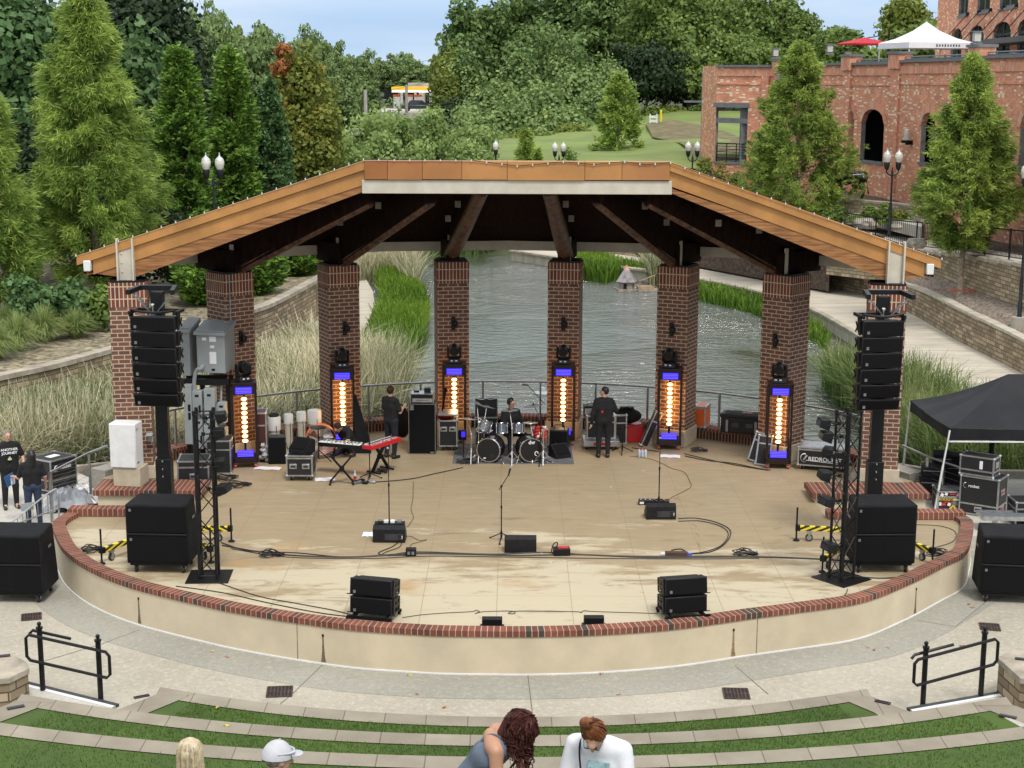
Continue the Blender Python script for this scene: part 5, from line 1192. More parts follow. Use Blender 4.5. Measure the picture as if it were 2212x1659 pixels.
# terrace pier lanterns
def lantern(x,yb,yt,Yd,lab):
    q=V(x,yb,Yd); h=V(x,yt,Yd).z-q.z; t=thing('terrace_lantern',lab,'lantern',(q.x,Yd,q.z),0,'square glass lanterns on the terrace')
    mb=MB(); mb.box((0,0,.05),(.4,.4,.1)); mb.tube([(0,0,0),(0,0,h*.25)],.05,6); 
    for a,b in ((-1,-1),(1,-1),(1,1),(-1,1)): mb.tube([(a*.14,b*.14,h*.22),(a*.16,b*.16,h*.95)],.015,4)
    mb.box((0,0,h*.96),(.40,.40,.05)); mb.build('lantern_frame',mGreyP,t,sm=0)
    mb=MB(); mb.box((0,0,h*.58),(.28,.28,h*.66)); mb.build('lantern_glass',mGlobe,t,sm=0)
lantern(1675,127,103,89,'leftmost terrace lantern, above the left bay'); lantern(1792,118,95,84,'terrace lantern half hidden by the big cypress'); lantern(1832,128,112,92,'small terrace lantern left of the red umbrella'); lantern(2109,97,67,66,'largest terrace lantern on the right pier')
# ---- upper storeys ----
up=thing('upper_building','tall red brick block with arched windows and black canopies above the terrace','building',(0,0,0))
C0=V(2021,100,96); C0=Vector((C0.x,96,0)); C1=C0+Vector((-.9,-34,0)).normalized()*0
dirv=Vector((.059,1,0)).normalized(); C1=C0-dirv*30
def gop(x0,x1,yb,yt,rise): return opn(C0,C1,x0,x1,yb,yt,rise)
o1=[gop(2041,2064,115,57,.6),gop(2081,2109,115,51,.7),gop(2130,2166,120,42,.8),gop(2181,2218,120,35,.9)]
ZT=15.5
zarch=[a[3] for a in o1]; lev=sum(a[3] for a in o1)/4
o1=[(a[0],a[1],9.1,lev-.1,.45) for a in o1]
bld_=bld
f_,L_=facade(up,C0,C1,8.9,lev+.55,o1,.14)
o2=[gop(2053,2072,32,-60,0),gop(2092,2118,26,-60,0),gop(2139,2177,17,-60,0),gop(2195,2225,5,-60,0)]
zs=sum(a[2] for a in o2)/4
facade(up,C0,C1,lev+.55,zs+3.4,[(a[0],a[1],zs,zs+2.6,0) for a in o2],.14)
nn=Vector((-(C1-C0).normalized().y,(C1-C0).normalized().x,0))
for (a,b,zb,zt,rise) in o1:
    mb=MB(); mb.quad(f_(a,zb,.13),f_(b,zb,.13),f_(b,zt,.13),f_(a,zt,.13)); mb.build('window_glass',mGlassD,up,sm=0)
    mb=MB(); 
    for q in (.5,): mb.beam(f_(a+(b-a)*q,zb,.1),f_(a+(b-a)*q,zt,.1),.12,.05,up=(1,0,0))
    mb.beam(f_(a,zb+2.2,.1),f_(b,zb+2.2,.1),.05,.12); mb.build('window_frame',mBlack,up,sm=0)
for (a,b,zb,zt,rise) in o2:
    mb=MB(); mb.quad(f_(a,zs,.13),f_(b,zs,.13),f_(b,zs+2.6,.13),f_(a,zs+2.6,.13)); mb.build('window_glass',mGlassD,up,sm=0)
    mb=MB(); mb.beam(f_((a+b)/2,zs,.1),f_((a+b)/2,zs+2.6,.1),.08,.05,up=(1,0,0)); mb.beam(f_(a,zs+.05,.08),f_(b,zs+.05,.08),.06,.12); mb.build('window_frame',mGreyP,up,sm=0)
mb=MB(); A_=f_(0,8.9); mb.quad((A_.x+14,A_.y+2,8.9),(A_.x,A_.y,8.9),(A_.x,A_.y,18),(A_.x+14,A_.y+2,18)); mb.build('end_wall',mBldBrick,up,sm=0)
# canopy
u0=o1[1][0]-1; zc_=lev-1.3
mb=MB(); mb.hexa([f_(u0,zc_,-1.6),f_(L_,zc_,-1.6),f_(L_,zc_,0),f_(u0,zc_,0)],[f_(u0,zc_+.25,-1.6),f_(L_,zc_+.25,-1.6),f_(L_,zc_+.25,0),f_(u0,zc_+.25,0)])
k=0; u=u0+.3
while u<L_: mb.tube([f_(u,zc_+.2,-1.5),f_(u,zc_+1.9,-.05)],.03,4); mb.ball(f_(u,zc_+1.9,-.05),.12,6); u+=2.6
mb.build('black_canopy',mBlack,up,sm=0)
# ---- white tent, umbrella ----
mTent=M('white_tent_fabric',(.78,.78,.80),.8,0,.04,2)
q=V(1997,128,80); t=thing('pop_up_tent','white pop-up tent with a peaked roof on the brick building terrace','tent',(q.x,80,9.05),R_(12))
h=1.75; zE=V(1997,93,80).z-9.05; zT=V(1997,47,80).z-9.05; zV=zE-.28
mb=MB(); cs=[(-h,-h),(h,-h),(h,h),(-h,h)]
for i in range(4):
    a,b=cs[i],cs[(i+1)%4]
    for (q0,r0),(q1,r1) in (((0,0),(.35,.2)),((.35,.2),(.7,.55)),((.7,.55),(1,1))):
        f2_=lambda c,q_,r_: (c[0]*(1-q_),c[1]*(1-q_),zE+(zT-zE)*r_)
        mb.quad(f2_(a,q0,r0),f2_(b,q0,r0),f2_(b,q1,r1),f2_(a,q1,r1))
    mb.quad((a[0],a[1],zV),(b[0],b[1],zV),(b[0],b[1],zE),(a[0],a[1],zE))
mb.build('canopy',mTent,t,sm=0)
for a,b in cs: m2=MB(); m2.tube([(a*.97,b*.97,0),(a*.97,b*.97,zE)],.035,5); m2.build('leg',mTent,t)
mb=MB(); mb.beam((-h,-h,zE-.3),(h,-h,zE-.3),.03,.03); mb.beam((h,-h,zE-.3),(h,h,zE-.3),.03,.03); mb.build('truss_bar',mAlu,t)
mInk=M('grey_print',(.12,.12,.14),.8)
for s_,xx in ((1,.35),):
    mb=MB(); 
    for i in range(9): mb.box((-.6+i*.15+.35,-h-.012,zE-.15),(.08,.008,.10 if i%3 else .13)); 
    mb.build('valance_print',mInk,t,sm=0)
q=V(1867,90,88); t=thing('cantilever_umbrella','red square parasol open on the terrace left of the white tent','umbrella',(q.x,88,9.05),R_(15))
zE=V(1867,94,88).z-9.05; zT=V(1867,81,88).z-9.05; r=1.15; mb=MB(); cs=[(-r,-r),(r,-r),(r,r),(-r,r)]
for i in range(4): a,b=cs[i],cs[(i+1)%4]; mb.poly([(a[0],a[1],zE),(b[0],b[1],zE),(0,0,zT)]); mb.quad((a[0],a[1],zE-.08),(b[0],b[1],zE-.08),(b[0],b[1],zE),(a[0],a[1],zE))
mb.build('canopy',M('red_canvas',(.55,.02,.04),.8),t,sm=0); mb=MB(); mb.tube([(0,0,zT-.05),(.9,0,zT+.1),(1.5,0,zT+.1)],.03,5); mb.tube([(1.5,0,0),(1.5,0,zT+.35)],.05,6); mb.build('mast_arm',mBlack,t)
# ---- bull statue ----
# built in 80_people (needs the surface mesher)
# ---- sign, bollard, fuel station, poles ----
q=V(1411,272,131); zg=gz(q.x,131)
t=thing('lawn_sign_frame','small white slatted sign frame standing on the lawn','sign',(q.x,131,q.z-.3)); mb=MB()
for x in (-.28,.28): mb.tube([(x,0,0),(x,0,1.3)],.06,5)
for z in (.35,.7,1.05): mb.box((0,0,z),(.7,.06,.2))
mb.build('frame',mWhite,t,sm=0); mb=MB(); mb.box((0,-.2,.08),(1.3,.7,.16)); mb.build('sandbag_base',mWhite,t,sm=0,bevel=.05)
q=V(1427.5,262,133); t=thing('yellow_bollard','yellow marker post right of the white sign frame','bollard',(q.x,133,q.z-.3)); mb=MB(); mb.tube([(0,0,0),(0,0,1.2)],.1,8); mb.build('post',mYel,t); mb=MB(); mb.ball((0,0,1.2),(.1,.1,.08),8); mb.build('cap',mYel,t)
mb=MB(); P=[V(1418,270,131),V(1452,263,140),V(1545,262,140),V(1545,266,138),V(1455,269,136),V(1430,276,131)]
mb.prism([Vector((p.x,p.y,0)) for p in P],4.2,4.95); struct(mb.build('upper_road',mSideC,sm=0))
# dark shed
q=V(1508,215,150); t=thing('dark_shed','low dark brown shed at the left end of the brick building','shed',(q.x,150,3.6)); mb=MB(); mb.box((.5,0,1.6),(3.6,4,3.2)); mb.build('wall',M('dark_brown_boards',(.05,.025,.02),.8),t,sm=0); mb=MB(); mb.box((.5,-.1,3.3),(4.2,4.6,.18)); mb.build('roof',mGreyP,t,sm=0)
# fuel station
YG=232; q0=V(846,205,YG); q1=V(936,205,YG); zg=V(890,236,YG).z
t=thing('fuel_station','far fuel station with a yellow-edged white canopy on slim columns','fuel station',((q0.x+q1.x)/2,YG,zg))
Wd=(q1.x-q0.x); zc0=V(890,197,YG).z-zg; zc1=V(890,188,YG).z-zg
mb=MB(); mb.box((0,4,(zc0+zc1)/2+.1),(Wd,9,(zc1-zc0)*.7)); mb.build('yellow_band',M('fuel_yellow',(.9,.52,.01),.5,0,.03),t,sm=0)
mb=MB(); mb.box((0,4,zc0),(Wd-.1,8.9,.35)); mb.build('canopy_underside',M('bright_canopy',(.85,.85,.8),.5,emis=(1,1,.9),es=.35),t,sm=0)
for x in (-.28,.05,.22,.42): mb=MB(); mb.box((x*Wd,2,zc0/2),(.35,.35,zc0)); mb.build('column',mWhite,t,sm=0)
for x in (-.4,-.1,.12): mb=MB(); mb.box((x*Wd,2.2,.9),(1.0,.7,1.8)); mb.build('fuel_pump',mWhite,t,sm=0); mb=MB(); mb.box((x*Wd,2.2,1.95),(1.1,.8,.3)); mb.build('pump_topper',mOrange,t,sm=0)
mb=MB(); mb.box((2,14,1.9),(Wd*1.1,6,3.8)); mb.build('shop',M('shop_wall',(.62,.55,.46),.7,0,.2,.6),t,sm=0)
for i in range(4): mb=MB(); mb.box((-4+i*3.2,10.95,1.5),(2.2,.1,2.4)); mb.build('shop_window',mGlassD,t,sm=0)
mb=MB(); mb.prism([Vector(p) for p in ((-22,-9,0),(22,-9,0),(22,20,0),(-22,20,0))],-6,0.02); o=mb.build('fuel_station_forecourt',mSideC,sm=0); o.location=(t.location.x,YG,zg); struct(o)
def car(lab,loc,rz,c,name='parked_car'):
    t=thing(name,lab,'car',loc,rz); cm=M('car_paint_'+lab[:5],c,.3,.3,.03); mb=MB(); L_,W_=4.4,1.75
    mb.hexa([(-2.2,-.85,.3),(2.2,-.85,.3),(2.2,.85,.3),(-2.2,.85,.3)],[(-2.15,-.82,.85),(2.15,-.82,.8),(2.15,.82,.8),(-2.15,.82,.85)]); mb.build('body',cm,t,bevel=.08)
    mb=MB(); mb.hexa([(-1.5,-.78,.84),(1.3,-.78,.82),(1.3,.78,.82),(-1.5,.78,.84)],[(-1.0,-.62,1.38),(.6,-.62,1.38),(.6,.62,1.38),(-1.0,.62,1.38)]); mb.build('cabin_glass',mGlassD,t,bevel=.06)
    mb=MB(); mb.box((-.2,0,1.40),(1.5,1.2,.05)); mb.build('roof',cm,t,bevel=.02)
    for x in (-1.4,1.4):
        for y in (-.82,.82): m2=MB(); m2.lathe([(.32,-.1),(.34,0),(.32,.1)],(x,y,.33),14,M=Matrix.Rotation(R_(90),3,'X')); m2.build('wheel',mRub,t)
    return t
q=V(880,233,205); car('dark grey sedan on the road below the fuel station',(V(903,238,205).x,205,V(903,240,205).z),R_(8),(.05,.06,.07))
mb=MB(); z_=V(903,240,205).z; mb.prism([Vector((-34,199,0)),Vector((0,199,0)),Vector((0,214,0)),Vector((-34,214,0))],z_-4,z_-.02); struct(mb.build('far_road',mSideC,sm=0))
mPole=M('pale_pole_wood',(.45,.42,.37),.9,0,.2,3,sc=(3,3,.5))
for lab,x,yb,yt,Yd,arm,r in (('slim pale utility pole in front of the fuel station',879,300,183,150,0,.16),('pale concrete pole left of the fuel station',791,320,194,140,0,.2),('short wooden utility pole beside the pale pole',742,300,196,165,1,.14),('second short wooden utility pole, further left',735,300,200,168,0,.14)):
    b=V(x,yb,Yd); z1=V(x,yt,Yd).z; t=thing('utility_pole',lab,'utility pole',(b.x,Yd,b.z),0,'utility poles in the distance'); mb=MB(); mb.tube([(0,0,-1),(0,0,z1-b.z)],[r,r*.8],8); mb.build('pole',mPole,t)
    if arm: mb=MB(); mb.box((.3,0,z1-b.z-1.0),(2.4,.15,.15)); mb.tube([(-.6,0,z1-b.z-3),(1.5,0,z1-b.z-1)],.05,4); mb.build('crossarm',mPole,t,sm=0)
for k,(ya,yb) in enumerate(((150,128),(166,150),(178,160),(200,176),(214,192))):
    a=V(420,ya,155); b=V(945,yb-2,190); pts=[a.lerp(b,i/14)-Vector((0,0,1.2*math.sin(math.pi*i/14))) for i in range(15)]
    mb=MB(); mb.tube(pts,.02,3); o=mb.build('power_line',mBlack); tag(o,'power line crossing the distant trees, %s from the top'%['first','second','third','fourth','fifth'][k],'power line','power lines across the distant trees')
# white van / cars glimpsed by the pale shrubs
q=V(918,318,108); t=thing('parked_truck','white box truck glimpsed between the pale trees','truck',(q.x,108,q.z-1.4),0)
mb=MB(); mb.box((0,0,1.5),(2.6,4.5,2.1)); mb.build('cargo_box',mWhite,t,sm=0,bevel=.05); mb=MB(); mb.box((0,-2.9,1.1),(2.0,1.4,1.5)); mb.build('cab',mWhite,t,sm=0,bevel=.15)
for x in (-1.1,1.1):
    for y in (-2.8,1.5): m2=MB(); m2.lathe([(.4,-.12),(.42,0),(.4,.12)],(x,y,.42),12,M=Matrix.Rotation(R_(90),3,'Y')); m2.build('wheel',mRub,t)
# ================= stage gear =================
def rotv(v,a): return Vector((v[0]*math.cos(a)-v[1]*math.sin(a),v[0]*math.sin(a)+v[1]*math.cos(a),v[2]))
def caster(mb,x,y,z=0,r=.05): mb.lathe([(r*.85,-.02),(r,-.01),(r,.01),(r*.85,.02)],(x,y,z+r),12,M=Matrix.Rotation(R_(90),3,'Y'))
def caster_part(par_,x,y,r=.06,zt=.14,col_=None,w=.025):
    mb=MB(); mb.lathe([(r*.8,-w),(r,-w*.7),(r,w*.7),(r*.8,w)],(x,y,r),14,M=Matrix.Rotation(R_(90),3,'Y')); o=mb.build('caster_wheel',col_ or mRub,par_)
    m2=MB(); m2.box((x,y,zt-.01),(.08,.08,.02)); m2.beam((x-w-.008,y,r),(x-w-.008,y+.0,zt),.008,.035,up=(0,1,0)); m2.beam((x+w+.008,y,r),(x+w+.008,y,zt),.008,.035,up=(0,1,0)); m2.lathe([(r*.3,-w-.004),(r*.3,w+.004)],(x,y,r),8,M=Matrix.Rotation(R_(90),3,'Y')); par(m2.build('fork',mAlu,None,sm=0),o); return o
mLogo=M('small_badge_grey',(.22,.23,.25),.4,.5,.05)
# ---- double subwoofer stacks in covers ----
def sub_stack(label,p,rz,W=1.17,D=.78,H=1.14,z0=.19):
    t=thing('subwoofer_stack',label,'loudspeaker',p,rz,'covered double subwoofer stacks')
    mb=MB(); h=H; b=.10
    for y0 in (0,):
        mb.hexa([(-W/2,-D/2,z0),(W/2,-D/2,z0),(W/2,D/2,z0),(-W/2,D/2,z0)],[(-W/2,-D/2+.0,z0+h),(W/2,-D/2+.0,z0+h),(W/2-.06,D/2-.04,z0+h+.02),(-W/2+.06,D/2-.04,z0+h+.02)])
    mb.build('padded_cover',mBlackCloth,t,bevel=.035)
    for k in range(2):
        zc=z0+.035+(h/2-.01)*k; mb=MB(); mb.box((0,-D/2-.006,zc+(h/2-.05)/2),(W-.07,.02,h/2-.075)); g=mb.build('grille',mGrille,t,bevel=.01)
        m2=MB(); m2.box((-W/2+.10,-D/2-.019,zc+h/2-.13),(.045,.008,.05)); par(m2.build('badge',mLogo,None,sm=0),g)
        m3=MB(); m3.box((0,-D/2-.018,zc+(h/2-.05)/2),(.006,.006,h/2-.09)); par(m3.build('centre_seam',mBlack,None,sm=0),g)
    mb=MB(); mb.box((0,-D/2-.012,z0+h/2+.006),(W-.05,.03,.03)); mb.build('seam_bar',mSpk,t,bevel=.006)
    mb=MB(); mb.box((0,0,z0-.02),(W-.1,D-.06,.04)); mb.build('wheel_board',mBlack,t,bevel=.01)
    for s in (-1,1):
        mb=MB(); mb.box((s*(W/2+.003),0,z0+h*.72),(.012,.16,.05)); mb.build('side_handle',mLogo,t,bevel=.006)
        for y in (-D/2+.12,D/2-.12): caster_part(t,s*(W/2-.14),y,.075,.17)
    return t
p=(U(298,1241)+U(397,1239))/2; sub_stack('black covered subwoofer stack on the stage in front of the left speaker tower',(p.x-.02,p.y+.38,0),R_(-3))
p=(U(1860,1240)+U(1953,1240))/2; sub_stack('black covered subwoofer stack on the stage beside the right truss tower',(p.x,p.y+.38,0),R_(2))
p=U(30,1302,PZ); sub_stack('black covered subwoofer stack on the plaza cut by the left edge',(p.x+.02,p.y+.38,PZ),R_(-2),W=1.2,D=.9)
p=U(2185,1305,PZ); sub_stack('black covered subwoofer stack on the plaza cut by the right edge',(p.x+.04,p.y+.42,PZ),R_(-7),W=1.2,D=.9)
# ---- tower lifts with outriggers ----
mStripe=None
def stripe_mat():
    m,t,b=nodes('hazard_stripes'); c=t.nodes.new('ShaderNodeTexCoord'); s=t.nodes.new('ShaderNodeSeparateXYZ'); t.links.new(c.outputs['Generated'],s.inputs[0])
    a=t.nodes.new('ShaderNodeMath'); a.operation='ADD'; t.links.new(s.outputs['X'],a.inputs[0]); mm=t.nodes.new('ShaderNodeMath'); mm.operation='MULTIPLY'; mm.inputs[1].default_value=.16; t.links.new(s.outputs['Z'],mm.inputs[0]); t.links.new(mm.outputs[0],a.inputs[1])
    m2=t.nodes.new('ShaderNodeMath'); m2.operation='MULTIPLY'; m2.inputs[1].default_value=6.; t.links.new(a.outputs[0],m2.inputs[0]); fr=t.nodes.new('ShaderNodeMath'); fr.operation='FRACT'; t.links.new(m2.outputs[0],fr.inputs[0])
    g=t.nodes.new('ShaderNodeMath'); g.operation='GREATER_THAN'; g.inputs[1].default_value=.5; t.links.new(fr.outputs[0],g.inputs[0])
    t.links.new(mixc(t,g.outputs[0],(.012,.012,.012),(.78,.62,.03)),b.inputs['Base Color']); b.inputs['Roughness'].default_value=.5; return m
mStripe=stripe_mat()
def tower(label,p,rz,H,legs,arms=1):
    t=thing('tower_lift',label,'speaker tower',p,rz,'black telescopic speaker towers')
    mb=MB(); mb.box((0,0,.85),(.30,.26,1.7)); mb.build('outer_mast',mBlack,t,bevel=.01)
    mb=MB(); mb.box((0,0,1.7+(H-1.7)/2-.1),(.235,.20,H-1.75)); mb.build('inner_mast',mBlack,t,bevel=.01)
    mb=MB(); 
    for z in (1.35,1.5,1.66): mb.ball((0,-.14,z),(.02,.02,.035),8)
    mb.build('lock_pin',mChrome,t)
    mb=MB(); mb.box((0,.02,H-.05),(.78,.10,.09)); 
    mb.build('head_crossbar',mBlack,t,bevel=.006)
    for s in (-1,1):
        mb=MB(); mb.beam((s*.34,.02,H-.05),(s*.42,-.62,H-.06),.08,.09); mb.build('head_arm',mBlack,t,sm=0)
        mb=MB(); mb.beam((s*.40,-.45,H-.08),(0,-.34,H-.55),.03,.02); mb.beam((s*.37,-.30,H-.08),(0,-.34,H-.55),.03,.02); mb.build('sling',mSteel,t,sm=0)
    for a,L in legs:
        mb=MB(); mb.box((L/2,0,0),(L,.075,.09)); o=mb.build('outrigger',mStripe,t,sm=0); o.location=(.12*math.cos(a),.12*math.sin(a),.27); o.rotation_euler[2]=a
        m2=MB(); m2.box((L+.03,0,0),(.09,.10,.11)); m2.tube([(L+.05,0,.42),(L+.05,0,-.22)],.018,8); m2.lathe([(.07,-.27),(.065,-.25),(.02,-.22)],(L+.05,0,0),12); par(m2.build('screw_jack',mBlack,None),o)
        m2=MB(); m2.lathe([(.06,-.025),(.075,-.015),(.075,.015),(.06,.025)],(L-.2,0,-.19),14,M=Matrix.Rotation(R_(90),3,'X')); par(m2.build('caster_wheel',mRub,None),o)
        m2=MB(); m2.box((L-.2,0,-.07),(.10,.07,.05)); m2.box((L-.2,.035,-.13),(.05,.006,.14)); m2.box((L-.2,-.035,-.13),(.05,.006,.14)); m2.lathe([(.05,-.028),(.05,.028)],(L-.2,0,-.19),12,M=Matrix.Rotation(R_(90),3,'X')); par(m2.build('caster_fork',mAlu,None),o)
    mb=MB(); mb.box((0,0,.2),(.42,.40,.22)); mb.build('base_frame',mBlack,t,bevel=.02)
    return t
pL=V(363,1190,29.3); pL=Vector((pL.x,29.3,0)); HL=V(340,620,29.0).z
def legto(p,x,y):
    q=U(x,y)-p; return (math.atan2(q.y,q.x),q.length-.15)
tower('black telescopic tower carrying the left line array',pL,0,HL,[legto(pL,222,1218),legto(pL,498,1170),legto(pL,455,1215)])
pR=V(1880,1190,29.3); pR=Vector((pR.x,29.3,0)); HR=V(1890,630,29.0).z
tower('black telescopic tower carrying the right line array',pR,0,HR,[legto(pR,1722,1168),legto(pR,1777,1236),legto(pR,2012,1218)])
# ---- line arrays ----
def line_array(label,px0,px1,tops,Yd,side,rz):
    c=V((px0+px1)/2,tops[0],Yd); W=(px1-px0)*(cF.dot(c-Vector((0,0,CH))))/CF
    t=thing('line_array',label,'loudspeaker',(c.x,Yd,0),rz,'hanging six-box line arrays')
    zs=[V((px0+px1)/2,y,Yd).z for y in tops]; yoff=0; tilt=0
    for k in range(6):
        z1,z0=zs[k],zs[k+1]+.02; ti=.015*k*k*.5; D=.52
        sh=.02*k*k*.6
        mb=MB(); f0=-D/2-sh*.0; 
        mb.hexa([(-W/2,-D/2+ti*.5,z0),(W/2,-D/2+ti*.5,z0),(W/2-.06,D/2,z0+.05),(-W/2+.06,D/2,z0+.05)],[(-W/2,-D/2-.0,z1),(W/2,-D/2,z1),(W/2-.06,D/2,z1-.05),(-W/2+.06,D/2,z1-.05)])
        cb=mb.build('cabinet',mSpk,t,bevel=.012)
        m2=MB(); m2.hexa([(-W/2+.02,-D/2-.012+ti*.5,z0+.02),(W/2-.02,-D/2-.012+ti*.5,z0+.02),(W/2-.02,-D/2+.02+ti*.5,z0+.02),(-W/2+.02,-D/2+.02+ti*.5,z0+.02)],[(-W/2+.02,-D/2-.012,z1-.02),(W/2-.02,-D/2-.012,z1-.02),(W/2-.02,-D/2+.02,z1-.02),(-W/2+.02,-D/2+.02,z1-.02)]); par(m2.build('grille',mGrille,None,bevel=.006),cb)
        m2=MB(); m2.box((-W/2+.10,-D/2-.016+ti*.3,z0+.08),(.05,.008,.055)); par(m2.build('badge',mLogo,None,sm=0),cb)
        for s in (-1,1):
            m2=MB()
            m2.box((s*(W/2+.012),-.1,(z0+z1)/2),(.02,.10,z1-z0-.02)); m2.beam((s*(W/2+.012),.12,z0+.05),(s*(W/2+.012),-.05,z1-.05),.018,.03); m2.beam((s*(W/2+.012),.12,z1-.06),(s*(W/2+.012),-.05,z0+.05),.018,.03); m2.tube([(s*(W/2),-.16,z1-.01),(s*(W/2+.05),-.16,z1-.01)],.011,6); par(m2.build('side_rigging',mBlack,None,sm=0),cb)
    mb=MB(); z=zs[0]+.07; mb.tube(cr([(-W/2,-.2,z+.05),(-W/4,-.2,z+.015),(0,-.2,z),(W/4,-.2,z+.015),(W/2,-.2,z+.05)],4),.028,6); mb.beam((-W/2,-.28,z),(-W/2,.26,z),.05,.06); mb.beam((W/2,-.28,z),(W/2,.26,z),.05,.06); mb.beam((-W/2,.2,z),(W/2,.2,z),.04,.05)
    for s in (-1,1): mb.box((s*(W/2+.03),-.12,z-.03),(.03,.16,.10)); 
    mb.build('flying_frame',mBlack,t,sm=0)
    mb=MB(); mb.tube([(0,-.2,z),(0,-.2,z+.14)],.015,6); mb.ball((0,-.2,z+.15),.035,8); mb.build('shackle',mChrome,t)
    return t
line_array('six-box black line array hanging on the left tower',289,388,[680,713,747,780.5,814.5,846.5,877],28.75,1,R_(-7))
line_array('six-box black line array hanging on the right tower',1854,1945,[689,725,758.5,793,826.5,858,885],28.75,-1,R_(7))
# ---- truss towers with small lights ----
def truss(label,p,rz,H,S=.31):
    t=thing('truss_tower',label,'truss',p,rz,'black lighting truss towers')
    mb=MB(); mb.box((0,0,.008),(.78,.78,.016)); mb.build('base_plate',mBlack,t,bevel=.003)
    for a,b in ((-1,-1),(1,-1),(1,1),(-1,1)): mb=MB(); mb.tube([(a*S/2,b*S/2,.02),(a*S/2,b*S/2,H)],.026,8); mb.tube([(a*S/2,b*S/2,H-.05),(a*S/2,b*S/2,H+.03)],.034,8); mb.build('chord',mBlack,t)
    mb=MB(); n=int(H/.36); c=[(-1,-1),(1,-1),(1,1),(-1,1)]
    for i in range(4):
        a,b=c[i],c[(i+1)%4]
        for k in range(n):
            z0=.08+(H-.12)*k/n; z1=.08+(H-.12)*(k+1)/n
            q,r=(a,b) if k%2 else (b,a); mb.tube([(q[0]*S/2,q[1]*S/2,z0),(r[0]*S/2,r[1]*S/2,z1)],.011,5)
        for z in (.07,H-.04): mb.tube([(a[0]*S/2,a[1]*S/2,z),(b[0]*S/2,b[1]*S/2,z)],.014,5)
    mb.build('lacing',mBlack,t)
    return t
pT=U(449,1252); pT.y+=.05; zL=V(440,890,pT.y).z; truss('black box-truss tower standing left of the stage centre',(pT.x,pT.y+.1,0),R_(3),zL)
pT2=U(1817,1250); zR=V(1817,890,pT2.y).z; truss('black box-truss tower standing on a turned base plate at the right',(pT2.x,pT2.y,0),R_(38),zR)
def par_light(label,loc,rz,tilt,big=False):
    t=thing('par_light',label,'stage light',loc,rz,'small LED floodlights clamped to the trusses')
    M_=Matrix.Rotation(tilt,4,'X'); mb=MB(); mb.T=M_; w_=.30 if big else .22; mb.hexa([(-w_/2,-.14,-.07),(w_/2,-.14,-.07),(w_/2,.04,-.10),(-w_/2,.04,-.10)],[(-w_/2,-.14,.07),(w_/2,-.14,.07),(w_/2,.04,.10),(-w_/2,.04,.10)]); mb.build('housing',mBlack,t,bevel=.008)
    mb=MB(); mb.T=M_; mb.box((0,-.145,0),(w_-.04,.01,.10)); mb.build('lens_face',mGlassD,t,sm=0)
    mb=MB(); mb.tube([(-w_/2-.02,-.04,0),(-w_/2-.02,.12,0),(w_/2+.02,.12,0),(w_/2+.02,-.04,0)],.010,5); mb.tube([(0,.12,0),(0,.22,0)],.016,6); mb.lathe([(.035,-.03),(.035,.03)],(0,.24,0),10); mb.build('yoke',mBlack,t)
    mb=MB(); mb.T=M_; mb.box((0,.06,.02),(.10,.03,.025)); mb.build('display',mLogo,t,sm=0)
for lab,x,y,yy,rz in (('top floodlight on the right truss tower',1779,915,26.9,-1.5),('second floodlight on the right truss tower',1784,943,26.9,-1.5),('third floodlight on the right truss tower, facing back',1788,978,26.9,-1.9),('fourth floodlight on the right truss tower',1780,1028,26.9,-1.5),('lowest floodlight on the right truss tower',1784,1084,26.9,-1.2),('small floodlight by the base of the right truss tower',1790,1182,26.9,-1.2)):
    q=V(x+6,y,yy); par_light(lab,q,rz,R_(-12),True)
for lab,x,y,yy,rz in (('top floodlight on the left truss tower',478,902,27.0,1.7),('second floodlight on the left truss tower',474,937,27.0,1.7),('third floodlight on the left truss tower, level with the cases',476,1003,27.0,1.7),('lowest floodlight on the left truss tower',484,1057,27.0,1.4)):
    q=V(x-6,y,yy); par_light(lab,q,rz,R_(-15),True)
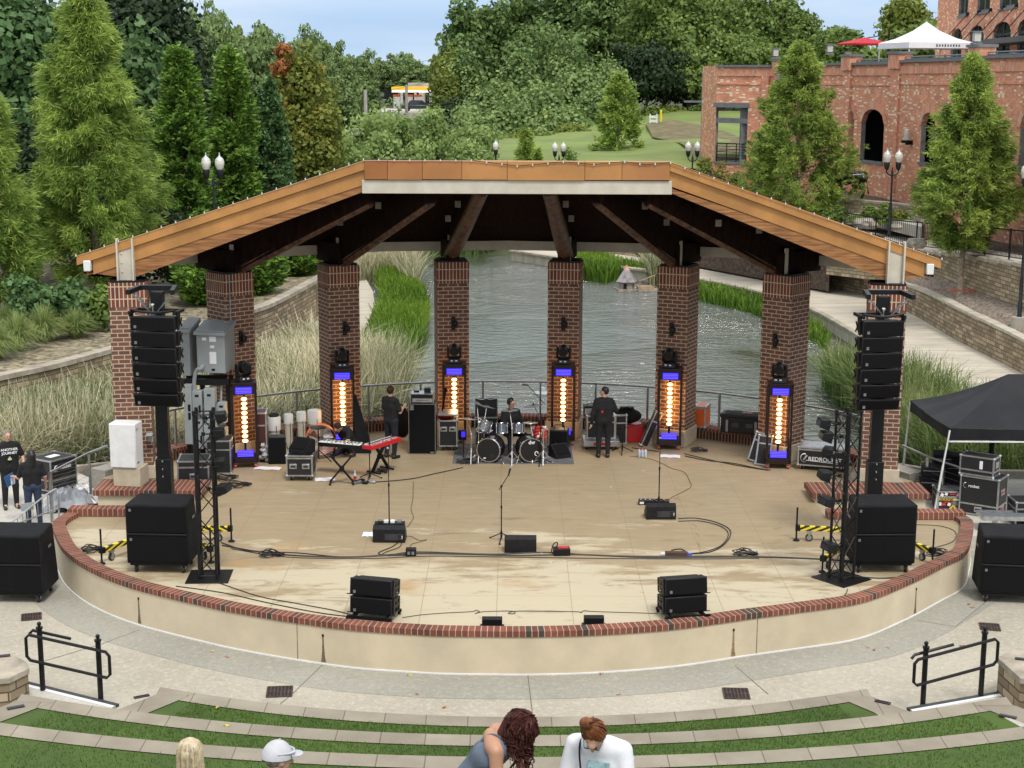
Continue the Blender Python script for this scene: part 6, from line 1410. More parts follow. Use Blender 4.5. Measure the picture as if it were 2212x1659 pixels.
# ---- light towers: frame, lamps column, blue panels; moving head on top ----
mFr=M('dark_maroon_frame',(.022,.010,.010),.35,.2,.15,6)
def light_tower(label,p,rz,H=2.0,low=True,scale=1):
    t=thing('light_tower',label,'stage light tower',p,rz,'six light towers standing before the columns')
    W=.60;D=.50;z0=.13
    mb=MB(); 
    for a in (-1,1):
        for b in (-1,1): mb.box((a*(W/2-.03),b*(D/2-.03),z0+H/2-.06),(.06,.06,H-.12))
    mb.box((0,0,H-.02),(W,D,.10)); mb.box((0,-D/2+.03,H-.15),(W-.1,.04,.20)); mb.box((0,0,z0+.05),(W,D,.12)); mb.box((0,-D/2+.04,z0+.17),(W-.14,.06,.14))
    for a in (-1,1): mb.box((a*(W/2-.015),0,z0+.15),(.03,D-.1,.3)); 
    mb.build('frame',mFr,t,bevel=.006,sm=0)
    mb=MB(); mb.box((0,.0,1.1),(.05,.04,1.5)); mb.build('lamp_bar',mBlack,t,sm=0)
    for k in range(10):
        z=.62+.112*k; mb=MB(); mb.ball((0,-.05,z),(.072,.04,.043),12); o=mb.build('bulb',mBulb,t)
        m2=MB(); m2.ball((0,-.085,z),(.046,.012,.032),8); par(m2.build('filament_glow',mBulbC,None),o)
    for z in (H-.15,)+((.36,) if low else ()):
        mb=MB(); mb.box((0,-D/2-.004,z),(.38,.03,.155)); o=mb.build('blue_led_panel',mBlue,t,sm=0)
        m2=MB(); 
        for k in range(4): m2.box((0,-D/2-.021,z-.055+k*.037),(.36,.004,.007))
        par(m2.build('led_line',mBlueL,None,sm=0),o)
    for a in (-1,1):
        for b in (-1,1): caster_part(t,a*(W/2-.06),b*(D/2-.06),.045,.13,mRed if b<0 else None)
    for z in (.75,1.12,1.5):
        ld=bpy.data.lights.new('warm_lamp_light','POINT'); ld.energy=3.5; ld.color=(1,.50,.15); ld.shadow_soft_size=.08; lo_=bpy.data.objects.new('warm_lamp_light',ld); col.objects.link(lo_); par(lo_,t); lo_.location=(0,.10,z)
    return t
def moving_head(label,p,rz):
    t=thing('moving_head',label,'moving head light',p,rz,'moving head lights on top of the light towers')
    mb=MB(); mb.hexa([(-.17,-.15,0),(.17,-.15,0),(.17,.15,0),(-.17,.15,0)],[(-.14,-.11,.12),(.14,-.11,.12),(.14,.13,.12),(-.14,.13,.12)]); b=mb.build('base',mBlack,t,bevel=.012)
    mb=MB()
    for x in (-.06,.05): mb.box((x,-.137,.07),(.055,.01,.028)); 
    par(mb.build('display',mWhiteM,None,sm=0),b)
    mb=MB(); mb.box((0,0,.135),(.28,.14,.04))
    for s in (-1,1): mb.box((s*.155,0,.27),(.055,.17,.28))
    mb.build('yoke',mBlack,t,bevel=.02)
    mb=MB(); mb.ball((0,-.01,.33),(.125,.16,.16),14); mb.lathe([(.11,-.04),(.125,.06),(.115,.1)],(0,-.1,.33),16,M=Matrix.Rotation(R_(100),3,'X')); mb.build('head',mBlack,t)
    mb=MB(); mb.ball((.02,-.165,.40),(.02,.01,.02),8); mb.build('lens',mGlassD,t)
tw=[(528,1011,0,.16,'light tower farthest left, beside the grey electrical boxes'),(740,972,1,.10,'light tower behind the keyboards'),(981,960,2,.04,'light tower behind the bass amplifier rack'),(1216,962,3,-.02,'light tower right of the drummer'),(1446,972,4,-.08,'light tower behind the six-pack of water bottles'),(1682,1013,5,-.10,'light tower farthest right, next to the flight case')]
hl=['moving head on the leftmost light tower','moving head above the keyboards','moving head on the tower left of the drummer','moving head on the tower right of the drummer','moving head on the tower by the water bottles','moving head on the rightmost light tower']
for k,(x,y,i,rz,lab) in enumerate(tw):
    p=U(x,y); p.y+=.22; c=cols[i+1]
    p=Vector((p.x,p.y,0)); light_tower(lab,p,rz,2.02,low=k not in(2,)); moving_head(hl[k],(p.x+(-.03 if k>3 else .0),p.y,2.05),rz+[.5,.1,.0,-.1,-.25,-.2][k])
# ---- front fills ----
def front_stack(label,p,rz,side):
    t=thing('front_speaker_pair',label,'loudspeaker',p,rz,'two-box speakers on the stage lip')
    W=.74;D=.46
    for k in range(2):
        z0=.12+k*.305; T=Matrix.Translation(Vector((0,.0,z0)))@Matrix.Rotation(R_(-4-5*k),4,'X'); mb=MB(); mb.T=T
        mb.hexa([(-W/2,-D/2,0),(W/2,-D/2,0),(W/2-.03,D/2,.02),(-W/2+.03,D/2,.02)],[(-W/2,-D/2,.285),(W/2,-D/2,.285),(W/2-.03,D/2,.26),(-W/2+.03,D/2,.26)]); c_=mb.build('cabinet',mSpk,t,bevel=.014)
        m2=MB(); m2.T=T; m2.box((0,-D/2-.004,.142),(W-.04,.02,.25)); par(m2.build('grille',mGrille,None,bevel=.006),c_)
        m2=MB(); m2.T=T; m2.box((-W/2+.09,-D/2-.018,.06),(.045,.008,.05)); par(m2.build('badge',mLogo,None,sm=0),c_)
        for s in (-1,1):
            m2=MB(); m2.T=T
            m2.box((s*(W/2+.010),-.14,.14),(.02,.05,.27)); m2.box((s*(W/2+.010),.15,.14),(.02,.05,.23)); m2.box((s*(W/2+.01),0,.14),(.02,.28,.04)); m2.box((s*(W/2+.01),0,.25),(.02,.3,.03)); m2.box((s*(W/2+.01),0,.02),(.02,.3,.03)); m2.tube([(s*W/2,-.2,.005),(s*(W/2+.06),-.2,.005)],.01,5); par(m2.build('side_rigging',mBlack,None,sm=0),c_)
    mb=MB()
    for s in (-1,1): mb.beam((s*.30,-.33,.09),(s*.30,.30,.09),.05,.06); mb.box((s*.34,-.33,.06),(.12,.06,.07)); mb.tube([(s*.34,-.3,0),(s*.34,-.3,.09)],.03,8); mb.tube([(s*.34,.28,0),(s*.34,.28,.09)],.03,8)
    mb.beam((-.4,-.30,.09),(.4,-.30,.09),.04,.05); mb.beam((-.4,.22,.09),(.4,.22,.09),.04,.05); mb.build('ground_frame',mBlack,t,sm=0)
p=(U(756,1341)+U(868,1345))/2; front_stack('two-box speaker on the stage lip, left of centre',(p.x-.03,p.y+.2,0),R_(-14),1)
p=(U(1425,1344)+U(1526,1335))/2; front_stack('two-box speaker on the stage lip, right of centre',(p.x,p.y+.2,0),R_(12),-1)
for lab,x,y in (('small black fill speaker at the middle of the stage lip',1063,1357),('small black fill speaker right of the middle of the stage lip',1283,1354)):
    p=U(x,y); t=thing('fill_speaker',lab,'loudspeaker',(p.x,p.y+.05,0),0,'small fill speakers on the stage lip'); mb=MB(); mb.hexa([(-.17,-.09,.03),(.17,-.09,.03),(.17,.1,.03),(-.17,.1,.03)],[(-.17,-.07,.17),(.17,-.07,.17),(.17,.07,.17),(-.17,.07,.17)]); mb.build('cabinet',mSpk,t,bevel=.008); mb=MB(); mb.box((0,-.088,.10),(.31,.012,.11)); mb.build('grille',mGrille,t,sm=0); mb=MB(); mb.box((0,0,.015),(.40,.14,.03)); mb.build('bracket_foot',mBlack,t,bevel=.004)
# ---- wedges ----
def wedge(label,p,rz,W=.62,back=True,z=0):
    t=thing('monitor_wedge',label,'stage monitor',(p[0],p[1],z),rz,'black floor monitor wedges')
    mb=MB(); D=.40;H=.33  # audience side is -y: vertical back; the slanted grille looks to +y
    pr=[(-D/2,0),(D/2,0),(D/2,.10),(-D/2+.12,H),(-D/2,H-.06)]
    a=[(-W/2,y,z_) for y,z_ in pr]; b=[(W/2,y,z_) for y,z_ in pr]
    mb.poly(a); mb.poly(b[::-1])
    for i in range(5): j=(i+1)%5; mb.quad(a[i],b[i],b[j],a[j])
    mb.build('cabinet',mSpk,t,bevel=.008)
    mb=MB(); mb.quad((-W/2+.03,D/2+.004,.125),(W/2-.03,D/2+.004,.125),(W/2-.03,-D/2+.125,H-.006),(-W/2+.03,-D/2+.125,H-.006)); mb.build('grille',mGrille,t,sm=0)
    if back:
        mb=MB(); mb.box((.10,-D/2-.004,.12),(.36,.010,.13)); o=mb.build('amp_panel',M('amp_panel_grey',(.05,.05,.055),.5,.3),t,sm=0)
        m2=MB(); m2.box((.22,-D/2-.012,.12),(.07,.010,.10)); m2.tube([(.2,-D/2-.01,.12),(.2,-D/2-.05,.10)],.012,6); m2.tube([(.24,-D/2-.01,.10),(.24,-D/2-.05,.07)],.012,6); par(m2.build('connector_panel',mGlassD,None,sm=0),o)
        m2=MB(); m2.box((.262,-D/2-.013,.12),(.012,.008,.06)); par(m2.build('sticker',mWhiteM,None,sm=0),o)
    return t
def between(x0,x1,y): return (U(x0,y)+U(x1,y))/2
p=between(803,878.4,1172); wedge('floor monitor left of centre with its amplifier panel showing',(p.x,p.y+.18),R_(-1),.64)
p=between(1086.7,1161.7,1194); t=wedge('centre floor monitor with a raised emblem on its back',(p.x,p.y+.18),R_(0),.62,False)
mb=MB(); mb.beam((-.02,-.212,.2),(.03,-.212,.28),.008,.012); 
for a,b in (((-.045,.12),(-.015,.235)),((.015,.12),(.045,.235)),((-.045,.12),(.015,.12)),((-.015,.235),(.045,.235)),((.0,.12),(.03,.235))): mb.beam((a[0],-.214,a[1]),(b[0],-.214,b[1]),.008,.012,up=(0,1,0))
mb.build('emblem',mGlassD,t,sm=0)
p=between(1392,1462.7,1122); wedge('floor monitor right of centre with cables running to its panel',(p.x,p.y+.18),R_(2),.62)
p=U(1208,992); wedge('floor monitor turned on its side at the right of the drums',(p.x+.02,p.y+.2),R_(205),.42,False)
# ---- microphone stands ----
def mic(mb,a,d,L=.17):
    a=Vector(a); d=Vector(d).normalized(); mb.tube([a-d*L,a],[.012,.018],8); mb.ball(a+d*.02,.028,8)
def mic_stand(label,p,H,boom=None,base='tripod',mic_dir=(0,.5,.6),silver=True,grp='microphone stands'):
    t=thing('microphone_stand',label,'microphone stand',p,0,grp)
    mb=MB(); mb.tube([(0,0,.03),(0,0,H*.62)],.013,6); mb.tube([(0,0,H*.58),(0,0,H)],.009,6); mb.tube([(0,0,H*.6),(0,0,H*.64)],.02,8); mb.build('pole',mBlack,t)
    mb=MB()
    if base=='tripod':
        for a in (.4,2.5,4.6): mb.tube([(0,0,.16),(.28*math.cos(a),.28*math.sin(a),.012)],.011,5); mb.ball((.28*math.cos(a),.28*math.sin(a),.015),.02,6)
        mb.tube([(0,0,.06),(0,0,.2)],.022,8)
    else: mb.lathe([(.13,0),(.13,.015),(.03,.03)],n=16)
    mb.build('base',mBlack,t)
    tip=Vector((0,0,H)); 
    if boom:
        tip=Vector(boom); mb=MB(); k=-tip+Vector((0,0,H))*2; back=Vector((0,0,H))+(Vector((0,0,H))-tip)*.35; mb.tube([back,tip],.008,6); mb.ball((0,0,H),.025,8); mb.build('boom',mBlack,t)
    mb=MB(); d=Vector(mic_dir).normalized(); e=tip+d*.14; mb.tube([tip-d*.02,e],[.014,.018],8); o=mb.build('microphone',mBlack,t); m2=MB(); m2.ball(e+d*.02,.030,8); par(m2.build('mic_grille',mSteel if silver else mBlack,None),o)
    return t
def at_(x,y): p=U(x,y); return (p.x,p.y,0)
def Hpx(x,y0,y): p=U(x,y0); return V(x,y,p.y).z
mic_stand('straight microphone stand behind the left floor monitor',at_(841,1148),Hpx(841,1148,985),base='tripod',mic_dir=(-.1,.3,1))
mic_stand('microphone stand at centre stage with a short boom, ahead of the drums',at_(1083,1168),Hpx(1083,1168,1050),boom=(.14,0,Hpx(1083,1168,1026)),mic_dir=(.25,0,1))
mic_stand('microphone stand behind the right floor monitor',at_(1423,1092),Hpx(1423,1092,962),mic_dir=(0,.1,1))
mic_stand('thin microphone stand standing between the two keyboards',at_(799,1036),Hpx(799,1036,910),boom=(.12,.1,Hpx(799,1036,885)),mic_dir=(1,-.1,-.25),silver=False)
mic_stand('low boom microphone stand lying open beside the man in black at the right',at_(1344,978),.62,boom=(.35,-.1,.72),mic_dir=(1,0,.2),silver=False)
p=U(1167,1002); bt=V(1140,832,p.y-.1)-p; H=V(1167,863,p.y).z; mic_stand('tall boom stand reaching over the drums with a pale microphone',(p.x,p.y,0),H,boom=tuple(bt),mic_dir=(-1,0,.1))
# ---- cables ----
mCable=M('black_cable',(.014,.014,.015),.55,0,.1)
def cable(label,pix,r=.011,z=.012,m=None,n=5,close=False):
    pts=cr([U(a,b,z) for a,b in pix],n); mb=MB(); mb.tube(pts,r,5); o=mb.build('cable',m or mCable); tag(o,label,'cable','cables lying on the stage'); return o
cable('thick black cable running right across the stage, nearest strand',[(480,1178),(560,1192),(640,1200),(760,1203),(880,1196),(1000,1197),(1120,1200),(1250,1198),(1400,1204),(1600,1203),(1760,1207),(1850,1215)],.016)
cable('second strand of the cross-stage cable run',[(478,1172),(540,1190),(640,1194),(740,1203),(830,1200),(900,1192),(1060,1197),(1180,1193),(1300,1200),(1450,1202),(1560,1201),(1700,1204),(1850,1212)],.012)
cable('thin strand of the cross-stage cable run, dipping lowest',[(500,1185),(620,1203),(800,1206),(930,1201),(1100,1203),(1300,1206),(1500,1207),(1640,1206)],.008)
cable('cable looping from the left floor monitor to the cross-stage run',[(860,1172),(845,1182),(825,1190),(818,1196),(840,1200),(880,1198)],.01)
cable('cable from the monitor panel joining the run beside the small box',[(868,1172),(862,1182),(835,1192),(828,1199),(880,1200)],.008)
cable('thin cable wandering from the left monitor down to the small box',[(878,1158),(890,1159),(905,1167),(922,1166),(905,1171),(892,1174),(886,1180),(895,1188),(884,1191),(890,1197)],.006,m=M('brown_cable',(.12,.08,.03),.6))
cable('thin cable hanging down behind the left floor monitor',[(893,1040),(892,1075),(888,1100),(893,1118),(880,1138)],.006,m=M('brown_cable',(.12,.08,.03),.6))
cable('wide loop of cable from the right floor monitor to the run',[(1465,1120),(1500,1119),(1540,1126),(1572,1140),(1578,1155),(1562,1178),(1530,1193),(1480,1196),(1450,1190),(1470,1186),(1486,1194)],.011)
cable('inner strand of the wide cable loop at the right',[(1465,1126),(1510,1125),(1550,1134),(1570,1146),(1572,1160),(1555,1180),(1520,1192),(1490,1196),(1478,1203)],.009)
cable('pale thin wire zigzagging inside the wide cable loop',[(1495,1130),(1506,1138),(1504,1150),(1512,1160),(1508,1172),(1515,1184),(1508,1196)],.005,m=M('pale_wire',(.5,.42,.25),.6))
cable('thin curling wire from the light tower to the right floor monitor',[(1360,985),(1400,990),(1428,1000),(1450,1011),(1478,1020),(1490,1040),(1492,1052),(1470,1065),(1450,1075),(1442,1085)],.006,m=M('brown_cable',(.12,.08,.03),.6))
cable('long cable from the drums sweeping left to the keyboards',[(1000,1010),(940,1023),(890,1034),(830,1040),(790,1042)],.011)
cable('cable snaking behind the right light tower along the kerb',[(1480,985),(1530,995),(1580,1000),(1640,1012),(1665,1015)],.014)
cable('second cable beside the snaking one near the kerb',[(1478,980),(1520,990),(1570,1001),(1620,1010),(1660,1016)],.011)
cable('cable between the right light towers and the man in black',[(1365,967),(1400,972),(1422,975)],.014)
cable('cable running from the left truss base along the stage lip',[(470,1258),(560,1288),(640,1303),(720,1318),(760,1328)],.009)
cable('second cable along the left stage lip',[(380,1266),(480,1280),(570,1300),(680,1322),(755,1332)],.009)
cable('thin cable with small loops linking the two lip speakers',[(869,1334),(910,1328),(960,1324),(1018,1321),(1028,1318),(1036,1322),(1026,1325),(1045,1321),(1104,1320),(1112,1325),(1098,1325),(1120,1320),(1240,1321),(1255,1323),(1262,1319),(1290,1321),(1420,1325)],.006)
cable('cable curving from the right truss base to the cap',[(1831,1272),(1825,1285),(1800,1296),(1765,1306)],.007)
cable('thick cable from the right tower to the brick cap',[(1840,1244),(1900,1249),(1960,1246)],.014)
cable('cable on the grey floor at the far right wing',[(1976,1133),(2030,1136),(2063,1148),(2060,1168),(2030,1180),(1990,1190),(2010,1202),(2060,1196)],.007)
for k,(x,y,r,s_) in enumerate(((200,1190,26,'coiled cable left of the big subwoofer stack'),(586,1200,26,'flat coil on the run at the left'),(1610,1198,26,'flat coil on the run at the right'),(2030,1198,26,'coiled cables by the right brick cap'),(828,1021,14,'small dark coil near the bass cabinet'),(488,1035,30,'tangled coil beneath the left light tower'),(515,1050,30,'loose coil spreading below the left light tower'),(1400,988,0,''),(1510,975,22,'coil by the light tower near the kerb'),(1010,1000,26,'coils spread left of the drums'))):
    if not r: continue
    c=U(x,y); mb=MB(); rr=r/105.; rg_=random.Random(k)
    pts=[]
    for i in range(46):
        a=i*.55; q=rr*(.75+.25*math.sin(i*1.7+k)); pts.append(Vector((c.x+q*math.cos(a)+.04*math.sin(i*.3),c.y+q*.9*math.sin(a),.012+.0016*i+.004*math.sin(i))))
    mb.tube(cr(pts,3),.010,5); tag(mb.build('cable_coil',mCable),s_,'cable','coils of cable on the stage')
# small boxes on the cable run
def boxy(name,label,cat,p,rz,size,mat,extra=None,bev=.008):
    t=thing(name,label,cat,p,rz); mb=MB(); mb.box((0,0,size[2]/2),size); mb.build('case',mat,t,bevel=bev); return t
t=boxy('stage_box','small black connector box on the cable run left of centre','power box',at_(888,1200),0,(.2,.14,.15),mBlack); mb=MB(); mb.box((-.04,-.075,.07),(.05,.01,.06)); mb.box((.04,-.075,.07),(.05,.01,.06)); mb.build('socket',mLogo,t,sm=0)
t=boxy('stage_box','black and red connector box right of the centre monitor','power box',at_(1213,1198),.1,(.32,.2,.14),mBlack); mb=MB(); mb.box((.03,0,.145),(.2,.12,.01)); mb.build('red_top',mRed,t,sm=0); mb=MB(); mb.tube(cr([(-.1,0,.14),(-.08,.02,.24),(-.16,.03,.20),(-.2,0,.06)],4),.012); mb.build('plug_lead',mCable,t)
t=boxy('power_block','flat brown power block on the cable run at the right','power box',at_(1460,1202),0,(.42,.09,.10),M('brown_box',(.09,.045,.03),.6)); mb=MB(); mb.box((-.25,0,.05),(.09,.05,.05)); mb.build('white_plug',mWhite,t,bevel=.01); mb=MB(); mb.box((.26,0,.05),(.10,.05,.05)); mb.build('blue_plug',M('blue_plastic',(.05,.1,.5),.4),t,bevel=.01)
# pedalboards and papers
t=thing('pedalboard','low pedalboard with small pedals behind the left floor monitor','pedalboard',at_(842,1134),0); mb=MB(); mb.box((0,0,.03),(.62,.2,.05)); mb.build('board',mBlack,t,sm=0)
for k,(x,m_) in enumerate(((-.2,mGlassD),(-.07,mWhite),(.06,mWhite),(.2,mLogo))): mb=MB(); mb.box((x,0,.08),(.09,.12,.05)); mb.build('pedal',m_,t,bevel=.006)
t=thing('pedalboard','long silver-edged pedalboard behind the right floor monitor','pedalboard',at_(1412,1089),-.05); mb=MB(); mb.box((0,0,.05),(.66,.2,.09)); mb.build('board',mBlack,t,sm=0)
for k in range(6): mb=MB(); mb.ball((-.28+k*.1,0,.10),(.018,.018,.02),8); mb.build('footswitch',mChrome,t)
mb=MB(); mb.box((-.26,-.10,.05),(.09,.006,.05)); mb.build('white_label',mWhite,t,sm=0)
def sheet(label,x,y,w,h,rz):
    p=U(x,y); mb=MB(); 
    for i in range(4): mb.quad((-w/2+w*i/4,-h/2,.006+.01*(i%2)),(-w/2+w*(i+1)/4,-h/2,.006+.01*((i+1)%2)),(-w/2+w*(i+1)/4,h/2,.006+.01*((i+1)%2)),(-w/2+w*i/4,h/2,.006+.01*(i%2)))
    o=mb.build('paper_sheet',mPaper,sm=0); o.location=(p.x,p.y,.0); o.rotation_euler[2]=rz; tag(o,label,'paper','white sheets lying on the stage')
sheet('white sheet poking out left of the left floor monitor',795,1155,.22,.3,0)
sheet('crumpled white sheet right of the microphone stand by the water bottles',1447,986,.5,.3,-.1)
sheet('white sheet below the keyboards',702,1036,.45,.3,.2)
for k,(x,y) in enumerate(((1120,1192),(1142,1194),(1170,1196),(1220,1212),(1248,1222),(1190,1216),(1390,1017),(1320,1052))):
    p=U(x,y); mb=MB(); mb.box((0,0,.004),(.07,.012,.004)); o=mb.build('tape_mark',mPaper,sm=0); o.location=p+Vector((0,0,.002)); o.rotation_euler[2]=k; tag(o,'bit of white spike tape on the stage floor','tape','bits of white tape on the floor')
# ================= cases, amplifier, keyboards, drums, pipes, electrics =================
mCase=M('black_case_laminate',(.013,.013,.014),.5,0,.15,6)
def flight_case(label,p,rz,W,D,H,handles=2,cast=True,lid=.0,z0=None,split=None,mat=None,grp='black flight cases with aluminium edges',name='flight_case',hface='front'):
    t=thing(name,label,'flight case',p,rz,grp); z0=(.12 if cast else 0) if z0 is None else z0
    mb=MB(); mb.box((0,0,z0+H/2),(W-.01,D-.01,H-.01)); mb.build('body',mat or mCase,t,sm=0)
    mb=MB(); e=.032
    for x in (-1,1):
        for y in (-1,1): mb.box((x*(W/2-e/2+.003),y*(D/2-e/2+.003),z0+H/2),(e,e,H-.002))
        for z in (e/2,H-e/2): mb.box((x*(W/2-e/2+.004),0,z0+z),(e,D-.02,e))
    for y in (-1,1):
        for z in (e/2,H-e/2): mb.box((0,y*(D/2-e/2+.005),z0+z),(W-.02,e,e))
    sp=split if split is not None else H*.72
    if sp: mb.box((0,0,z0+sp),(W+.012,D+.012,.035))
    mb.build('edging',mAlu,t,sm=0)
    for x in (-1,1):
        for y in (-1,1):
            for z in (0,H): mb=MB(); mb.ball((x*(W/2-.01),y*(D/2-.01),z0+z+(.012 if z==0 else -.012)),.036,8); mb.build('ball_corner',mAlu,t)
    for k in range(handles):
        x=(k-(handles-1)/2)*W*.48; o=MB(); o.box((x,-D/2-.002,z0+sp*.55),(.17,.014,.12)); a=o.build('handle_dish',mAlu,t,bevel=.006)
        m2=MB(); m2.box((x,-D/2-.012,z0+sp*.55),(.11,.02,.045)); par(m2.build('handle_grip',mGlassD,None,bevel=.006),a)
    if cast:
        for x in (-1,1):
            for y in (-1,1): caster_part(t,x*(W/2-.1),y*(D/2-.1),.045,z0)
    return t
def case_px(label,x0,x1,ytop_f,ybot,D,rz=0,zb=0,**k):
    """front face measured in the photograph: left/right x, top edge y, bottom y (ground contact)"""
    a=U(x0,ybot,zb);b=U(x1,ybot,zb); c=(a+b)/2; W=abs(b.x-a.x)/max(.3,math.cos(rz)); H=V((x0+x1)/2,ytop_f,c.y).z-zb-(k.get('z0',.12 if k.get('cast',True) else 0))
    off=rotv((0,D/2,0),rz); return flight_case(label,(c.x+off.x,c.y+off.y,zb),rz,W,D,H,**k)
case_px('silver-edged rack case under the slanted monitor at the left',619,676,984,1040,.6,handles=2,split=.42)
rc=U(648,1040); wz=V(648,982,rc.y+.1).z
wedge('monitor wedge perched on the silver-edged rack case',(rc.x+.02,rc.y+.32),R_(152),.46,False,z=wz+.01)
case_px('rack case with two handles between the bass cabinet and the drums',948,988,908,975,.6,handles=2,split=.80)
q=V(968,903,U(968,975).y+.3)
t=thing('red_cloth_bundle','crumpled red cloth lying on the rack case next to the drums','cloth',(q.x-.12,q.y,q.z)); mb=MB(); r_=random.Random(5)
for k in range(5): mb.ball((r_.uniform(-.12,.12),r_.uniform(-.08,.08),.03+.02*k*.6),(r_.uniform(.07,.13),.09,.05),10)
mb.build('cloth',mRed,t)
t=thing('guitar','warm-lit guitar leaning on the rack case in front of the third light tower','guitar',(q.x-.02,q.y+.12,q.z),0)
mb=MB(); mb.ball((.05,0,.04),(.20,.12,.03),14); mb.ball((-.08,0,.04),(.12,.09,.03),12); mb.build('body',M('sunburst_wood',(.32,.10,.02),.3,0,.2,5),t); mb=MB(); mb.tube([(-.15,0,.05),(-.05,.02,.62)],.02,6); mb.box((-.045,.02,.68),(.06,.02,.12)); mb.build('neck',mDarkWood,t)
# bass cabinet & head
a=U(883,981);b=U(942,981); W=b.x-a.x; H=V(912,872,a.y).z
t=thing('bass_cabinet','tall black bass cabinet with a small square badge','amplifier',((a.x+b.x)/2,a.y+.22,0),R_(-1)); mb=MB(); mb.box((0,0,H/2),(W,.44,H)); mb.build('cabinet',mSpk,t,bevel=.01)
mb=MB(); e=.012
for x in (-1,1): mb.box((x*(W/2-.012),-.225,H/2),(e,.01,H-.02))
for z in (.012,H-.012): mb.box((0,-.226,z),(W-.02,.01,e))
mb.build('silver_piping',mSteel,t,sm=0); mb=MB(); mb.box((0,-.222,H/2),(W-.05,.01,H-.05)); mb.build('grille_cloth',mGrille,t,sm=0)
mb=MB(); mb.box((-W/2+.085,-.229,H-.1),(.09,.008,.12)); o=mb.build('badge',mSteel,t,sm=0); m2=MB(); m2.tube([Vector((-W/2+.085+.028*math.cos(i*.5),-.236,H-.095+.028*math.sin(i*.5))) for i in range(12)],.005,4); par(m2.build('badge_swirl',mBlack,None),o)
mb=MB(); mb.box((W/2-.09,-.229,.05),(.09,.008,.025)); mb.build('name_plate',mSteel,t,sm=0)
hb=t.location.z+H
t=thing('bass_amplifier','silver-fronted amplifier in a rack sleeve on top of the bass cabinet','amplifier',((a.x+b.x)/2+.0,a.y+.24,H+.002),R_(-1)); mb=MB(); mb.box((0,0,.11),(W-.10,.42,.22)); mb.build('rack_sleeve',mCase,t,bevel=.006)
mb=MB(); mb.box((0,0,.226),(W-.12,.40,.012)); mb.build('top_panel',mAlu,t,sm=0)
mb=MB(); mb.box((.01,-.215,.075),(W-.18,.012,.09)); o=mb.build('front_panel',mAlu,t,sm=0)
m2=MB(); 
for k in range(9): m2.box((-.14+k*.035,-.226,.075),(.016,.012,.02))
par(m2.build('knob',mBlack,None,sm=0),o)
mb=MB(); mb.box((0,-.213,.17),(W-.18,.01,.05)); mb.build('vent_panel',mBlack,t,sm=0)
for x in (-1,1): mb=MB(); mb.box((x*(W/2-.06),-.212,.11),(.014,.014,.22)); mb.build('edge_strip',mAlu,t,sm=0)
t=boxy('small_amp_box','small black box standing on the amplifier head','speaker',((a.x+b.x)/2+.12,a.y+.28,H+.236),0,(.16,.12,.10),mBlack)
t=boxy('tuner_pedal','little black tuner on the left of the amplifier head','tuner',((a.x+b.x)/2-.15,a.y+.3,H+.236),.2,(.13,.08,.03),mBlack)
# bean bag like soft case beside it
q=U(868,950); t=thing('soft_gig_bag','round black soft bag behind the bass cabinet','bag',(q.x,q.y,.0)); mb=MB(); mb.ball((0,0,.44),(.24,.2,.40),16); mb.build('bag',mBlackCloth,t); mb=MB(); mb.tube(cr([(-.15,-.1,.8),(0,-.15,.95),(.12,-.1,.8)],5),.02,6); mb.build('strap',mBlack,t)
# keyboards on X stands
mIvory=M('ivory_keys',(.8,.8,.78),.35,0,.03); mKeyRed=M('red_keyboard_shell',(.55,.015,.02),.3,0,.08)
def keyboard(label,a,b,z,mat,D=.32,n=34,face=1,th=.09,side_mat=None,panel=None):
    a=Vector(a);b=Vector(b); d=b-a; L=d.length; rz=math.atan2(d.y,d.x); c=(a+b)/2
    t=thing('keyboard',label,'keyboard',(c.x,c.y,z),rz,'stage keyboards')
    mb=MB(); mb.hexa([(-L/2,-D/2,0),(L/2,-D/2,0),(L/2,D/2,0),(-L/2,D/2,0)],[(-L/2,-D/2,th),(L/2,-D/2,th),(L/2,D/2,th*.8),(-L/2,D/2,th*.8)]); mb.build('shell',side_mat or mat,t,bevel=.008)
    mb=MB(); y0=D/2-.15 if face>0 else -D/2+.01; mb.box((0,y0+.07,th+.003),(L-.12,.13,.012)); mb.build('white_keys',mIvory,t,sm=0)
    mb=MB()
    for k in range(n):
        if k%7 in (2,6): continue
        x=-L/2+.08+(L-.16)*(k+.5)/n; mb.box((x,y0+.045 if face>0 else y0+.095,th+.014),(.012,.08,.012))
    mb.build('black_keys',mBlack,t,sm=0)
    mb=MB(); y1=-D/2+.08 if face>0 else D/2-.08; mb.box((0,y1,th+.003),(L-.04,.13,.008)); o=mb.build('control_panel',panel or mat,t,sm=0)
    m2=MB(); r_=random.Random(3)
    for k in range(26): m2.box((-L/2+.1+(L-.2)*r_.random(),y1+r_.uniform(-.05,.05),th+.012),(.018,.014,.012))
    par(m2.build('panel_buttons',mBlack if mat is mIvory else mWhiteM,None,sm=0),o)
    return t
kz_=.93
a=V(690,951,34.75); z=a.z; b=U(787,958,z)
b=V(785,958,34.3)
zk=(a.z+b.z)/2
keyboard('long white-topped stage piano at the left, seen from behind',U(692,952,zk),U(784,960,zk),zk-.09,mIvory,.30,side_mat=mBlack)
ar=U(792,966,zk+.02); br=U(856,946,zk+.02)
keyboard('red keyboard tilted beside the white one',ar+Vector((0,.1,0)),ar+Vector((0,.1,0))+(br-ar)*1.0,zk-.06,mKeyRed,.30,panel=M('red_panel',(.45,.03,.03),.35))
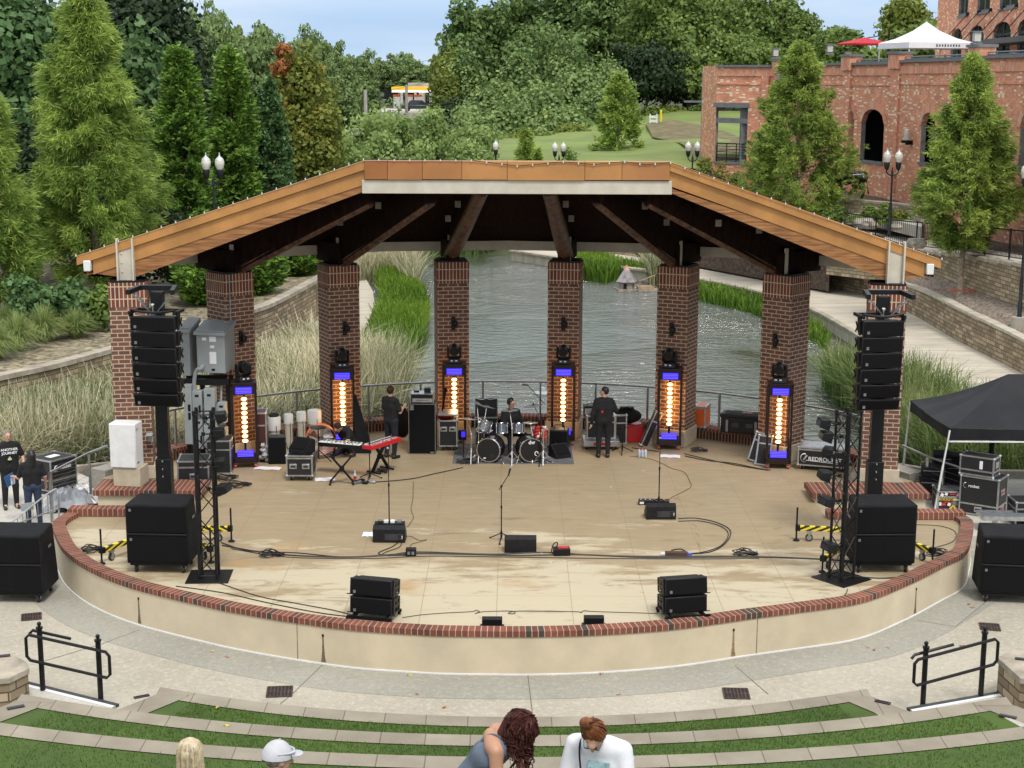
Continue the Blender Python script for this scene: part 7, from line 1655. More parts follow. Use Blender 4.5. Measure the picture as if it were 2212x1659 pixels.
def xstand(label,c,rz,H,w=.50,d=.40,dz=0):
    t=thing('keyboard_stand',label,'stand',(c[0],c[1],0),rz,'black double-braced X keyboard stands')
    for s in (-1,1):
        mb=MB()
        for o_ in (-.025,.025): mb.beam((-s*w/2,o_+s*.03,.05),(s*w/2,o_+s*.03,H),.035,.03,up=(0,1,0))
        mb.build('cross_leg',mBlack,t,sm=0)
        mb=MB(); mb.tube([(s*w/2,-d/2,.03),(s*w/2,d/2,.03)],.022,6); mb.ball((s*w/2,-d/2,.03),.03,6); mb.ball((s*w/2,d/2,.03),.03,6); mb.build('foot_bar',mBlack,t)
        mb=MB(); mb.tube([(s*w/2,-d/2,H),(s*w/2,d/2,H)],.022,6); mb.build('rest_bar',mRub,t)
    mb=MB(); mb.lathe([(.06,-.06),(.06,.06)],(0,0,H*.52),12,M=Matrix.Rotation(R_(90),3,'X')); mb.build('locking_hub',mBlack,t)
c=(U(710,1048)+U(765,1047)+U(735,1020)*0)/2; xstand('X stand under the white stage piano',(c.x,c.y+.12),.05,zk-.115,.52,.34)
c=U(822,1018); xstand('X stand under the red keyboard',(c.x-.0,c.y),math.atan2((br-ar).y,(br-ar).x),zk-.10,.50,.36)
p=U(767,1040); t=thing('drink_bottle','plastic bottle with red drink standing by the keyboard stand','bottle',(p.x,p.y,0)); mb=MB(); mb.lathe([(.03,0),(.034,.02),(.034,.13)],n=12); mb.build('red_drink',M('red_drink',(.6,.02,.02),.2),t); mb=MB(); mb.lathe([(.034,.131),(.033,.17),(.014,.21),(.014,.23)],n=12); mb.build('clear_neck',M('clear_plastic',(.6,.65,.7),.15),t); mb=MB(); mb.lathe([(.016,.231),(.016,.25)],n=10); mb.build('cap',mWhite,t)
t=thing('pedal_pile','tangle of foot pedals and small boxes below the red keyboard','pedals',at_(795,1043)); r_=random.Random(8)
for k in range(7): mb=MB(); mb.box((r_.uniform(-.3,.35),r_.uniform(-.12,.12),.035),(r_.uniform(.1,.2),.12,.05),r_.uniform(0,3)); mb.build('foot_pedal',[mBlack,mLogo,mAlu,mBlack,M('green_box',(.03,.12,.08),.5),mBlack,mLogo][k],t,bevel=.006)
# round-seat/percussion stand left of the white keyboard
p=U(689,1000); t=thing('drink_stand','short tripod stand with a flat round tray left of the white keyboard','stand',(p.x,p.y,0)); mb=MB(); mb.tube([(0,0,.1),(0,0,.86)],.016,6)
for a_ in (.3,2.4,4.5): mb.tube([(0,0,.32),(.3*math.cos(a_),.3*math.sin(a_),.01)],.014,5)
mb.build('tripod',mBlack,t); mb=MB(); mb.lathe([(.20,.86),(.21,.875),(.2,.88)],n=18); mb.build('tray',mBlack,t)
# drum fan
p=U(693,992); t=thing('drum_fan','large orange-rimmed floor fan behind the left keyboard','fan',(p.x,p.y+.1,0),R_(12))
Mx=Matrix.Rotation(R_(90),3,'X'); mb=MB(); R0=.36
pr=[(R0,-.14),(R0+.015,0),(R0,.14)]
for i in range(32):
    a0,a1=2*math.pi*i/32,2*math.pi*(i+1)/32
    for (r0,y0),(r1,y1) in zip(pr[:-1],pr[1:]):
        for e in (0,-.012): 
            q=[(r0,y0,a0),(r0,y0,a1),(r1,y1,a1),(r1,y1,a0)]; q=q if e==0 else q[::-1]; mb.quad(*[((r+e)*math.cos(a_),y,.48+(r+e)*math.sin(a_)) for r,y,a_ in q])
mb.build('orange_rim',mOrange,t)
mb=MB()
for r in np.linspace(.06,R0-.01,8): mb.tube([Vector((r*math.cos(i*.26),-.14,.48+r*math.sin(i*.26))) for i in range(25)],.004,3,cap=False)
for i in range(16): a_=i*math.pi/8; mb.tube([(0,-.14,.48),(R0*math.cos(a_),-.14,.48+R0*math.sin(a_))],.005,3)
mb.build('wire_guard',mSteel,t)
for i in range(3):
    a_=i*2.094+.4; mb=MB(); mb.quad((.04*math.cos(a_),-.03,.48+.04*math.sin(a_)),(.3*math.cos(a_-.3),-.05,.48+.3*math.sin(a_-.3)),(.31*math.cos(a_+.35),.05,.48+.31*math.sin(a_+.35)),(.05*math.cos(a_+.6),.03,.48+.05*math.sin(a_+.6))); mb.build('blade',mSteel,t)
mb=MB(); mb.ball((0,0,.48),(.08,.08,.08),10); mb.build('motor_hub',mBlack,t); mb=MB(); mb.tube([(-.3,-.14,.03),(-.3,.14,.03),(0,.1,.12),(.3,.14,.03),(.3,-.14,.03)],.018,6); mb.tube([(-.3,0,.04),(-.36,0,.3)],.018,6); mb.tube([(.3,0,.04),(.36,0,.3)],.018,6); mb.build('floor_stand',mBlack,t)
# PVC pipes
for lab,x0,x1,yt,yb,capm in (('fat cream pipe topped with a black ring, leftmost of the four',577,606,899,975,1),('slim cream pipe second from the left',613,633,894,970,0),('slim cream pipe third from the left',640,661,889,965,0),('fattest cream pipe with a deep white cap, next to the brick column',664,694,885,960,0)):
    p=U((x0+x1)/2,yb+10); zc_=cF.dot(V(x0,yt,p.y)-Vector((0,0,CH))); r=(x1-x0)/2*zc_/CF; z=V(x0,yt+3,p.y).z
    t=thing('pvc_pipe',lab,'pipe',(p.x,p.y+.15,0),0,'upright cream pipes with white caps'); mb=MB(); mb.lathe([(r*.82,0),(r*.82,z-.2)],n=20); mb.build('pipe',mPVC,t); hcap=.34 if r>.13 else .24
    mb=MB(); mb.lathe([(r,z-hcap),(r*1.02,z-hcap+.02),(r*1.02,z-.03),(r*.9,z)],n=20); mb.build('cap',mPVCw,t)
    if capm: mb=MB(); mb.tube([Vector((r*.6*math.cos(i*.35),r*.6*math.sin(i*.35),z+.03)) for i in range(19)],.035,6); mb.build('ring_seal',mRub,t)
    if not capm or True:
        mb=MB(); mb.tube(cr([(r*.5,-r-.01,z-.2),(r*.6,-r-.01,z-.6),(0,-r-.01,z-.85),(-.05,-r-.01,z-.7)],5),.008,4); mb.build('tie_cord',mBlack,t)
# black powered speaker
a=U(578,1003);b=U(617,1003); t=thing('powered_speaker','black upright speaker with a handle slot in front of the pipes','loudspeaker',((a.x+b.x)/2,a.y+.2,0),R_(6)); W=b.x-a.x; H=V(598,944,a.y).z
mb=MB(); mb.hexa([(-W/2,-.2,0),(W/2,-.2,0),(W/2-.05,.2,0),(-W/2+.05,.2,0)],[(-W/2,-.2,H),(W/2,-.2,H),(W/2-.05,.2,H-.02),(-W/2+.05,.2,H-.02)]); mb.build('cabinet',mSpk,t,bevel=.02); mb=MB(); mb.box((0,-.205,H/2),(W-.05,.012,H-.06)); mb.build('grille',mGrille,t,sm=0); mb=MB(); mb.box((0,0,H-.002),(.14,.05,.012)); mb.build('handle_slot',mGlassD,t,bevel=.005)
p=U(566,1000); t=thing('plastic_bag','clear crumpled plastic bag beside the black upright speaker','bag',(p.x+.05,p.y,0)); mb=MB(); r_=random.Random(2)
for k in range(7): mb.ball((r_.uniform(-.07,.07),r_.uniform(-.06,.06),.08+.06*k),(r_.uniform(.06,.1),.08,.07),8)
mb.build('bag',M('clear_film',(.45,.47,.5),.2,0,.2,20),t)
p=U(575,1011); sheet('rumpled white cloth sheet below the black upright speaker',578,1012,.62,.28,-.1)
# case left behind the truss, rack cases
case_px('black case with a pale label standing behind the left truss tower',385,452,996,1052,.7,rz=.1,handles=1,cast=False,split=.45)
case_px('open rack of cables behind the left truss tower',447,500,952,1024,.6,rz=.05,handles=0,cast=False,split=None)
case_px('dark red-brown trunk standing on end behind the leftmost light tower',555,578,892,1000,.5,rz=.1,handles=0,split=None,mat=M('maroon_laminate',(.045,.012,.012),.5))
# black drape right of second light tower
t=thing('black_drape','black cloth draped down from the light tower behind the keyboards','cloth',(0,0,0)); 
A_=[V(763,858,36.9),V(768,852,36.9),V(784,905,36.8),V(798,950,36.7),V(802,985,36.6),V(768,985,36.6)]
mb=MB(); n=len(A_); f=[p for p in A_]; bk=[p+Vector((0,.10,0)) for p in A_]; mb.poly(f[::-1]); mb.poly(bk)
for i in range(n): mb.quad(f[i],f[(i+1)%n],bk[(i+1)%n],bk[i])
mb.build('cloth',mBlackCloth,t)
p=U(777,975); t=boxy('orange_case','orange case half hidden by the black drape','case',(p.x+.02,p.y+.3,0),0,(.24,.3,.42),mOrange)
# ---- right-hand stage items ----
case_px('black amplifier cabinet in a wheeled tray behind the man in black',1267,1328,898,968,.55,handles=0,split=None,z0=.24,name='amplifier_case')
a=U(1260,972);b=U(1338,972); t=thing('case_tray','silver and red wheeled base tray under the amplifier cabinet','case tray',((a.x+b.x)/2,a.y+.32,0),0); mb=MB(); mb.box((0,0,.16),(b.x-a.x,.7,.14)); mb.build('tray',mAlu,t,bevel=.006); mb=MB(); mb.box((.02,-.355,.16),(.42,.01,.07)); mb.build('red_panel',mRed,t,sm=0)
for x in (-.36,.36): caster_part(t,x,-.25,.045,.10)
for x in (-.36,.36): caster_part(t,x,.25,.045,.10)
p=U(1280,968); t=boxy('rack_amplifier','small silver-framed amplifier on the cabinet by the man in black','amplifier',(p.x-.05,p.y+.35,V(1280,898,p.y+.3).z),.05,(.34,.3,.26),mBlack); mb=MB(); mb.box((0,-.155,.13),(.30,.01,.16)); mb.build('front_panel',mAlu,t,sm=0); mb=MB(); mb.tube(cr([(-.1,0,.27),(0,0,.32),(.1,0,.27)],5),.012,5); mb.build('handle',mBlack,t)
p=U(1353,958); t=thing('duffel_bag','black duffel bag on a red crate behind the small stand','bag',(p.x,p.y+.3,.45)); mb=MB(); mb.ball((0,0,.2),(.40,.24,.2),18); mb.build('bag',mBlackCloth,t); mb=MB(); mb.tube(cr([(-.2,-.1,.36),(0,-.12,.44),(.2,-.1,.36)],5),.016,6); mb.build('handle',mBlack,t); mb=MB(); mb.box((.02,0,.40),(.36,.2,.05)); mb.build('flat_pouch',mBlackCloth,t,bevel=.02)
t=boxy('red_crate','red crate under the duffel bag','crate',(p.x+.05,p.y+.3,0),.05,(.72,.42,.45),mRed); mb=MB(); mb.box((.36,-.1,.25),(.01,.14,.2)); mb.build('label',mPaper,t,sm=0)
a=U(1340,958); flight_case('slim upright case lid standing in front of the duffel bag',(a.x,a.y-.02,0),.1,.30,.08,.75,handles=0,cast=False,split=None)
t=flight_case('folded slim case leaning towards the light tower by the water bottles',(0,0,0),0,.20,.14,.95,handles=0,cast=False,split=None); p=U(1392,966); t.location=(p.x-.02,p.y+.1,0); t.rotation_euler=(0,R_(24),.2)
# water bottles
p=U(1388,988); t=thing('water_pack','shrink-wrapped six-pack of water bottles with red caps','bottles',(p.x,p.y+.05,0))
for i in range(3):
    for j in range(2):
        mb=MB(); x,y=(-.075+i*.075,-.035+j*.07); mb.lathe([(.03,0),(.035,.01),(.035,.15),(.014,.2)],(x,y,0),10); o=mb.build('bottle',M('clear_plastic',(.6,.65,.7),.15),t); m2=MB(); m2.lathe([(.016,.2),(.016,.225)],(x,y,0),8); par(m2.build('cap',mRed,None),o)
# orange case, black trunk on the kerb
p=U(1508,960); t=flight_case('orange wheeled case behind the kerb right of the light tower',(0,0,0),R_(-20),.30,.55,.55,handles=0,split=.5,mat=mOrange,name='orange_case',cast=False); q=V(1508,958,39.2); t.location=(q.x,39.0,V(1508,938,38.9).z-.27)
t.location=(q.x+.0,38.55,.30)
q=V(1598,935,37.2); t=thing('storage_trunk','long black ribbed storage trunk resting on the rear kerb','trunk',(q.x+.1,37.35,.34),R_(-20)); mb=MB(); mb.box((0,0,.27),(1.05,.45,.42)); mb.build('tub',mBlack,t,bevel=.04); mb=MB(); mb.box((0,0,.50),(1.09,.49,.10)); o=mb.build('lid',mBlack,t,bevel=.03); m2=MB()
for k in range(5): m2.box((0,-.15+k*.075,.558),(.9,.03,.015))
par(m2.build('lid_ribs',mBlack,None,bevel=.004),o)
for x in (-.36,.36): mb=MB(); mb.box((x,-.24,.25),(.06,.02,.30)); mb.build('strap',mLogo,t,bevel=.004)
mb=MB()
for x in (-.15,.2): mb.box((x,-.235,.28),(.2,.015,.12))
mb.build('handle_recess',mGlassD,t,bevel=.01)
mb=MB(); mb.box((.1,0,.565),(.25,.1,.008)); mb.build('red_label',M('pink_label',(.5,.12,.1),.7),t,sm=0)
for k,(x,y,rz,lab) in enumerate(((1632,1000,-.3,'first slim silver-edged case leaning by the rightmost light tower'),(1648,1008,-.1,'second slim silver-edged case leaning by the rightmost light tower'))):
    p=U(x,y); t=flight_case(lab,(p.x,p.y+.15,0),rz,.34,.12,.72,handles=0,cast=False,split=None); t.rotation_euler=(R_(-10),R_(14-8*k),rz)
# flight case far right with lettering
a=U(1723,1013);b=U(1806,1024); d=(b-a); rz=math.atan2(d.y,d.x)*.6; H=V(1723,964,a.y).z-.1
c=(a+b)/2; off=rotv((0,.33,0),rz); t=flight_case('long white-topped flight case with white rocket lettering behind the right truss',(c.x+off.x+.12,c.y+off.y,0),rz,1.15,.66,H,handles=0,split=H*.86,z0=.11)
mb=MB(); mb.box((0,0,.11+H-.0),(1.08,.60,.012)); mb.build('pale_lid',mAlu,t,sm=0)
text('REDROCKET',.135,mWhiteM,t,(.06,-.338,.11+H*.38),(R_(90),0,0),ext=.002)
mb=MB(); mb.tube([Vector((-.42+.085*math.cos(a_),-.340,.11+H*.42+.1*math.sin(a_))) for a_ in np.linspace(1.2,5.2,14)],.013,5,flat=.3); mb.tube([(-.44,-.341,.11+H*.30),(-.36,-.341,.11+H*.56)],[.012,.03],5,flat=.3); mb.beam((-.38,-.34,.11+H*.30),(.36,-.34,.11+H*.22),.004,.012); mb.build('rocket_emblem',mWhiteM,t)
# ---- drum kit ----
mDrum=M('dark_sparkle_shell',(.05,.05,.055),.25,.3,.5,60); mShell=M('silver_sparkle_shell',(.28,.28,.29),.25,.6,.4,50); mHead=M('black_drum_head',(.008,.008,.009),.4,0,.1); mCoat=M('white_drum_head',(.7,.7,.68),.5)
mCym=M('bronze_cymbal',(.40,.32,.20),.3,.8,.2,8); mCymD=M('dark_cymbal',(.10,.085,.07),.35,.7,.2,8)
p=U(1095,1001); t=thing('drum_rug','thin grey rug under the drum kit','rug',(p.x+.15,p.y+.95,0)); mb=MB(); mb.box((0,0,.008),(2.9,2.0,.012)); mb.build('rug',M('grey_rug',(.13,.135,.14),.95,0,.2,6),t,sm=0)
def bass_drum(label,x,y,rz,logo):
    c=U(x,y); t=thing('bass_drum',label,'drum',(c.x,c.y,0.012),rz,'pair of black-headed bass drums'); R0=.285;D=.44; Mx=Matrix.Rotation(R_(90),3,'X'); z=R0+.03
    mb=MB(); mb.lathe([(R0-.01,-D),(R0-.01,0)],(0,0,z),32,M=Mx); mb.build('shell',mDrum,t)
    for y_ in (0,D): mb=MB(); mb.tube([Vector((R0*math.cos(i*2*math.pi/32),y_,z+R0*math.sin(i*2*math.pi/32))) for i in range(33)],.016,6,cap=False); mb.build('hoop',mChrome if y_==0 else mBlack,t)
    mb=MB(); mb.lathe([(R0-.015,-.001),(R0-.02,.006)],(0,0,z),32,M=Mx); h=mb.build('front_head',mHead,t)
    for i in range(8):
        a_=i*math.pi/4+.2; mb=MB(); mb.tube([(R0*1.02*math.cos(a_),-.01,z+R0*1.02*math.sin(a_)),(R0*1.02*math.cos(a_),.12,z+R0*1.02*math.sin(a_))],.010,6); mb.ball((R0*1.0*math.cos(a_),.14,z+R0*1.0*math.sin(a_)),(.018,.03,.018),6); mb.build('tension_lug',mChrome,t)
    for s in (-1,1): mb=MB(); mb.tube([(s*(R0-.03),.12,z-.12),(s*(R0+.10),-.06,.0)],.011,6); mb.ball((s*(R0+.10),-.06,.01),.018,6); mb.build('spur',mChrome,t)
    if logo:
        text('dw',.13,mWhiteM,t,(.0,-.012,z+R0*.66),(R_(90),0,0),name='logo')
        mb=MB(); mb.tube([Vector((.12+.04*math.cos(i*.6),-.012,z-.09+.05*math.sin(i*.6))) for i in range(9)],.012,5); mb.build('port_ring',mWhiteM,t)
    else:
        mb=MB(); mb.ball((-.09,-.009,z-.20),(.035,.003,.018),10); mb.build('sticker',mWhiteM,t); mb=MB(); mb.lathe([(.06,-.0),(.06,.008)],(.10,-.002,z-.14),16,M=Mx); mb.build('port_hole',mRub,t)
    return t
bass_drum('left bass drum with a plain black head and a port hole',1055,1001,R_(-14),False); bass_drum('right bass drum with a white logo near the top of its head',1148,1001,R_(13),True)
def tom(label,x,y,Yd,r,h,tilt,rz,mat=mShell,roll=0):
    c=V(x,y,Yd); t=thing('tom_drum',label,'drum',c,rz,'silver sparkle toms'); t.rotation_euler=(tilt,roll,rz)
    mb=MB(); mb.lathe([(r,-h/2),(r,h/2)],n=24); mb.build('shell',mat,t)
    for z in (-h/2,h/2): mb=MB(); mb.tube([Vector((r*1.03*math.cos(i*2*math.pi/24),r*1.03*math.sin(i*2*math.pi/24),z)) for i in range(25)],.012,5,cap=False); mb.build('rim',mChrome,t)
    mb=MB(); mb.lathe([(r-.01,h/2-.004),(r-.01,h/2+.003)],n=24); mb.build('head',mCoat,t)
    for i in range(6): a_=i*math.pi/3+.3; mb=MB(); mb.ball((r*1.03*math.cos(a_),r*1.03*math.sin(a_),.05),(.02,.02,.022),8); mb.tube([(r*1.05*math.cos(a_),r*1.05*math.sin(a_),h/2),(r*1.05*math.cos(a_),r*1.05*math.sin(a_),-h/2)],.005,4); mb.build('lug',mChrome,t)
yd=U(1100,1001).y
tom('large rack tom tilted steeply at the left of the kit',1047,921,yd+.35,.165,.27,R_(-14),.2,roll=R_(22))
tom('middle rack tom left of the cymbal post',1085,925,yd+.45,.145,.24,R_(-12),.1)
tom('middle rack tom right of the cymbal post',1120,925,yd+.45,.14,.23,R_(-12),-.1)
tom('floor tom behind the left rack tom',1046,948,yd+.75,.20,.40,0,0,mDrum)
tom('floor tom at the right with a red towel over it',1166,945,yd+.7,.20,.42,0,0,mShell)
c=V(1165,932,yd+.48); t=thing('towel','red and white towel hanging over the right floor tom','towel',c); mb=MB(); r_=random.Random(1)
pts=[[(-.17+.34*i/6,-.02+.02*math.sin(i*2.1),.14-.32*j/4*(1+.1*math.sin(i*1.7))) for i in range(7)] for j in range(5)]
for j in range(4):
    for i in range(6): mb.quad(pts[j][i],pts[j+1][i],pts[j+1][i+1],pts[j][i+1],1 if (i+j)%5==0 else 0)
o=mb.build('cloth',[M('red_towel',(.65,.05,.03),.9,0,.2,20),mWhite],t); sm=o.modifiers.new('thickness','SOLIDIFY'); sm.thickness=.012
def cymbal(label,x,y,Yd,r,tx,ty,foot,mat=mCym,boom=False):
    c=V(x,y,Yd); f=U(*foot); t=thing('cymbal_stand',label,'cymbal',(f.x,f.y,0),0,'cymbals on chrome stands'); q=c-f
    mb=MB(); mb.lathe([(r,-.006),(r*.98,0),(r*.3,.018),(r*.16,.035),(.01,.042)],n=28,M=(Matrix.Rotation(tx,3,'X')@Matrix.Rotation(ty,3,'Y')),c=q); mb.build('cymbal',mat,t)
    H=q.z*.7 if (abs(q.x)+abs(q.y))>.15 else q.z
    mb=MB(); mb.tube([(0,0,.12),(0,0,H)],.014,6); mb.tube([(0,0,H),(q.x,q.y,q.z+.05)],.010,6); mb.ball((0,0,H),.028,8); mb.ball((0,0,H*.5),.022,8); mb.build('stand_tube',mChrome,t)
    mb=MB()
    for a_ in (.5,2.6,4.7): mb.tube([(0,0,.34),(.27*math.cos(a_),.27*math.sin(a_),.02)],.010,5); mb.ball((.27*math.cos(a_),.27*math.sin(a_),.02),.02,6); mb.tube([(0,0,.12),(.15*math.cos(a_),.15*math.sin(a_),.18)],.007,4)
    mb.build('tripod_legs',mChrome,t)
    mb=MB(); mb.ball((q.x,q.y,q.z+.05),.02,8); mb.build('wing_nut',mBlack,t)
cymbal('leftmost low pale cymbal',1010,905,yd+.35,.24,R_(-8),R_(4),(1018,1000))
cymbal('large crash cymbal tilted on the left with a bluish edge',1030,871,yd+.5,.27,R_(-8),R_(24),(1034,996),mCymD)
cymbal('dark crash cymbal overlapping the left tilted one',1052,879,yd+.6,.22,R_(-10),R_(12),(1046,990),mCymD)
cymbal('cymbal in front of the drummer with a chrome post',1100.6,886,yd+.15,.215,R_(-3),R_(-1),(1106,1004),mCymD)
cymbal('thin tilted cymbal at the upper right of the kit',1152,876,yd+.5,.24,R_(-4),R_(-9),(1173,1003),mCymD)
cymbal('pale hi-hat cymbals at the right of the kit',1145,913,yd+.4,.19,R_(-5),0,(1150,996))
t=thing('drum_throne_case','open black case with a notched lid standing behind the drums','flight case',(0,0,0)); q=U(1050,960); t.location=(q.x-.0,q.y+.1,.0)
mb=MB(); mb.box((0,0,.36),(.56,.4,.72)); mb.build('case_body',mCase,t,sm=0); mb=MB(); mb.box((-.0,-.19,.71),(.58,.03,.03)); mb.box((.28,-.2,.36),(.02,.02,.7)); mb.box((-.28,-.2,.36),(.02,.02,.7)); mb.build('edging',mAlu,t,sm=0)
mb=MB(); mb.box((0,.2,.92),(.56,.06,.42)); mb.build('raised_lid',mCase,t,sm=0); mb=MB(); mb.tube(cr([(-.27,.16,1.13),(-.1,.16,1.10),(0,.16,1.13),(.1,.16,1.10),(.27,.16,1.13)],4),.012,5); mb.box((.28,.17,.92),(.02,.02,.42)); mb.build('lid_edge',mAlu,t)
t=thing('drum_stool','black round drum stool under the drummer','stool',(0,0,0)); q=V(1103,960,yd+1.05); t.location=(q.x,yd+1.05,0); mb=MB(); mb.lathe([(.17,.46),(.18,.50),(.17,.54)],n=20); mb.build('seat',mBlackCloth,t); mb=MB(); mb.tube([(0,0,.1),(0,0,.46)],.02,6)
for a_ in (.5,2.6,4.7): mb.tube([(0,0,.25),(.25*math.cos(a_),.25*math.sin(a_),.02)],.012,5)
mb.build('legs',mChrome,t)
t=thing('blue_led_box','small black box with a blue light at the left edge of the drums','light',(0,0,0)); q=V(1001,937,yd+.5); t.location=q; mb=MB(); mb.box((0,0,0),(.12,.1,.2)); mb.build('housing',mBlack,t,bevel=.006); mb=MB(); mb.box((.0,-.053,0),(.09,.006,.13)); mb.build('blue_face',mBlue,t,sm=0); mb=MB(); mb.tube([(0,0,-.1),(0,0,-q.z+.01)],.012,5); mb.build('pole',mBlack,t)
a=U(1208,978); t=thing('combo_amplifier','black combo amplifier with a handle below the light tower right of the drums','amplifier',(a.x+.0,a.y+.1,0),-.1); H=V(1208,928,a.y).z; mb=MB(); mb.box((0,0,H/2),(.46,.34,H)); mb.build('cabinet',mSpk,t,bevel=.02); mb=MB(); mb.tube(cr([(-.12,0,H),(-.1,0,H+.09),(.1,0,H+.09),(.12,0,H)],4),.012,5); mb.build('handle',mBlack,t); mb=MB(); mb.box((-.05,-.175,H*.30),(.08,.006,.16)); mb.build('striped_label',M('pink_label',(.5,.12,.1),.7),t,sm=0); mb=MB(); mb.box((0,-.173,H*.55),(.40,.006,H*.75)); mb.build('grille',mGrille,t,sm=0)
# ---- electrical equipment on the left ----
t=thing('electrical_rack','rack of grey electrical enclosures between the first two left columns','electrical boxes',(0,0,0)); Ye=35.3
def ebox(name,x0,y0,x1,y1,Yd,D,rz=0,lid=False,par_=None):
    a=V(x0,y0,Yd); b=V(x1,y1,Yd); W=b.x-a.x; H=a.z-b.z; mb=MB(); mb.T=Matrix.Translation(Vector(((a.x+b.x)/2,Yd+D/2,b.z)))@Matrix.Rotation(rz,4,'Z'); mb.box((0,0,H/2),(W,D,H)); o=mb.build(name,mGreyBox,t,bevel=.01)
    if lid: 
        m2=MB(); m2.T=mb.T; m2.hexa([(-W/2-.04,-D/2-.08,H-.10),(W/2+.04,-D/2-.08,H-.10),(W/2+.04,D/2,H+.02),(-W/2-.04,D/2,H+.02)],[(-W/2-.04,-D/2-.08,H-.04),(W/2+.04,-D/2-.08,H-.04),(W/2+.04,D/2,H+.14),(-W/2-.04,D/2,H+.14)]); par(m2.build('sloped_lid',mGreyBox,None,sm=0),o)
    return o,mb.T,W,H,D
o,T,W,H,D=ebox('transformer_box',427,714,493,806,Ye-.15,.75,R_(-8),True)
for (x,z,w_,h_) in ((-W*.22,H*.80,.10,.07),(.02+W*.05,H*.80,.16,.12),(.04,H*.62,.10,.06),(.05,H*.36,.16,.28)): m2=MB(); m2.T=T; m2.box((x,-D/2-.006,z),(w_,.006,h_)); par(m2.build('label',mPaper,None,sm=0),o)
m2=MB(); m2.T=T; m2.box((.05,-D/2-.006,H*.08),(.08,.006,.05)); par(m2.build('black_plate',mBlack,None,sm=0),o)
ebox('transformer_box',392,708,417,812,Ye+.0,.7,R_(-8),True)
o,T,W,H,D=ebox('switch_cabinet',396,832,418,960,Ye-.3,.3,R_(-5))
for z in (.62,.48): m2=MB(); m2.T=T; m2.box((.04,-D/2-.006,H*z),(.06,.006,.16)); par(m2.build('switch_plate',mBlack,None,sm=0),o)
for (x0,y0,x1,y1,Y_) in ((415,845,438,900,Ye-.25),(440,840,466,915,Ye-.28),(470,870,488,915,Ye-.2),(420,900,440,970,Ye-.2),(440,915,470,965,Ye-.25),(470,925,490,968,Ye-.2)):
    o,T,W,H,D=ebox('disconnect_switch',x0,y0,x1,y1,Y_,.22,R_(-5)); m2=MB(); m2.T=T; m2.box((0,-D/2-.006,H*.82),(.09,.006,.05)); par(m2.build('name_plate',mBlack,None,sm=0),o); m2=MB(); m2.T=T; m2.box((.06,-D/2-.006,H*.3),(.05,.006,.18)); par(m2.build('switch_plate',mBlack,None,sm=0),o); m2=MB(); m2.T=T; m2.tube([(W/2+.02,-.02,H*.3),(W/2+.04,-.04,H*.55)],.015,6); par(m2.build('lever',mGreyBox,None),o)
mb=MB(); a=V(395,822,Ye+.1); b=V(497,806,Ye+.1); mb.beam((a.x,Ye-.05,a.z),(b.x,Ye-.05,a.z),.12,.14); mb.beam((a.x,Ye+.5,a.z),(b.x,Ye+.5,a.z),.1,.12)
for x in (a.x+.1,(a.x+b.x)/2-.1,b.x-.05): mb.box((x,Ye+.1,a.z/2),(.10,.10,a.z))
mb.beam((a.x,Ye+.1,1.2),(b.x,Ye+.1,1.2),.06,.08); mb.build('support_frame',mBlack,t,sm=0)
mb=MB(); c=V(425,800,Ye-.2); mb.tube(cr([c+Vector((.15,0,.12)),c+Vector((.1,-.05,.05)),c,c+Vector((-.08,.05,-.3)),c+Vector((-.08,.1,-.9))],4),.045,8); c2=V(478,830,Ye); mb.tube([c2,c2-Vector((.05,0,1.0))],.03,6); mb.build('conduit',mGreyBox,t)
# white cabinet on a stone block beside the left column
a=V(229,1013,32.45); b=V(290,918,32.45); zb_=a.z; t=thing('white_cabinet','white wall-mounted cabinet on a stone block at the foot of the left column','cabinet',((a.x+b.x)/2+.06,32.75,zb_),R_(-8)); W=.60; H=b.z-a.z
mb=MB(); mb.box((0,0,H/2),(W,.42,H)); mb.build('box',mWhite,t,bevel=.015); mb=MB(); mb.box((0,-.22,H/2),(W-.03,.02,H-.03)); mb.build('door',mWhite,t,bevel=.006)
for z in (.12,.88): mb=MB(); mb.box((W/2+.006,-.12,H*z),(.012,.12,.03)); mb.build('latch',mAlu,t,sm=0)
t=thing('stone_block','tan cut stone block under the white cabinet','stone block',((a.x+b.x)/2+.12,32.80,.23),R_(-8)); mb=MB(); mb.box((0,0,(zb_-.23)/2),(.62,.50,zb_-.235)); mb.build('block',mPlinth,t,bevel=.012)
p=V(325,945,33.2); t=thing('wall_socket_cover','small grey weatherproof socket cover on the left column','socket',(p.x,33.18,p.z)); mb=MB(); mb.box((0,0,0),(.12,.05,.18)); mb.build('box',mGreyBox,t,bevel=.005); mb=MB(); mb.hexa([(-.07,-.16,.07),(.07,-.16,.07),(.07,0,.10),(-.07,0,.10)],[(-.07,-.16,.08),(.07,-.16,.08),(.07,0,.11),(-.07,0,.11)]); mb.build('flap',mGreyBox,t,sm=0)
# ---- rear railing ----
t=thing('rear_railing','curved tubular steel railing with thin cables behind the stage','railing',(0,0,0)); RR=10.62
ra=[backpt(R_(a),RR)+Vector((0,0,1.18)) for a in np.linspace(52,-52,60)]
mb=MB(); mb.tube(ra,.028,8); mb.build('handrail',mSteel,t)
for k in range(6): m2=MB(); m2.tube([Vector((p.x,p.y,.25+.14*k)) for p in ra],.004,3); m2.build('cable_wire',mSteel,t)
for a_ in (-49,-38,-30.5,-20,-12.5,-3.6,4.6,12.5,20,30.5,38,49): p=backpt(R_(a_),RR); mb=MB(); mb.box((p.x,p.y,.6),(.045,.06,1.16),R_(-a_)); mb.build('railing_post',mSteel,t,sm=0)
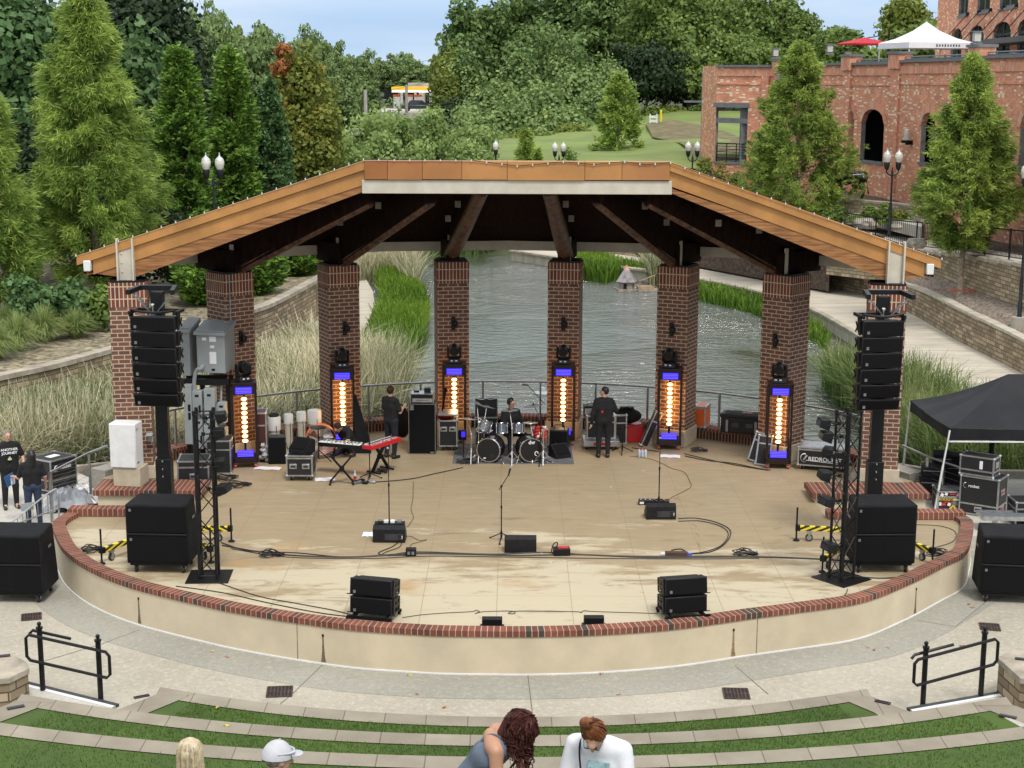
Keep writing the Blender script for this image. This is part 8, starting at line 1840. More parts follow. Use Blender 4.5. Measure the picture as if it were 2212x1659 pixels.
# side railings on the walkways
def side_rail(label,pts,posts,zg):
    t=thing('side_railing',label,'railing',(0,0,0),0,'steel cable railings on the side walkways'); mb=MB(); mb.tube(pts,.026,8); mb.build('handrail',mSteel,t)
    for p in posts: mb=MB(); mb.box((p.x,p.y,(p.z+zg)/2),(.05,.05,p.z-zg)); mb.build('railing_post',mSteel,t,sm=0)
    for k in range(6):
        m2=MB(); f=(k+1)/7.5; m2.tube([Vector((p.x,p.y,zg+(p.z-zg)*f)) for p in pts],.004,3); m2.build('cable_wire',mSteel,t)
zg=-.42
pa_=U(197,1078,zg); za=V(197,978,pa_.y).z; pb=U(113,1128,zg); zb2=V(113,1021,pb.y).z; pc=V(232,963,33.9)
side_rail('steel cable railing sloping beside the big case on the left walkway',[Vector((pc.x,pc.y,pc.z)),Vector((pa_.x,pa_.y,za)),Vector((pb.x,pb.y,zb2))],[Vector((pa_.x,pa_.y,za)),Vector((pb.x,pb.y,zb2))],zg)
pa_=U(1998,1081,zg); za=V(1998,986,pa_.y).z; pb=U(2089,1108,zg); zb2=V(2090,1017,pb.y).z; pc=V(1949,962,34.4)
side_rail('steel cable railing sloping beside the stickered case on the right walkway',[Vector((pc.x,pc.y,pc.z)),Vector((pa_.x,pa_.y,za)),Vector((pb.x,pb.y,zb2))],[Vector((pa_.x,pa_.y,za)),Vector((pb.x,pb.y,zb2))],zg)
# ---- left walkway: case, tarp, barricade ----
a=U(113,1073,zg);b=U(168,1057,zg); H=V(113,997,a.y).z-zg; d=b-a; rz=math.atan2(d.y,d.x); off=rotv((0,.35,0),rz); c=(a+b)/2
t=flight_case('big ribbed black case with a white emblem on the left walkway',(c.x+off.x,c.y+off.y,zg),rz,d.length,.7,H-.1,handles=0,split=(H-.1)*.35,z0=.1)
text('rocket',.12,mWhiteM,t,(.05,-.36,.1+(H-.1)*.72),(R_(90),0,0)); mb=MB(); mb.tube([Vector((-.22+.06*math.cos(a_),-.357,.1+(H-.1)*.72+.07*math.sin(a_))) for a_ in np.linspace(1.2,5.2,12)],.011,5,flat=.3); mb.build('crescent_emblem',mWhiteM,t)
mb=MB(); mb.box((.0,0,H+.004),(.3,.2,.006)); mb.build('top_label',mWhiteM,t,sm=0)
mb=MB()
for k in range(8): mb.box((0,-.355,.15+k*(H-.15)/8.5),(d.length-.08,.008,.006))
mb.build('cover_slats',mAlu,t,sm=0)
def crumple(name,label,cat,p,sx,sy,sz,mat,seed,n=14):
    rg=np.random.default_rng(seed); mb=MB(); g={}
    for i in range(n+1):
        for j in range(n+1):
            u_,v_=i/n*2-1,j/n*2-1; rr=max(0,1-(u_*u_+v_*v_)*.8); g[i,j]=mb.pt((u_*sx+rg.normal(0,.03),v_*sy+rg.normal(0,.03),max(0.01,sz*rr**.7*(.6+.8*rg.random()))))
    for i in range(n):
        for j in range(n): mb.face([g[i,j],g[i+1,j],g[i+1,j+1],g[i,j+1]])
    t=thing(name,label,cat,p); o=mb.build('cloth',mat,t); return t
mTarp=M('grey_tarpaulin',(.33,.35,.38),.35,0,.2,4); p=U(150,1100,zg); crumple('tarpaulin','crumpled grey tarpaulin heap by the left railing','tarpaulin',(p.x,p.y+.1,zg),.55,.45,.38,mTarp,4)
p=U(195,1103,zg); crumple('tarpaulin','flat dark red tarpaulin beside the grey heap','tarpaulin',(p.x,p.y,zg),.5,.25,.12,M('dark_red_tarpaulin',(.12,.04,.04),.5,0,.2,4),5)
p=U(179,1061,zg); crumple('plastic_bag','small white plastic bag behind the grey tarpaulin','bag',(p.x,p.y,zg),.18,.16,.16,mWhite,6,8)
t=thing('crowd_barrier','galvanised crowd barrier with upright bars at the left edge','barrier',(0,0,0)); A_=U(5,1185,PZ+.1);B_=U(122,1130,-.42)
A_=Vector((A_.x,31.2,0)); a=V(4,1142,30.9); b=V(124,1055,31.9); zl=-.5
mb=MB(); mb.tube(cr([(a.x-.02,a.y,zl),(a.x-.02,a.y,a.z-.12),(a.x+.12,a.y+.02,a.z+.06),(b.x-.12,b.y-.02,b.z-.05),(b.x,b.y,b.z-.16),(b.x,b.y,zl+.2)],4),.022,7); mb.tube([(a.x,a.y,zl+.25),(b.x,b.y,zl+.42)],.018,6); mb.build('frame_tube',mAlu,t)
mb=MB()
for k in range(1,11): q=k/11; x=a.x+(b.x-a.x)*q; y=a.y+(b.y-a.y)*q; mb.tube([(x,y,zl+.25+.17*q),(x,y,a.z+(b.z-a.z)*q-.0)],.009,5)
mb.build('upright_bars',mAlu,t); mb=MB(); mb.box(((a.x+b.x)/2-.05,(a.y+b.y)/2,.1),(.28,.02,.16),.6); mb.build('plate',mGreyBox,t,sm=0)
# ---- right side: tent and cases ----
zg=-.42
mNavy=M('black_tent_fabric',(.010,.0105,.014),.6,0,.3,1.5,.3,5,spec=.3)
t=thing('black_canopy','black pop-up canopy tent with white legs cut by the right edge','tent',(0,0,0))
L1=U(2019,1104,zg); A1=V(2052,925,L1.y); A2=V(1967,858.5,L1.y+3.0); dA=A2-A1; 
nrm=Vector((-dA.y,dA.x,0)).normalized()*-1
if nrm.x<0: nrm=-nrm
B1_=A1+Vector((5.4,-.05,0)); B2_=A2+Vector((5.4,-.05,0)); 
for q_ in (A2,B1_,B2_): q_.z=A1.z
cs=[A1,B1_,B2_,A2]; ct=(A1+B2_)/2; top=V(2178,808,ct.y); top2=top+Vector((2.6,0,0))
mb=MB(); 
for i in range(4):
    a,b=cs[i],cs[(i+1)%4]; n=8
    # sagging ridges from corner to peak and taut eaves
    def prof(c,s): q=c.lerp(top if c in (A1,A2) else top2,s); q.z=c.z+(top.z-c.z)*(.5*s+.5*s**1.8); return q
    for k in range(n):
        s0,s1=k/n,(k+1)/n
        for m_ in range(6):
            u0,u1=m_/6,(m_+1)/6
            def P_(s,u):
                q=prof(a,s).lerp(prof(b,s),u); q.z-=.10*math.sin(math.pi*u)*(1-s)*(.4+s)+.012*math.sin(u*23+i)*(1-s); return q
            mb.quad(P_(s0,u0),P_(s0,u1),P_(s1,u1),P_(s1,u0))
    dz=Vector((0,0,-.27)); out_=((a+b)/2-ct).normalized()*.0
    for m_ in range(6): 
        q0=a.lerp(b,m_/6); q1=a.lerp(b,(m_+1)/6); e0=.10*math.sin(math.pi*m_/6)*.4; e1=.10*math.sin(math.pi*(m_+1)/6)*.4
        w0=.02*math.sin(m_*2.2); w1=.02*math.sin((m_+1)*2.2)
        mb.quad(q0+dz+Vector((w0,w0,0)),q1+dz+Vector((w1,w1,0)),q1-Vector((0,0,e1)),q0-Vector((0,0,e0)))
mb.build('canopy_fabric',mNavy,t)
for i,c in enumerate(cs):
    f=Vector((c.x-.0,c.y,zg)); 
    if i==0: f=Vector((L1.x,L1.y,zg))
    if i==3: f2p=V(1950,1006,c.y); f=Vector((f2p.x,c.y,zg if f2p.z>zg else zg))
    mb=MB(); mb.tube([f,f.lerp(c,.55)],.026,6); mb.tube([f.lerp(c,.5),c-Vector((0,0,.05))],.020,6); mb.build('leg',mWhite,t)
mb=MB(); mb.beam(A1-Vector((0,0,.3)),B1_-Vector((0,0,.3)),.03,.03); mb.build('truss_bar',mWhite,t,sm=0)
mb=MB(); q=V(2141,985,L1.y+1.0); mb.tube([q+Vector((0,0,-.2)),q+Vector((0,0,.5))],.06,8); 
o=mb.build('rolled_sock',mBlackCloth); tag(o,'black rolled fabric tube hanging under the canopy over the cases','cloth')
case_x=[]
a=U(2092,1098,zg);b=U(2135,1112,zg); H=V(2135,1028,b.y).z-zg; 
t=flight_case('large two-faced black road case with a small white emblem under the canopy',(V(2135,1060,32.6).x+.02,33.0,zg),R_(-35),.86,.62,H-.02,handles=1,split=(H)*.27,z0=.02,cast=False)
text('rocket',.09,mWhiteM,t,(-.12,-.318,H*.75),(R_(90),0,0)); mb=MB(); mb.tube([Vector((-.31+.04*math.cos(a_),-.316,H*.75+.06*math.sin(a_))) for a_ in np.linspace(1.2,5.2,12)],.009,5,flat=.3); mb.build('crescent_emblem',mWhiteM,t)
for z in (.62,.2): mb=MB(); mb.box((.432,.0,H*z),(.012,.24,.14)); o=mb.build('side_handle',mAlu,t,bevel=.005); m2=MB(); m2.box((.44,0,H*z),(.01,.16,.05)); par(m2.build('red_grip',mRed,None,sm=0),o)
q=V(2123,1027,33.0); t=flight_case('smaller road case stacked on top of the large one',(V(2130,1000,32.7).x-.04,33.0,zg+H+.01),R_(-35),.76,.42,.44,handles=0,split=.12,z0=0,cast=False)
mb=MB(); mb.box((.1,-.217,.26),(.07,.006,.18)); mb.build('paper_label',mPaper,t,sm=0); mb=MB(); mb.box((.385,0,.26),(.012,.2,.14)); mb.build('side_handle',mAlu,t,bevel=.005)
# stickered case
a=U(2028,1106,zg);b=U(2086,1106,zg); H=V(2057,1062,a.y).z-zg; t=flight_case('small flight case plastered with band stickers at the end of the brick wall',((a.x+b.x)/2,a.y+.3,zg),R_(-3),b.x-a.x+.04,.55,H,handles=0,split=None,z0=0,cast=False)
W=b.x-a.x; yf=-.282
def stk(x,z,w_,h_,m_,rot=0): mb=MB(); mb.box((x*W/2,yf,H*z),(w_,.005,h_),ry=rot); mb.build('sticker',m_,t,sm=0)
mSY=M('sticker_yellow',(.8,.6,.05),.5);mSR=M('sticker_red',(.6,.04,.04),.5);mSB=M('sticker_blue',(.05,.08,.35),.5)
text('ROCKSTAR',.075,mSY,t,(-.10,yf-.004,H*.60),(R_(90),0,0),name='sticker_lettering'); stk(-.3,.47,.2,.02,mSR); stk(.5,.60,.22,.05,mWhiteM); stk(.1,.86,.16,.03,mSR); stk(.62,.88,.16,.03,mWhiteM); stk(.6,.80,.18,.025,mWhiteM); stk(-.75,.82,.07,.07,mWhiteM,.5); stk(-.45,.86,.06,.06,mWhiteM,.3); stk(.3,.40,.16,.10,mLogo,.2); stk(-.6,.36,.08,.05,mSR); stk(-.85,.38,.05,.08,mWhiteM); stk(.1,.18,.12,.12,mSY,R_(45)); stk(-.2,.36,.07,.07,mWhiteM,.4); stk(.62,.18,.14,.09,mSB); stk(.62,.18,.15,.025,mWhiteM); stk(.62,.18,.03,.10,mWhiteM)
mb=MB(); mb.box((.62*W/2,yf-.006,H*.18),(.14,.005,.012)); mb.box((.62*W/2,yf-.007,H*.18),(.014,.005,.09)); mb.build('flag_cross',mSR,t,sm=0)
mb=MB(); mb.box((.05*W,yf-.006,H*.18),(.03,.004,.05)); mb.build('horns_mark',mBlack,t,sm=0)
mb=MB(); mb.box((0,0,H+.003),(W-.12,.38,.006)); mb.build('pale_top_stickers',mAlu,t,sm=0)
# soft black cases stack behind railing
for lab,x0,x1,y0,y1,Yd in (('low black trunk at the bottom of the stack behind the railing',1993,2040,1032,1072,33.9),('second black trunk lying across the low one',1998,2040,1012,1033,33.9),('black padded trunk on top left of the stack',2022,2062,984,1012,34.3),('tall black trunk right behind the stack',2046,2090,988,1070,34.5)):
    a=V(x0,y1,Yd);b=V(x1,y0,Yd); t=thing('equipment_trunk',lab,'trunk',((a.x+b.x)/2,Yd+.3,max(a.z,zg)),R_(-12),'plain black trunks behind the right railing'); H=b.z-max(a.z,zg); W=b.x-a.x; mb=MB(); mb.box((0,0,H/2),(W,.55,H-.004)); mb.build('tub',mBlackCloth,t,bevel=.03); mb=MB(); mb.box((0,-.28,H*.7),(W*.9,.01,.02)); mb.build('trim',mLogo,t,sm=0)
# case lid on legs used as table and the case at the edge
a=U(2093,1122,zg);b=U(2203,1120,zg); z=V(2140,1112,31.8).z; t=thing('case_lid_table','open silver-edged case lid resting on short legs beside the plaza stack','table',((a.x+b.x)/2,31.75,zg),R_(-2)); W=b.x-a.x
mb=MB(); mb.box((0,0,z-zg),(W,.5,.04)); mb.build('lid_panel',M('grey_liner',(.12,.13,.14),.8),t,sm=0); mb=MB()
for y in (-.25,.25): mb.box((0,y,z-zg),(W,.03,.09))
for x in (-1,1): mb.box((x*W/2,0,z-zg),(.03,.5,.09))
mb.build('edging',mAlu,t,sm=0)
for x in (-.3,.3): mb=MB(); mb.box((x*W+.1,0,(z-zg)/2-.02),(.05,.3,z-zg-.04)); mb.build('leg',mAlu,t,sm=0)
case_px('black case cut by the right edge under the canopy',2192,2240,1085,1140,.6,rz=0,zb=zg,handles=0,cast=False,split=None)
case_px('small black case standing behind the case lid table',2108,2132,1085,1104,.4,rz=0,zb=zg,handles=0,cast=False,split=None)
# ---- handrails on the steps, grates, plates, leaves ----
def handrail(label,xa,ya,xb,yb,yta,ytb,s):
    A=U(xa,ya,-.5);B=U(xb,yb,-.5); za=V(xa,yta,A.y).z; zb_=V(xb,ytb,B.y).z; t=thing('step_handrail',label,'handrail',(0,0,0),0,'black tubular handrails on the steps')
    for P,z in ((A,za),(B,zb_)): mb=MB(); mb.tube([P+Vector((0,0,-.15)),Vector((P.x,P.y,z-.08))],.042,10); mb.tube([Vector((P.x,P.y,z-.10)),Vector((P.x,P.y,z-.07))],.055,10); o=mb.build('post',mBlack,t); m2=MB(); m2.ball((P.x,P.y,z-.02),.036,10); m2.tube([Vector((P.x,P.y,z-.07)),Vector((P.x,P.y,z-.04))],.018,8); par(m2.build('ball_finial',mBlack,None),o)
    d=(B-A).normalized(); za-=.2; zb_-=.2; e=.22; sl=(zb_-za)/((B-A).length)
    for off in ((0,-.10,0),(0,.10,0)):
        o_=Vector(off); zA=za-sl*0; P0=Vector((A.x,A.y,za))+o_; P1=Vector((B.x,B.y,zb_))+o_
        x0=P0-Vector((d.x*e,d.y*e,e*sl)); x1=P1+Vector((d.x*e,d.y*e,e*sl)); h=Vector((0,0,-.42))
        r=.06
        loop=[x0+d*r,x1-d*r,x1-Vector((0,0,r)),x1+h+Vector((0,0,r)),x1+h-d*r,x0+h+d*r,x0+h+Vector((0,0,r)),x0-Vector((0,0,r))]
        if off[1]<0 : mb=MB(); mb.tube(loop+[loop[0],loop[1]],.026,8,cap=False); mb.build('rail_loop',mBlack,t)
        else: mb=MB(); mb.tube([x0-Vector((0,0,r)),x0+d*r,P0.lerp(P1,.5)],.024,8); mb.build('upper_rail',mBlack,t)
handrail('black step handrail at the lower left',93,1496,218,1514,1345,1372,1)
handrail('black step handrail at the lower right',1993,1525,2118,1507,1387,1355,-1)
mGrate=M('rusty_iron_grate',(.10,.06,.05),.8,.2,.3,10)
for lab,x,y,rz,s in (('iron drain grate left of centre on the plaza',604,1495,.1,1),('iron drain grate right of centre on the plaza',1590,1499,-.05,1),('iron drain grate by the left plaza speaker',68,1333,.3,.85),('iron drain grate by the right plaza speaker',2138,1355,-.2,.85)):
    p=U(x,y,PZ); t=thing('drain_grate',lab,'drain grate',(p.x,p.y,PZ+.004),rz,'iron drain grates set in the plaza'); w_=.40*s;h_=.42*s; mb=MB(); mb.box((0,h_/2,.006),(w_,.03,.012)); mb.box((0,-h_/2,.006),(w_,.03,.012)); mb.box((0,0,.006),(w_,.03,.012)); 
    for k in range(8): mb.box((-w_/2+w_*k/7,0,.007),(.022,h_,.014))
    mb.build('grid',mGrate,t,sm=0); mb=MB(); mb.box((0,0,.002),(w_-.02,h_-.02,.002)); mb.build('dark_pit',mRub,t,sm=0)
for k,(x,y,z,rz) in enumerate(((306,1506,-.275,.5),(34,1529,.125,.5),(1907,1518,-.275,-.55),(2177,1549,.125,-.5),(5,1418,.105,.3),(2210,1425,.105,-.3))):
    p=U(x,y,z); lab=['dark step light plate at the left end of the first stone step','dark step light plate at the left end of the second stone step','dark step light plate at the right end of the first stone step','dark step light plate at the right end of the second stone step','dark plate on the block wall at the left edge','dark plate on the block wall at the right edge'][k]
    t=thing('step_light',lab,'step light',(p.x,p.y,z+.004),rz,'dark step light plates'); mb=MB(); mb.box((0,0,.008),(.24,.075,.02)); mb.build('plate',M('bronze_plate',(.06,.05,.06),.4,.5),t,bevel=.004); mb=MB(); mb.box((0,0,.02),(.18,.03,.003)); mb.build('louver',mGlassD,t,sm=0)
mLeafO=M('fallen_leaf_orange',(.42,.15,.05),.8,0,.2); mLeafY=M('fallen_leaf_yellow',(.6,.5,.08),.8)
for k,(x,y,m_,z) in enumerate(((885,1459,mLeafY,PZ),(1297,1457,mLeafO,PZ),(1299,1453,mLeafO,PZ),(1336,1501,mLeafO,PZ),(458,1408,mLeafY,PZ),(490,1420,mLeafO,PZ),(2078,1396,mLeafO,PZ),(1888,1405,mLeafO,PZ),(1875,1400,mLeafO,PZ),(2100,1313,mLeafO,PZ),(2092,1306,mLeafO,PZ),(1918,1400,mLeafO,PZ),(2044,1464,mLeafY,PZ),(960,1529,mLeafO,PZ),(470,1529,mLeafY,-.27),(490,1567,mLeafY,.125),(1750,1382,mLeafO,PZ),(900,1500,mLeafO,PZ))):
    p=U(x,y,z); mb=MB(); r_=random.Random(k); L_=.045+.02*r_.random()
    o_=[(L_*math.cos(a_)*(1 if i%2 else .55),L_*math.sin(a_)*(.7 if i%2 else .45),.006+.012*math.sin(a_*2)) for i,a_ in enumerate(np.linspace(0,2*math.pi,11)[:-1])]
    mb.poly(o_); o=mb.build('fallen_leaf',m_,sm=0); o.location=(p.x,p.y,z+.004); o.rotation_euler[2]=k; tag(o,('orange-brown' if m_ is mLeafO else 'yellow')+' fallen leaf on the paving','leaf','%s fallen leaves'%('orange' if m_ is mLeafO else 'yellow'))
# ================= people and bull: smooth-union surfaces =================
def sdf_mesh(prims,res,k,name,mat,parent):
    """prims: (a,b,ra,rb[,k]) tapered capsules or (c,(rx,ry,rz),R) ellipsoids -> one continuous mesh"""
    lo=np.full(3,1e9);hi=-lo
    for p in prims:
        if len(p[1])==3 and isinstance(p[2],(int,float)): a,b,r=np.array(p[0],float),np.array(p[1],float),max(p[2],p[3]); lo=np.minimum(lo,np.minimum(a,b)-r);hi=np.maximum(hi,np.maximum(a,b)+r)
        else: c=np.array(p[0],float); r=max(p[1]); lo=np.minimum(lo,c-r);hi=np.maximum(hi,c+r)
    lo-=res*3;hi+=res*3; n=np.ceil((hi-lo)/res).astype(int)+1; D=np.full(n,1.)
    ax=[lo[i]+res*np.arange(n[i]) for i in range(3)]
    for p in prims:
        cap=isinstance(p[2],(int,float))
        kk=k
        if cap: a,b,ra,rb=np.array(p[0],float),np.array(p[1],float),p[2],p[3]; kk=p[4] if len(p)>4 else k; m=max(ra,rb)+kk+res*2; l=np.minimum(a,b)-m;h=np.maximum(a,b)+m
        else: c=np.array(p[0],float); m=max(p[1])+kk+res*2; l=c-m;h=c+m
        i0=np.maximum(0,((l-lo)/res).astype(int)); i1=np.minimum(n,((h-lo)/res).astype(int)+2)
        P=np.stack(np.meshgrid(*[ax[i][i0[i]:i1[i]] for i in range(3)],indexing='ij'),-1)
        if cap:
            ab=b-a; L2=max(1e-9,(ab**2).sum()); t=np.clip(((P-a)@ab)/L2,0,1); d=np.linalg.norm(P-a-t[...,None]*ab,axis=-1)-(ra+(rb-ra)*t)
        else:
            q=P-c; 
            if p[2] is not None: q=q@np.array(p[2])
            r=np.array(p[1],float); q0=np.linalg.norm(q/r,axis=-1); q1=np.linalg.norm(q/r**2,axis=-1)+1e-9; d=q0*(q0-1)/q1
        s=D[i0[0]:i1[0],i0[1]:i1[1],i0[2]:i1[2]]; hh=np.clip(.5+.5*(s-d)/kk,0,1); s[...]=s*(1-hh)+d*hh-kk*hh*(1-hh)
    # surface nets
    S=D<0; c8=np.stack([S[x:n[0]-1+x,y:n[1]-1+y,z:n[2]-1+z] for x in(0,1) for y in (0,1) for z in (0,1)],0); act=c8.any(0)&~c8.all(0)
    idx=-np.ones(act.shape,int); ids=np.argwhere(act); idx[act]=np.arange(len(ids)); acc=np.zeros((len(ids),3)); cnt=np.zeros(len(ids))
    off=[(x,y,z) for x in(0,1) for y in (0,1) for z in (0,1)]
    for i in range(8):
        for j in range(i+1,8):
            o,p_=np.array(off[i]),np.array(off[j])
            if np.abs(o-p_).sum()!=1: continue
            A=D[tuple((ids+o).T)];B=D[tuple((ids+p_).T)]; m=(A<0)!=(B<0); t=np.where(m,A/(A-B+1e-12),0)[:,None]; acc+=np.where(m[:,None],o+t*(p_-o),0); cnt+=m
    vs=lo+res*(ids+acc/cnt[:,None]); F=[]
    for a_ in range(3):
        u,v=[(1,2),(2,0),(0,1)][a_]; e=[0,0,0]; e[a_]=1
        S0=S[tuple(slice(0,n[i]-e[i]) for i in range(3))]; S1=S[tuple(slice(e[i],n[i]) for i in range(3))]; E=np.argwhere(S0!=S1)
        E=E[(E[:,u]>0)&(E[:,v]>0)&(E[:,u]<n[u]-1)&(E[:,v]<n[v]-1)&(E[:,a_]<n[a_]-1)]
        du=np.zeros(3,int);du[u]=1;dv=np.zeros(3,int);dv[v]=1
        q=np.stack([idx[tuple((E-du-dv).T)],idx[tuple((E-dv).T)],idx[tuple(E.T)],idx[tuple((E-du).T)]],1)
        fl=S0[tuple(E.T)]; q[~fl]=q[~fl][:,::-1]; F.append(q)
    F=np.concatenate(F); F=F[(F>=0).all(1)]
    me=bpy.data.meshes.new(name); me.from_pydata(vs.tolist(),[],F.tolist()); me.materials.append(mat); me.polygons.foreach_set('use_smooth',[True]*len(me.polygons)); me.update(); o=bpy.data.objects.new(name,me); col.objects.link(o); par(o,parent); return o
def skinm(n,c): return M('skin_'+n,c,.55,0,.06,12)
SK=skinm('light',(.52,.30,.21)); SKT=skinm('tan',(.46,.24,.15))
cBlk=M('black_cotton',(.010,.010,.012),.9,0,.3,8,.3,20); cJean=M('dark_denim',(.012,.014,.022),.9,0,.3,10); cWht=M('white_cotton',(.72,.72,.76),.85,0,.05,6,.2,12); cShoe=M('black_leather',(.012,.012,.012),.4)
hBrown=M('brown_hair',(.06,.03,.018),.6,0,.4,30,.5,60,spec=.2); hBlack=M('black_hair',(.012,.010,.010),.4,0,.3,30,.5,60); hGrey=M('short_grey_hair',(.30,.24,.19),.7,0,.3,30)
def lerp(a,b,t): return tuple(a[i]+(b[i]-a[i])*t for i in range(3))
def person(label,loc,rz,J={},skin=SK,shirt=cBlk,sleeve=.75,pants=cJean,hair=hBrown,hs='short',fat=1.,scale=1.,face=(0,-1,0),res=.011,look=None):
    """local frame: faces -y; s=+1 is +x"""
    t=thing('person',label,'person',loc,rz); t.scale=(scale,)*3
    K=dict(pel=(0,0,.95),che=(0,.0,1.26),nek=(0,.015,1.46),hed=(0,-.015,1.615),
      hpL=(.09,0,.92),knL=(.11,-.02,.50),anL=(.12,.03,.09),hpR=(-.09,0,.92),knR=(-.11,-.02,.50),anR=(-.12,.03,.09),
      shL=(.185,.01,1.40),elL=(.25,.03,1.13),wrL=(.26,-.06,.90),shR=(-.185,.01,1.40),elR=(-.25,.03,1.13),wrR=(-.26,-.06,.90))
    K.update(J); f=fat
    Fv=Vector(face).normalized(); h=Vector(K['hed']); nk=Vector(K['nek']); upv=(h-nk).normalized(); upv=(upv*.6+Vector((0,0,.4)))-Fv*Fv.dot(upv*.6+Vector((0,0,.4))); upv.normalize(); rt=Fv.cross(upv); RM=np.array([list(rt),list(-Fv),list(upv)]).T
    hp=lambda x,y,z: tuple(h+rt*x+Fv*y+upv*z)
    head=[(tuple(h+upv*.02-Fv*.012),(.077,.095,.103),RM),(hp(0,.035,-.055),hp(0,.05,-.085),.052,.034,.03),(hp(0,.09,-.002),hp(0,.108,-.028),.009,.015,.012),(hp(.077,-.005,-.005),(.012,.018,.03),RM),(hp(-.077,-.005,-.005),(.012,.018,.03),RM),(hp(0,.082,.025),hp(0,.082,.026),.03,.03,.03)]
    def torso(e): 
        p,c=K['pel'],K['che']; sh=lerp(K['shL'],K['shR'],.5)
        o=[]
        for s in (-1,1):
            o+= [((p[0]+s*.07*f,p[1],p[2]),(c[0]+s*.075*f,c[1],c[2]),.098*f+e,.105*f+e,.06),((c[0]+s*.075*f,c[1],c[2]),lerp(K['shL'],K['shR'],.32 if s>0 else .68),.105*f+e,.072+e,.06)]
        o+=[(lerp(K['shL'],K['shR'],.12),lerp(K['shL'],K['shR'],.88),.062+e,.062+e,.05),(sh,K['nek'],.07+e,.056+e*.5,.03)]
        return o
    def arm(s,e,q=1.):
        a,b,c=K['sh'+s],K['el'+s],K['wr'+s]; o=[]
        if q>=1: o=[(a,b,.053+e,.042+e),(b,c,.042+e,.028+e)] if q>=2 else [(a,b,.053+e,.042+e)]
        else: o=[(a,lerp(a,b,q),.055+e,.050+e)]
        return o
    def leg(s,e): return [(K['hp'+s],K['kn'+s],.088*f**.5+e,.056+e),(K['kn'+s],K['an'+s],.058+e,.038+e)]
    def hand(s,c):
        a,b=Vector(K['el'+s]),Vector(K['wr'+s]); d=(b-a).normalized(); sd=1 if s=='L' else -1; x=d.cross(Vector((0,1,0))); 
        if x.length<.3: x=d.cross(Vector((0,0,1)))
        x.normalize(); n_=x.cross(d); pm=b+d*.085; o=[(tuple(b),tuple(pm),.027,.030,.012)]
        for i,(w_,l_) in enumerate(((-.026,.062),(-.009,.075),(.009,.07),(.026,.055))):
            r0=pm+x*w_*-.0+n_*w_; m_=r0+d*l_*.55+x*.008; e_=m_+(d+x*.9).normalized()*l_*.5; o+=[(tuple(r0),tuple(m_),.011,.010,.004),(tuple(m_),tuple(e_),.010,.0085,.004)]
        th=b+d*.03-n_*.028; o+=[(tuple(th),tuple(th-n_*.03+d*.03),.012,.011,.006),(tuple(th-n_*.03+d*.03),tuple(th-n_*.028+d*.06),.011,.009,.004)]
        return o
    body=torso(-.004)+head+arm('L',0,2)+arm('R',0,2)+leg('L',-.006)+leg('R',-.006)+[(K['nek'],hp(0,-.02,-.06),.055,.052,.02)]+hand('L',0)+hand('R',0)
    for s in 'LR': a=K['an'+s]; body.append((a,(a[0],a[1]-.12,a[2]-.055),.038,.03,.02))
    sdf_mesh(body,res,.018,'body',skin,t)
    if shirt:
        p=torso(.016); 
        if sleeve>0: p+=arm('L',.014,sleeve)+arm('R',.014,sleeve)
        sdf_mesh(p,res*1.3,.03,'shirt' if sleeve else 'dress',shirt,t)
    if pants: sdf_mesh(leg('L',.014)+leg('R',.014)+[(K['hpL'],K['hpR'],.105*f,.105*f,.04),(K['pel'],K['pel'],.118*f,.118*f,.04)],res*1.3,.02,'trousers',pants,t)
    for s in 'LR':
        a=K['an'+s]; sdf_mesh([((a[0],a[1]+.02,a[2]-.04),(a[0]+(.02 if s=='L' else -.02),a[1]-.15,a[2]-.055),.048,.036),(a,(a[0],a[1]+.02,a[2]-.04),.046,.048)],res*1.3,.02,'shoe',cShoe,t)
    for x in (-.03,.03): mb=MB(); mb.ball(hp(x,.088,.012),.010,6); mb.build('eye',M('dark_eye',(.02,.015,.012),.2),t)
    mb=MB(); mb.tube([hp(-.02,.078,-.062),hp(0,.088,-.06),hp(.02,.078,-.062)],.005,4); mb.build('mouth',M('lip_colour',(.35,.12,.10),.5),t)
    if hair and hs in('short','long'):
        p=[(tuple(h+upv*.036-Fv*.026),(.085,.098,.105),RM)]
        if hs=='long': p+=[(hp(0,-.07,0),hp(0,-.10,-.20),.085,.07),(hp(.06,-.03,0),hp(.07,-.06,-.16),.04,.035),(hp(-.06,-.03,0),hp(-.07,-.06,-.16),.04,.035)]
        sdf_mesh(p,res,.02,'hair',hair,t)
    return t,K,hp,(rt,Fv,upv)
def strand_hair(t,roots,mat,name,r=.006):
    mb=MB()
    for pts in roots: mb.tube(pts,[r*(1-.6*i/(len(pts)-1)) for i in range(len(pts))],4,cap=False)
    return mb.build(name,mat,t)
def mkglasses(t,hp,m):
    mb=MB()
    for s in (-1,1): mb.tube([hp(s*.034+.026*math.cos(i*.7),.102,.010+.018*math.sin(i*.7)) for i in range(10)],.003,4); mb.tube([hp(s*.062,.098,.014),hp(s*.083,0,.012)],.003,4)
    mb.tube([hp(-.01,.106,.014),hp(.01,.106,.014)],.003,4); mb.build('glasses',m,t)
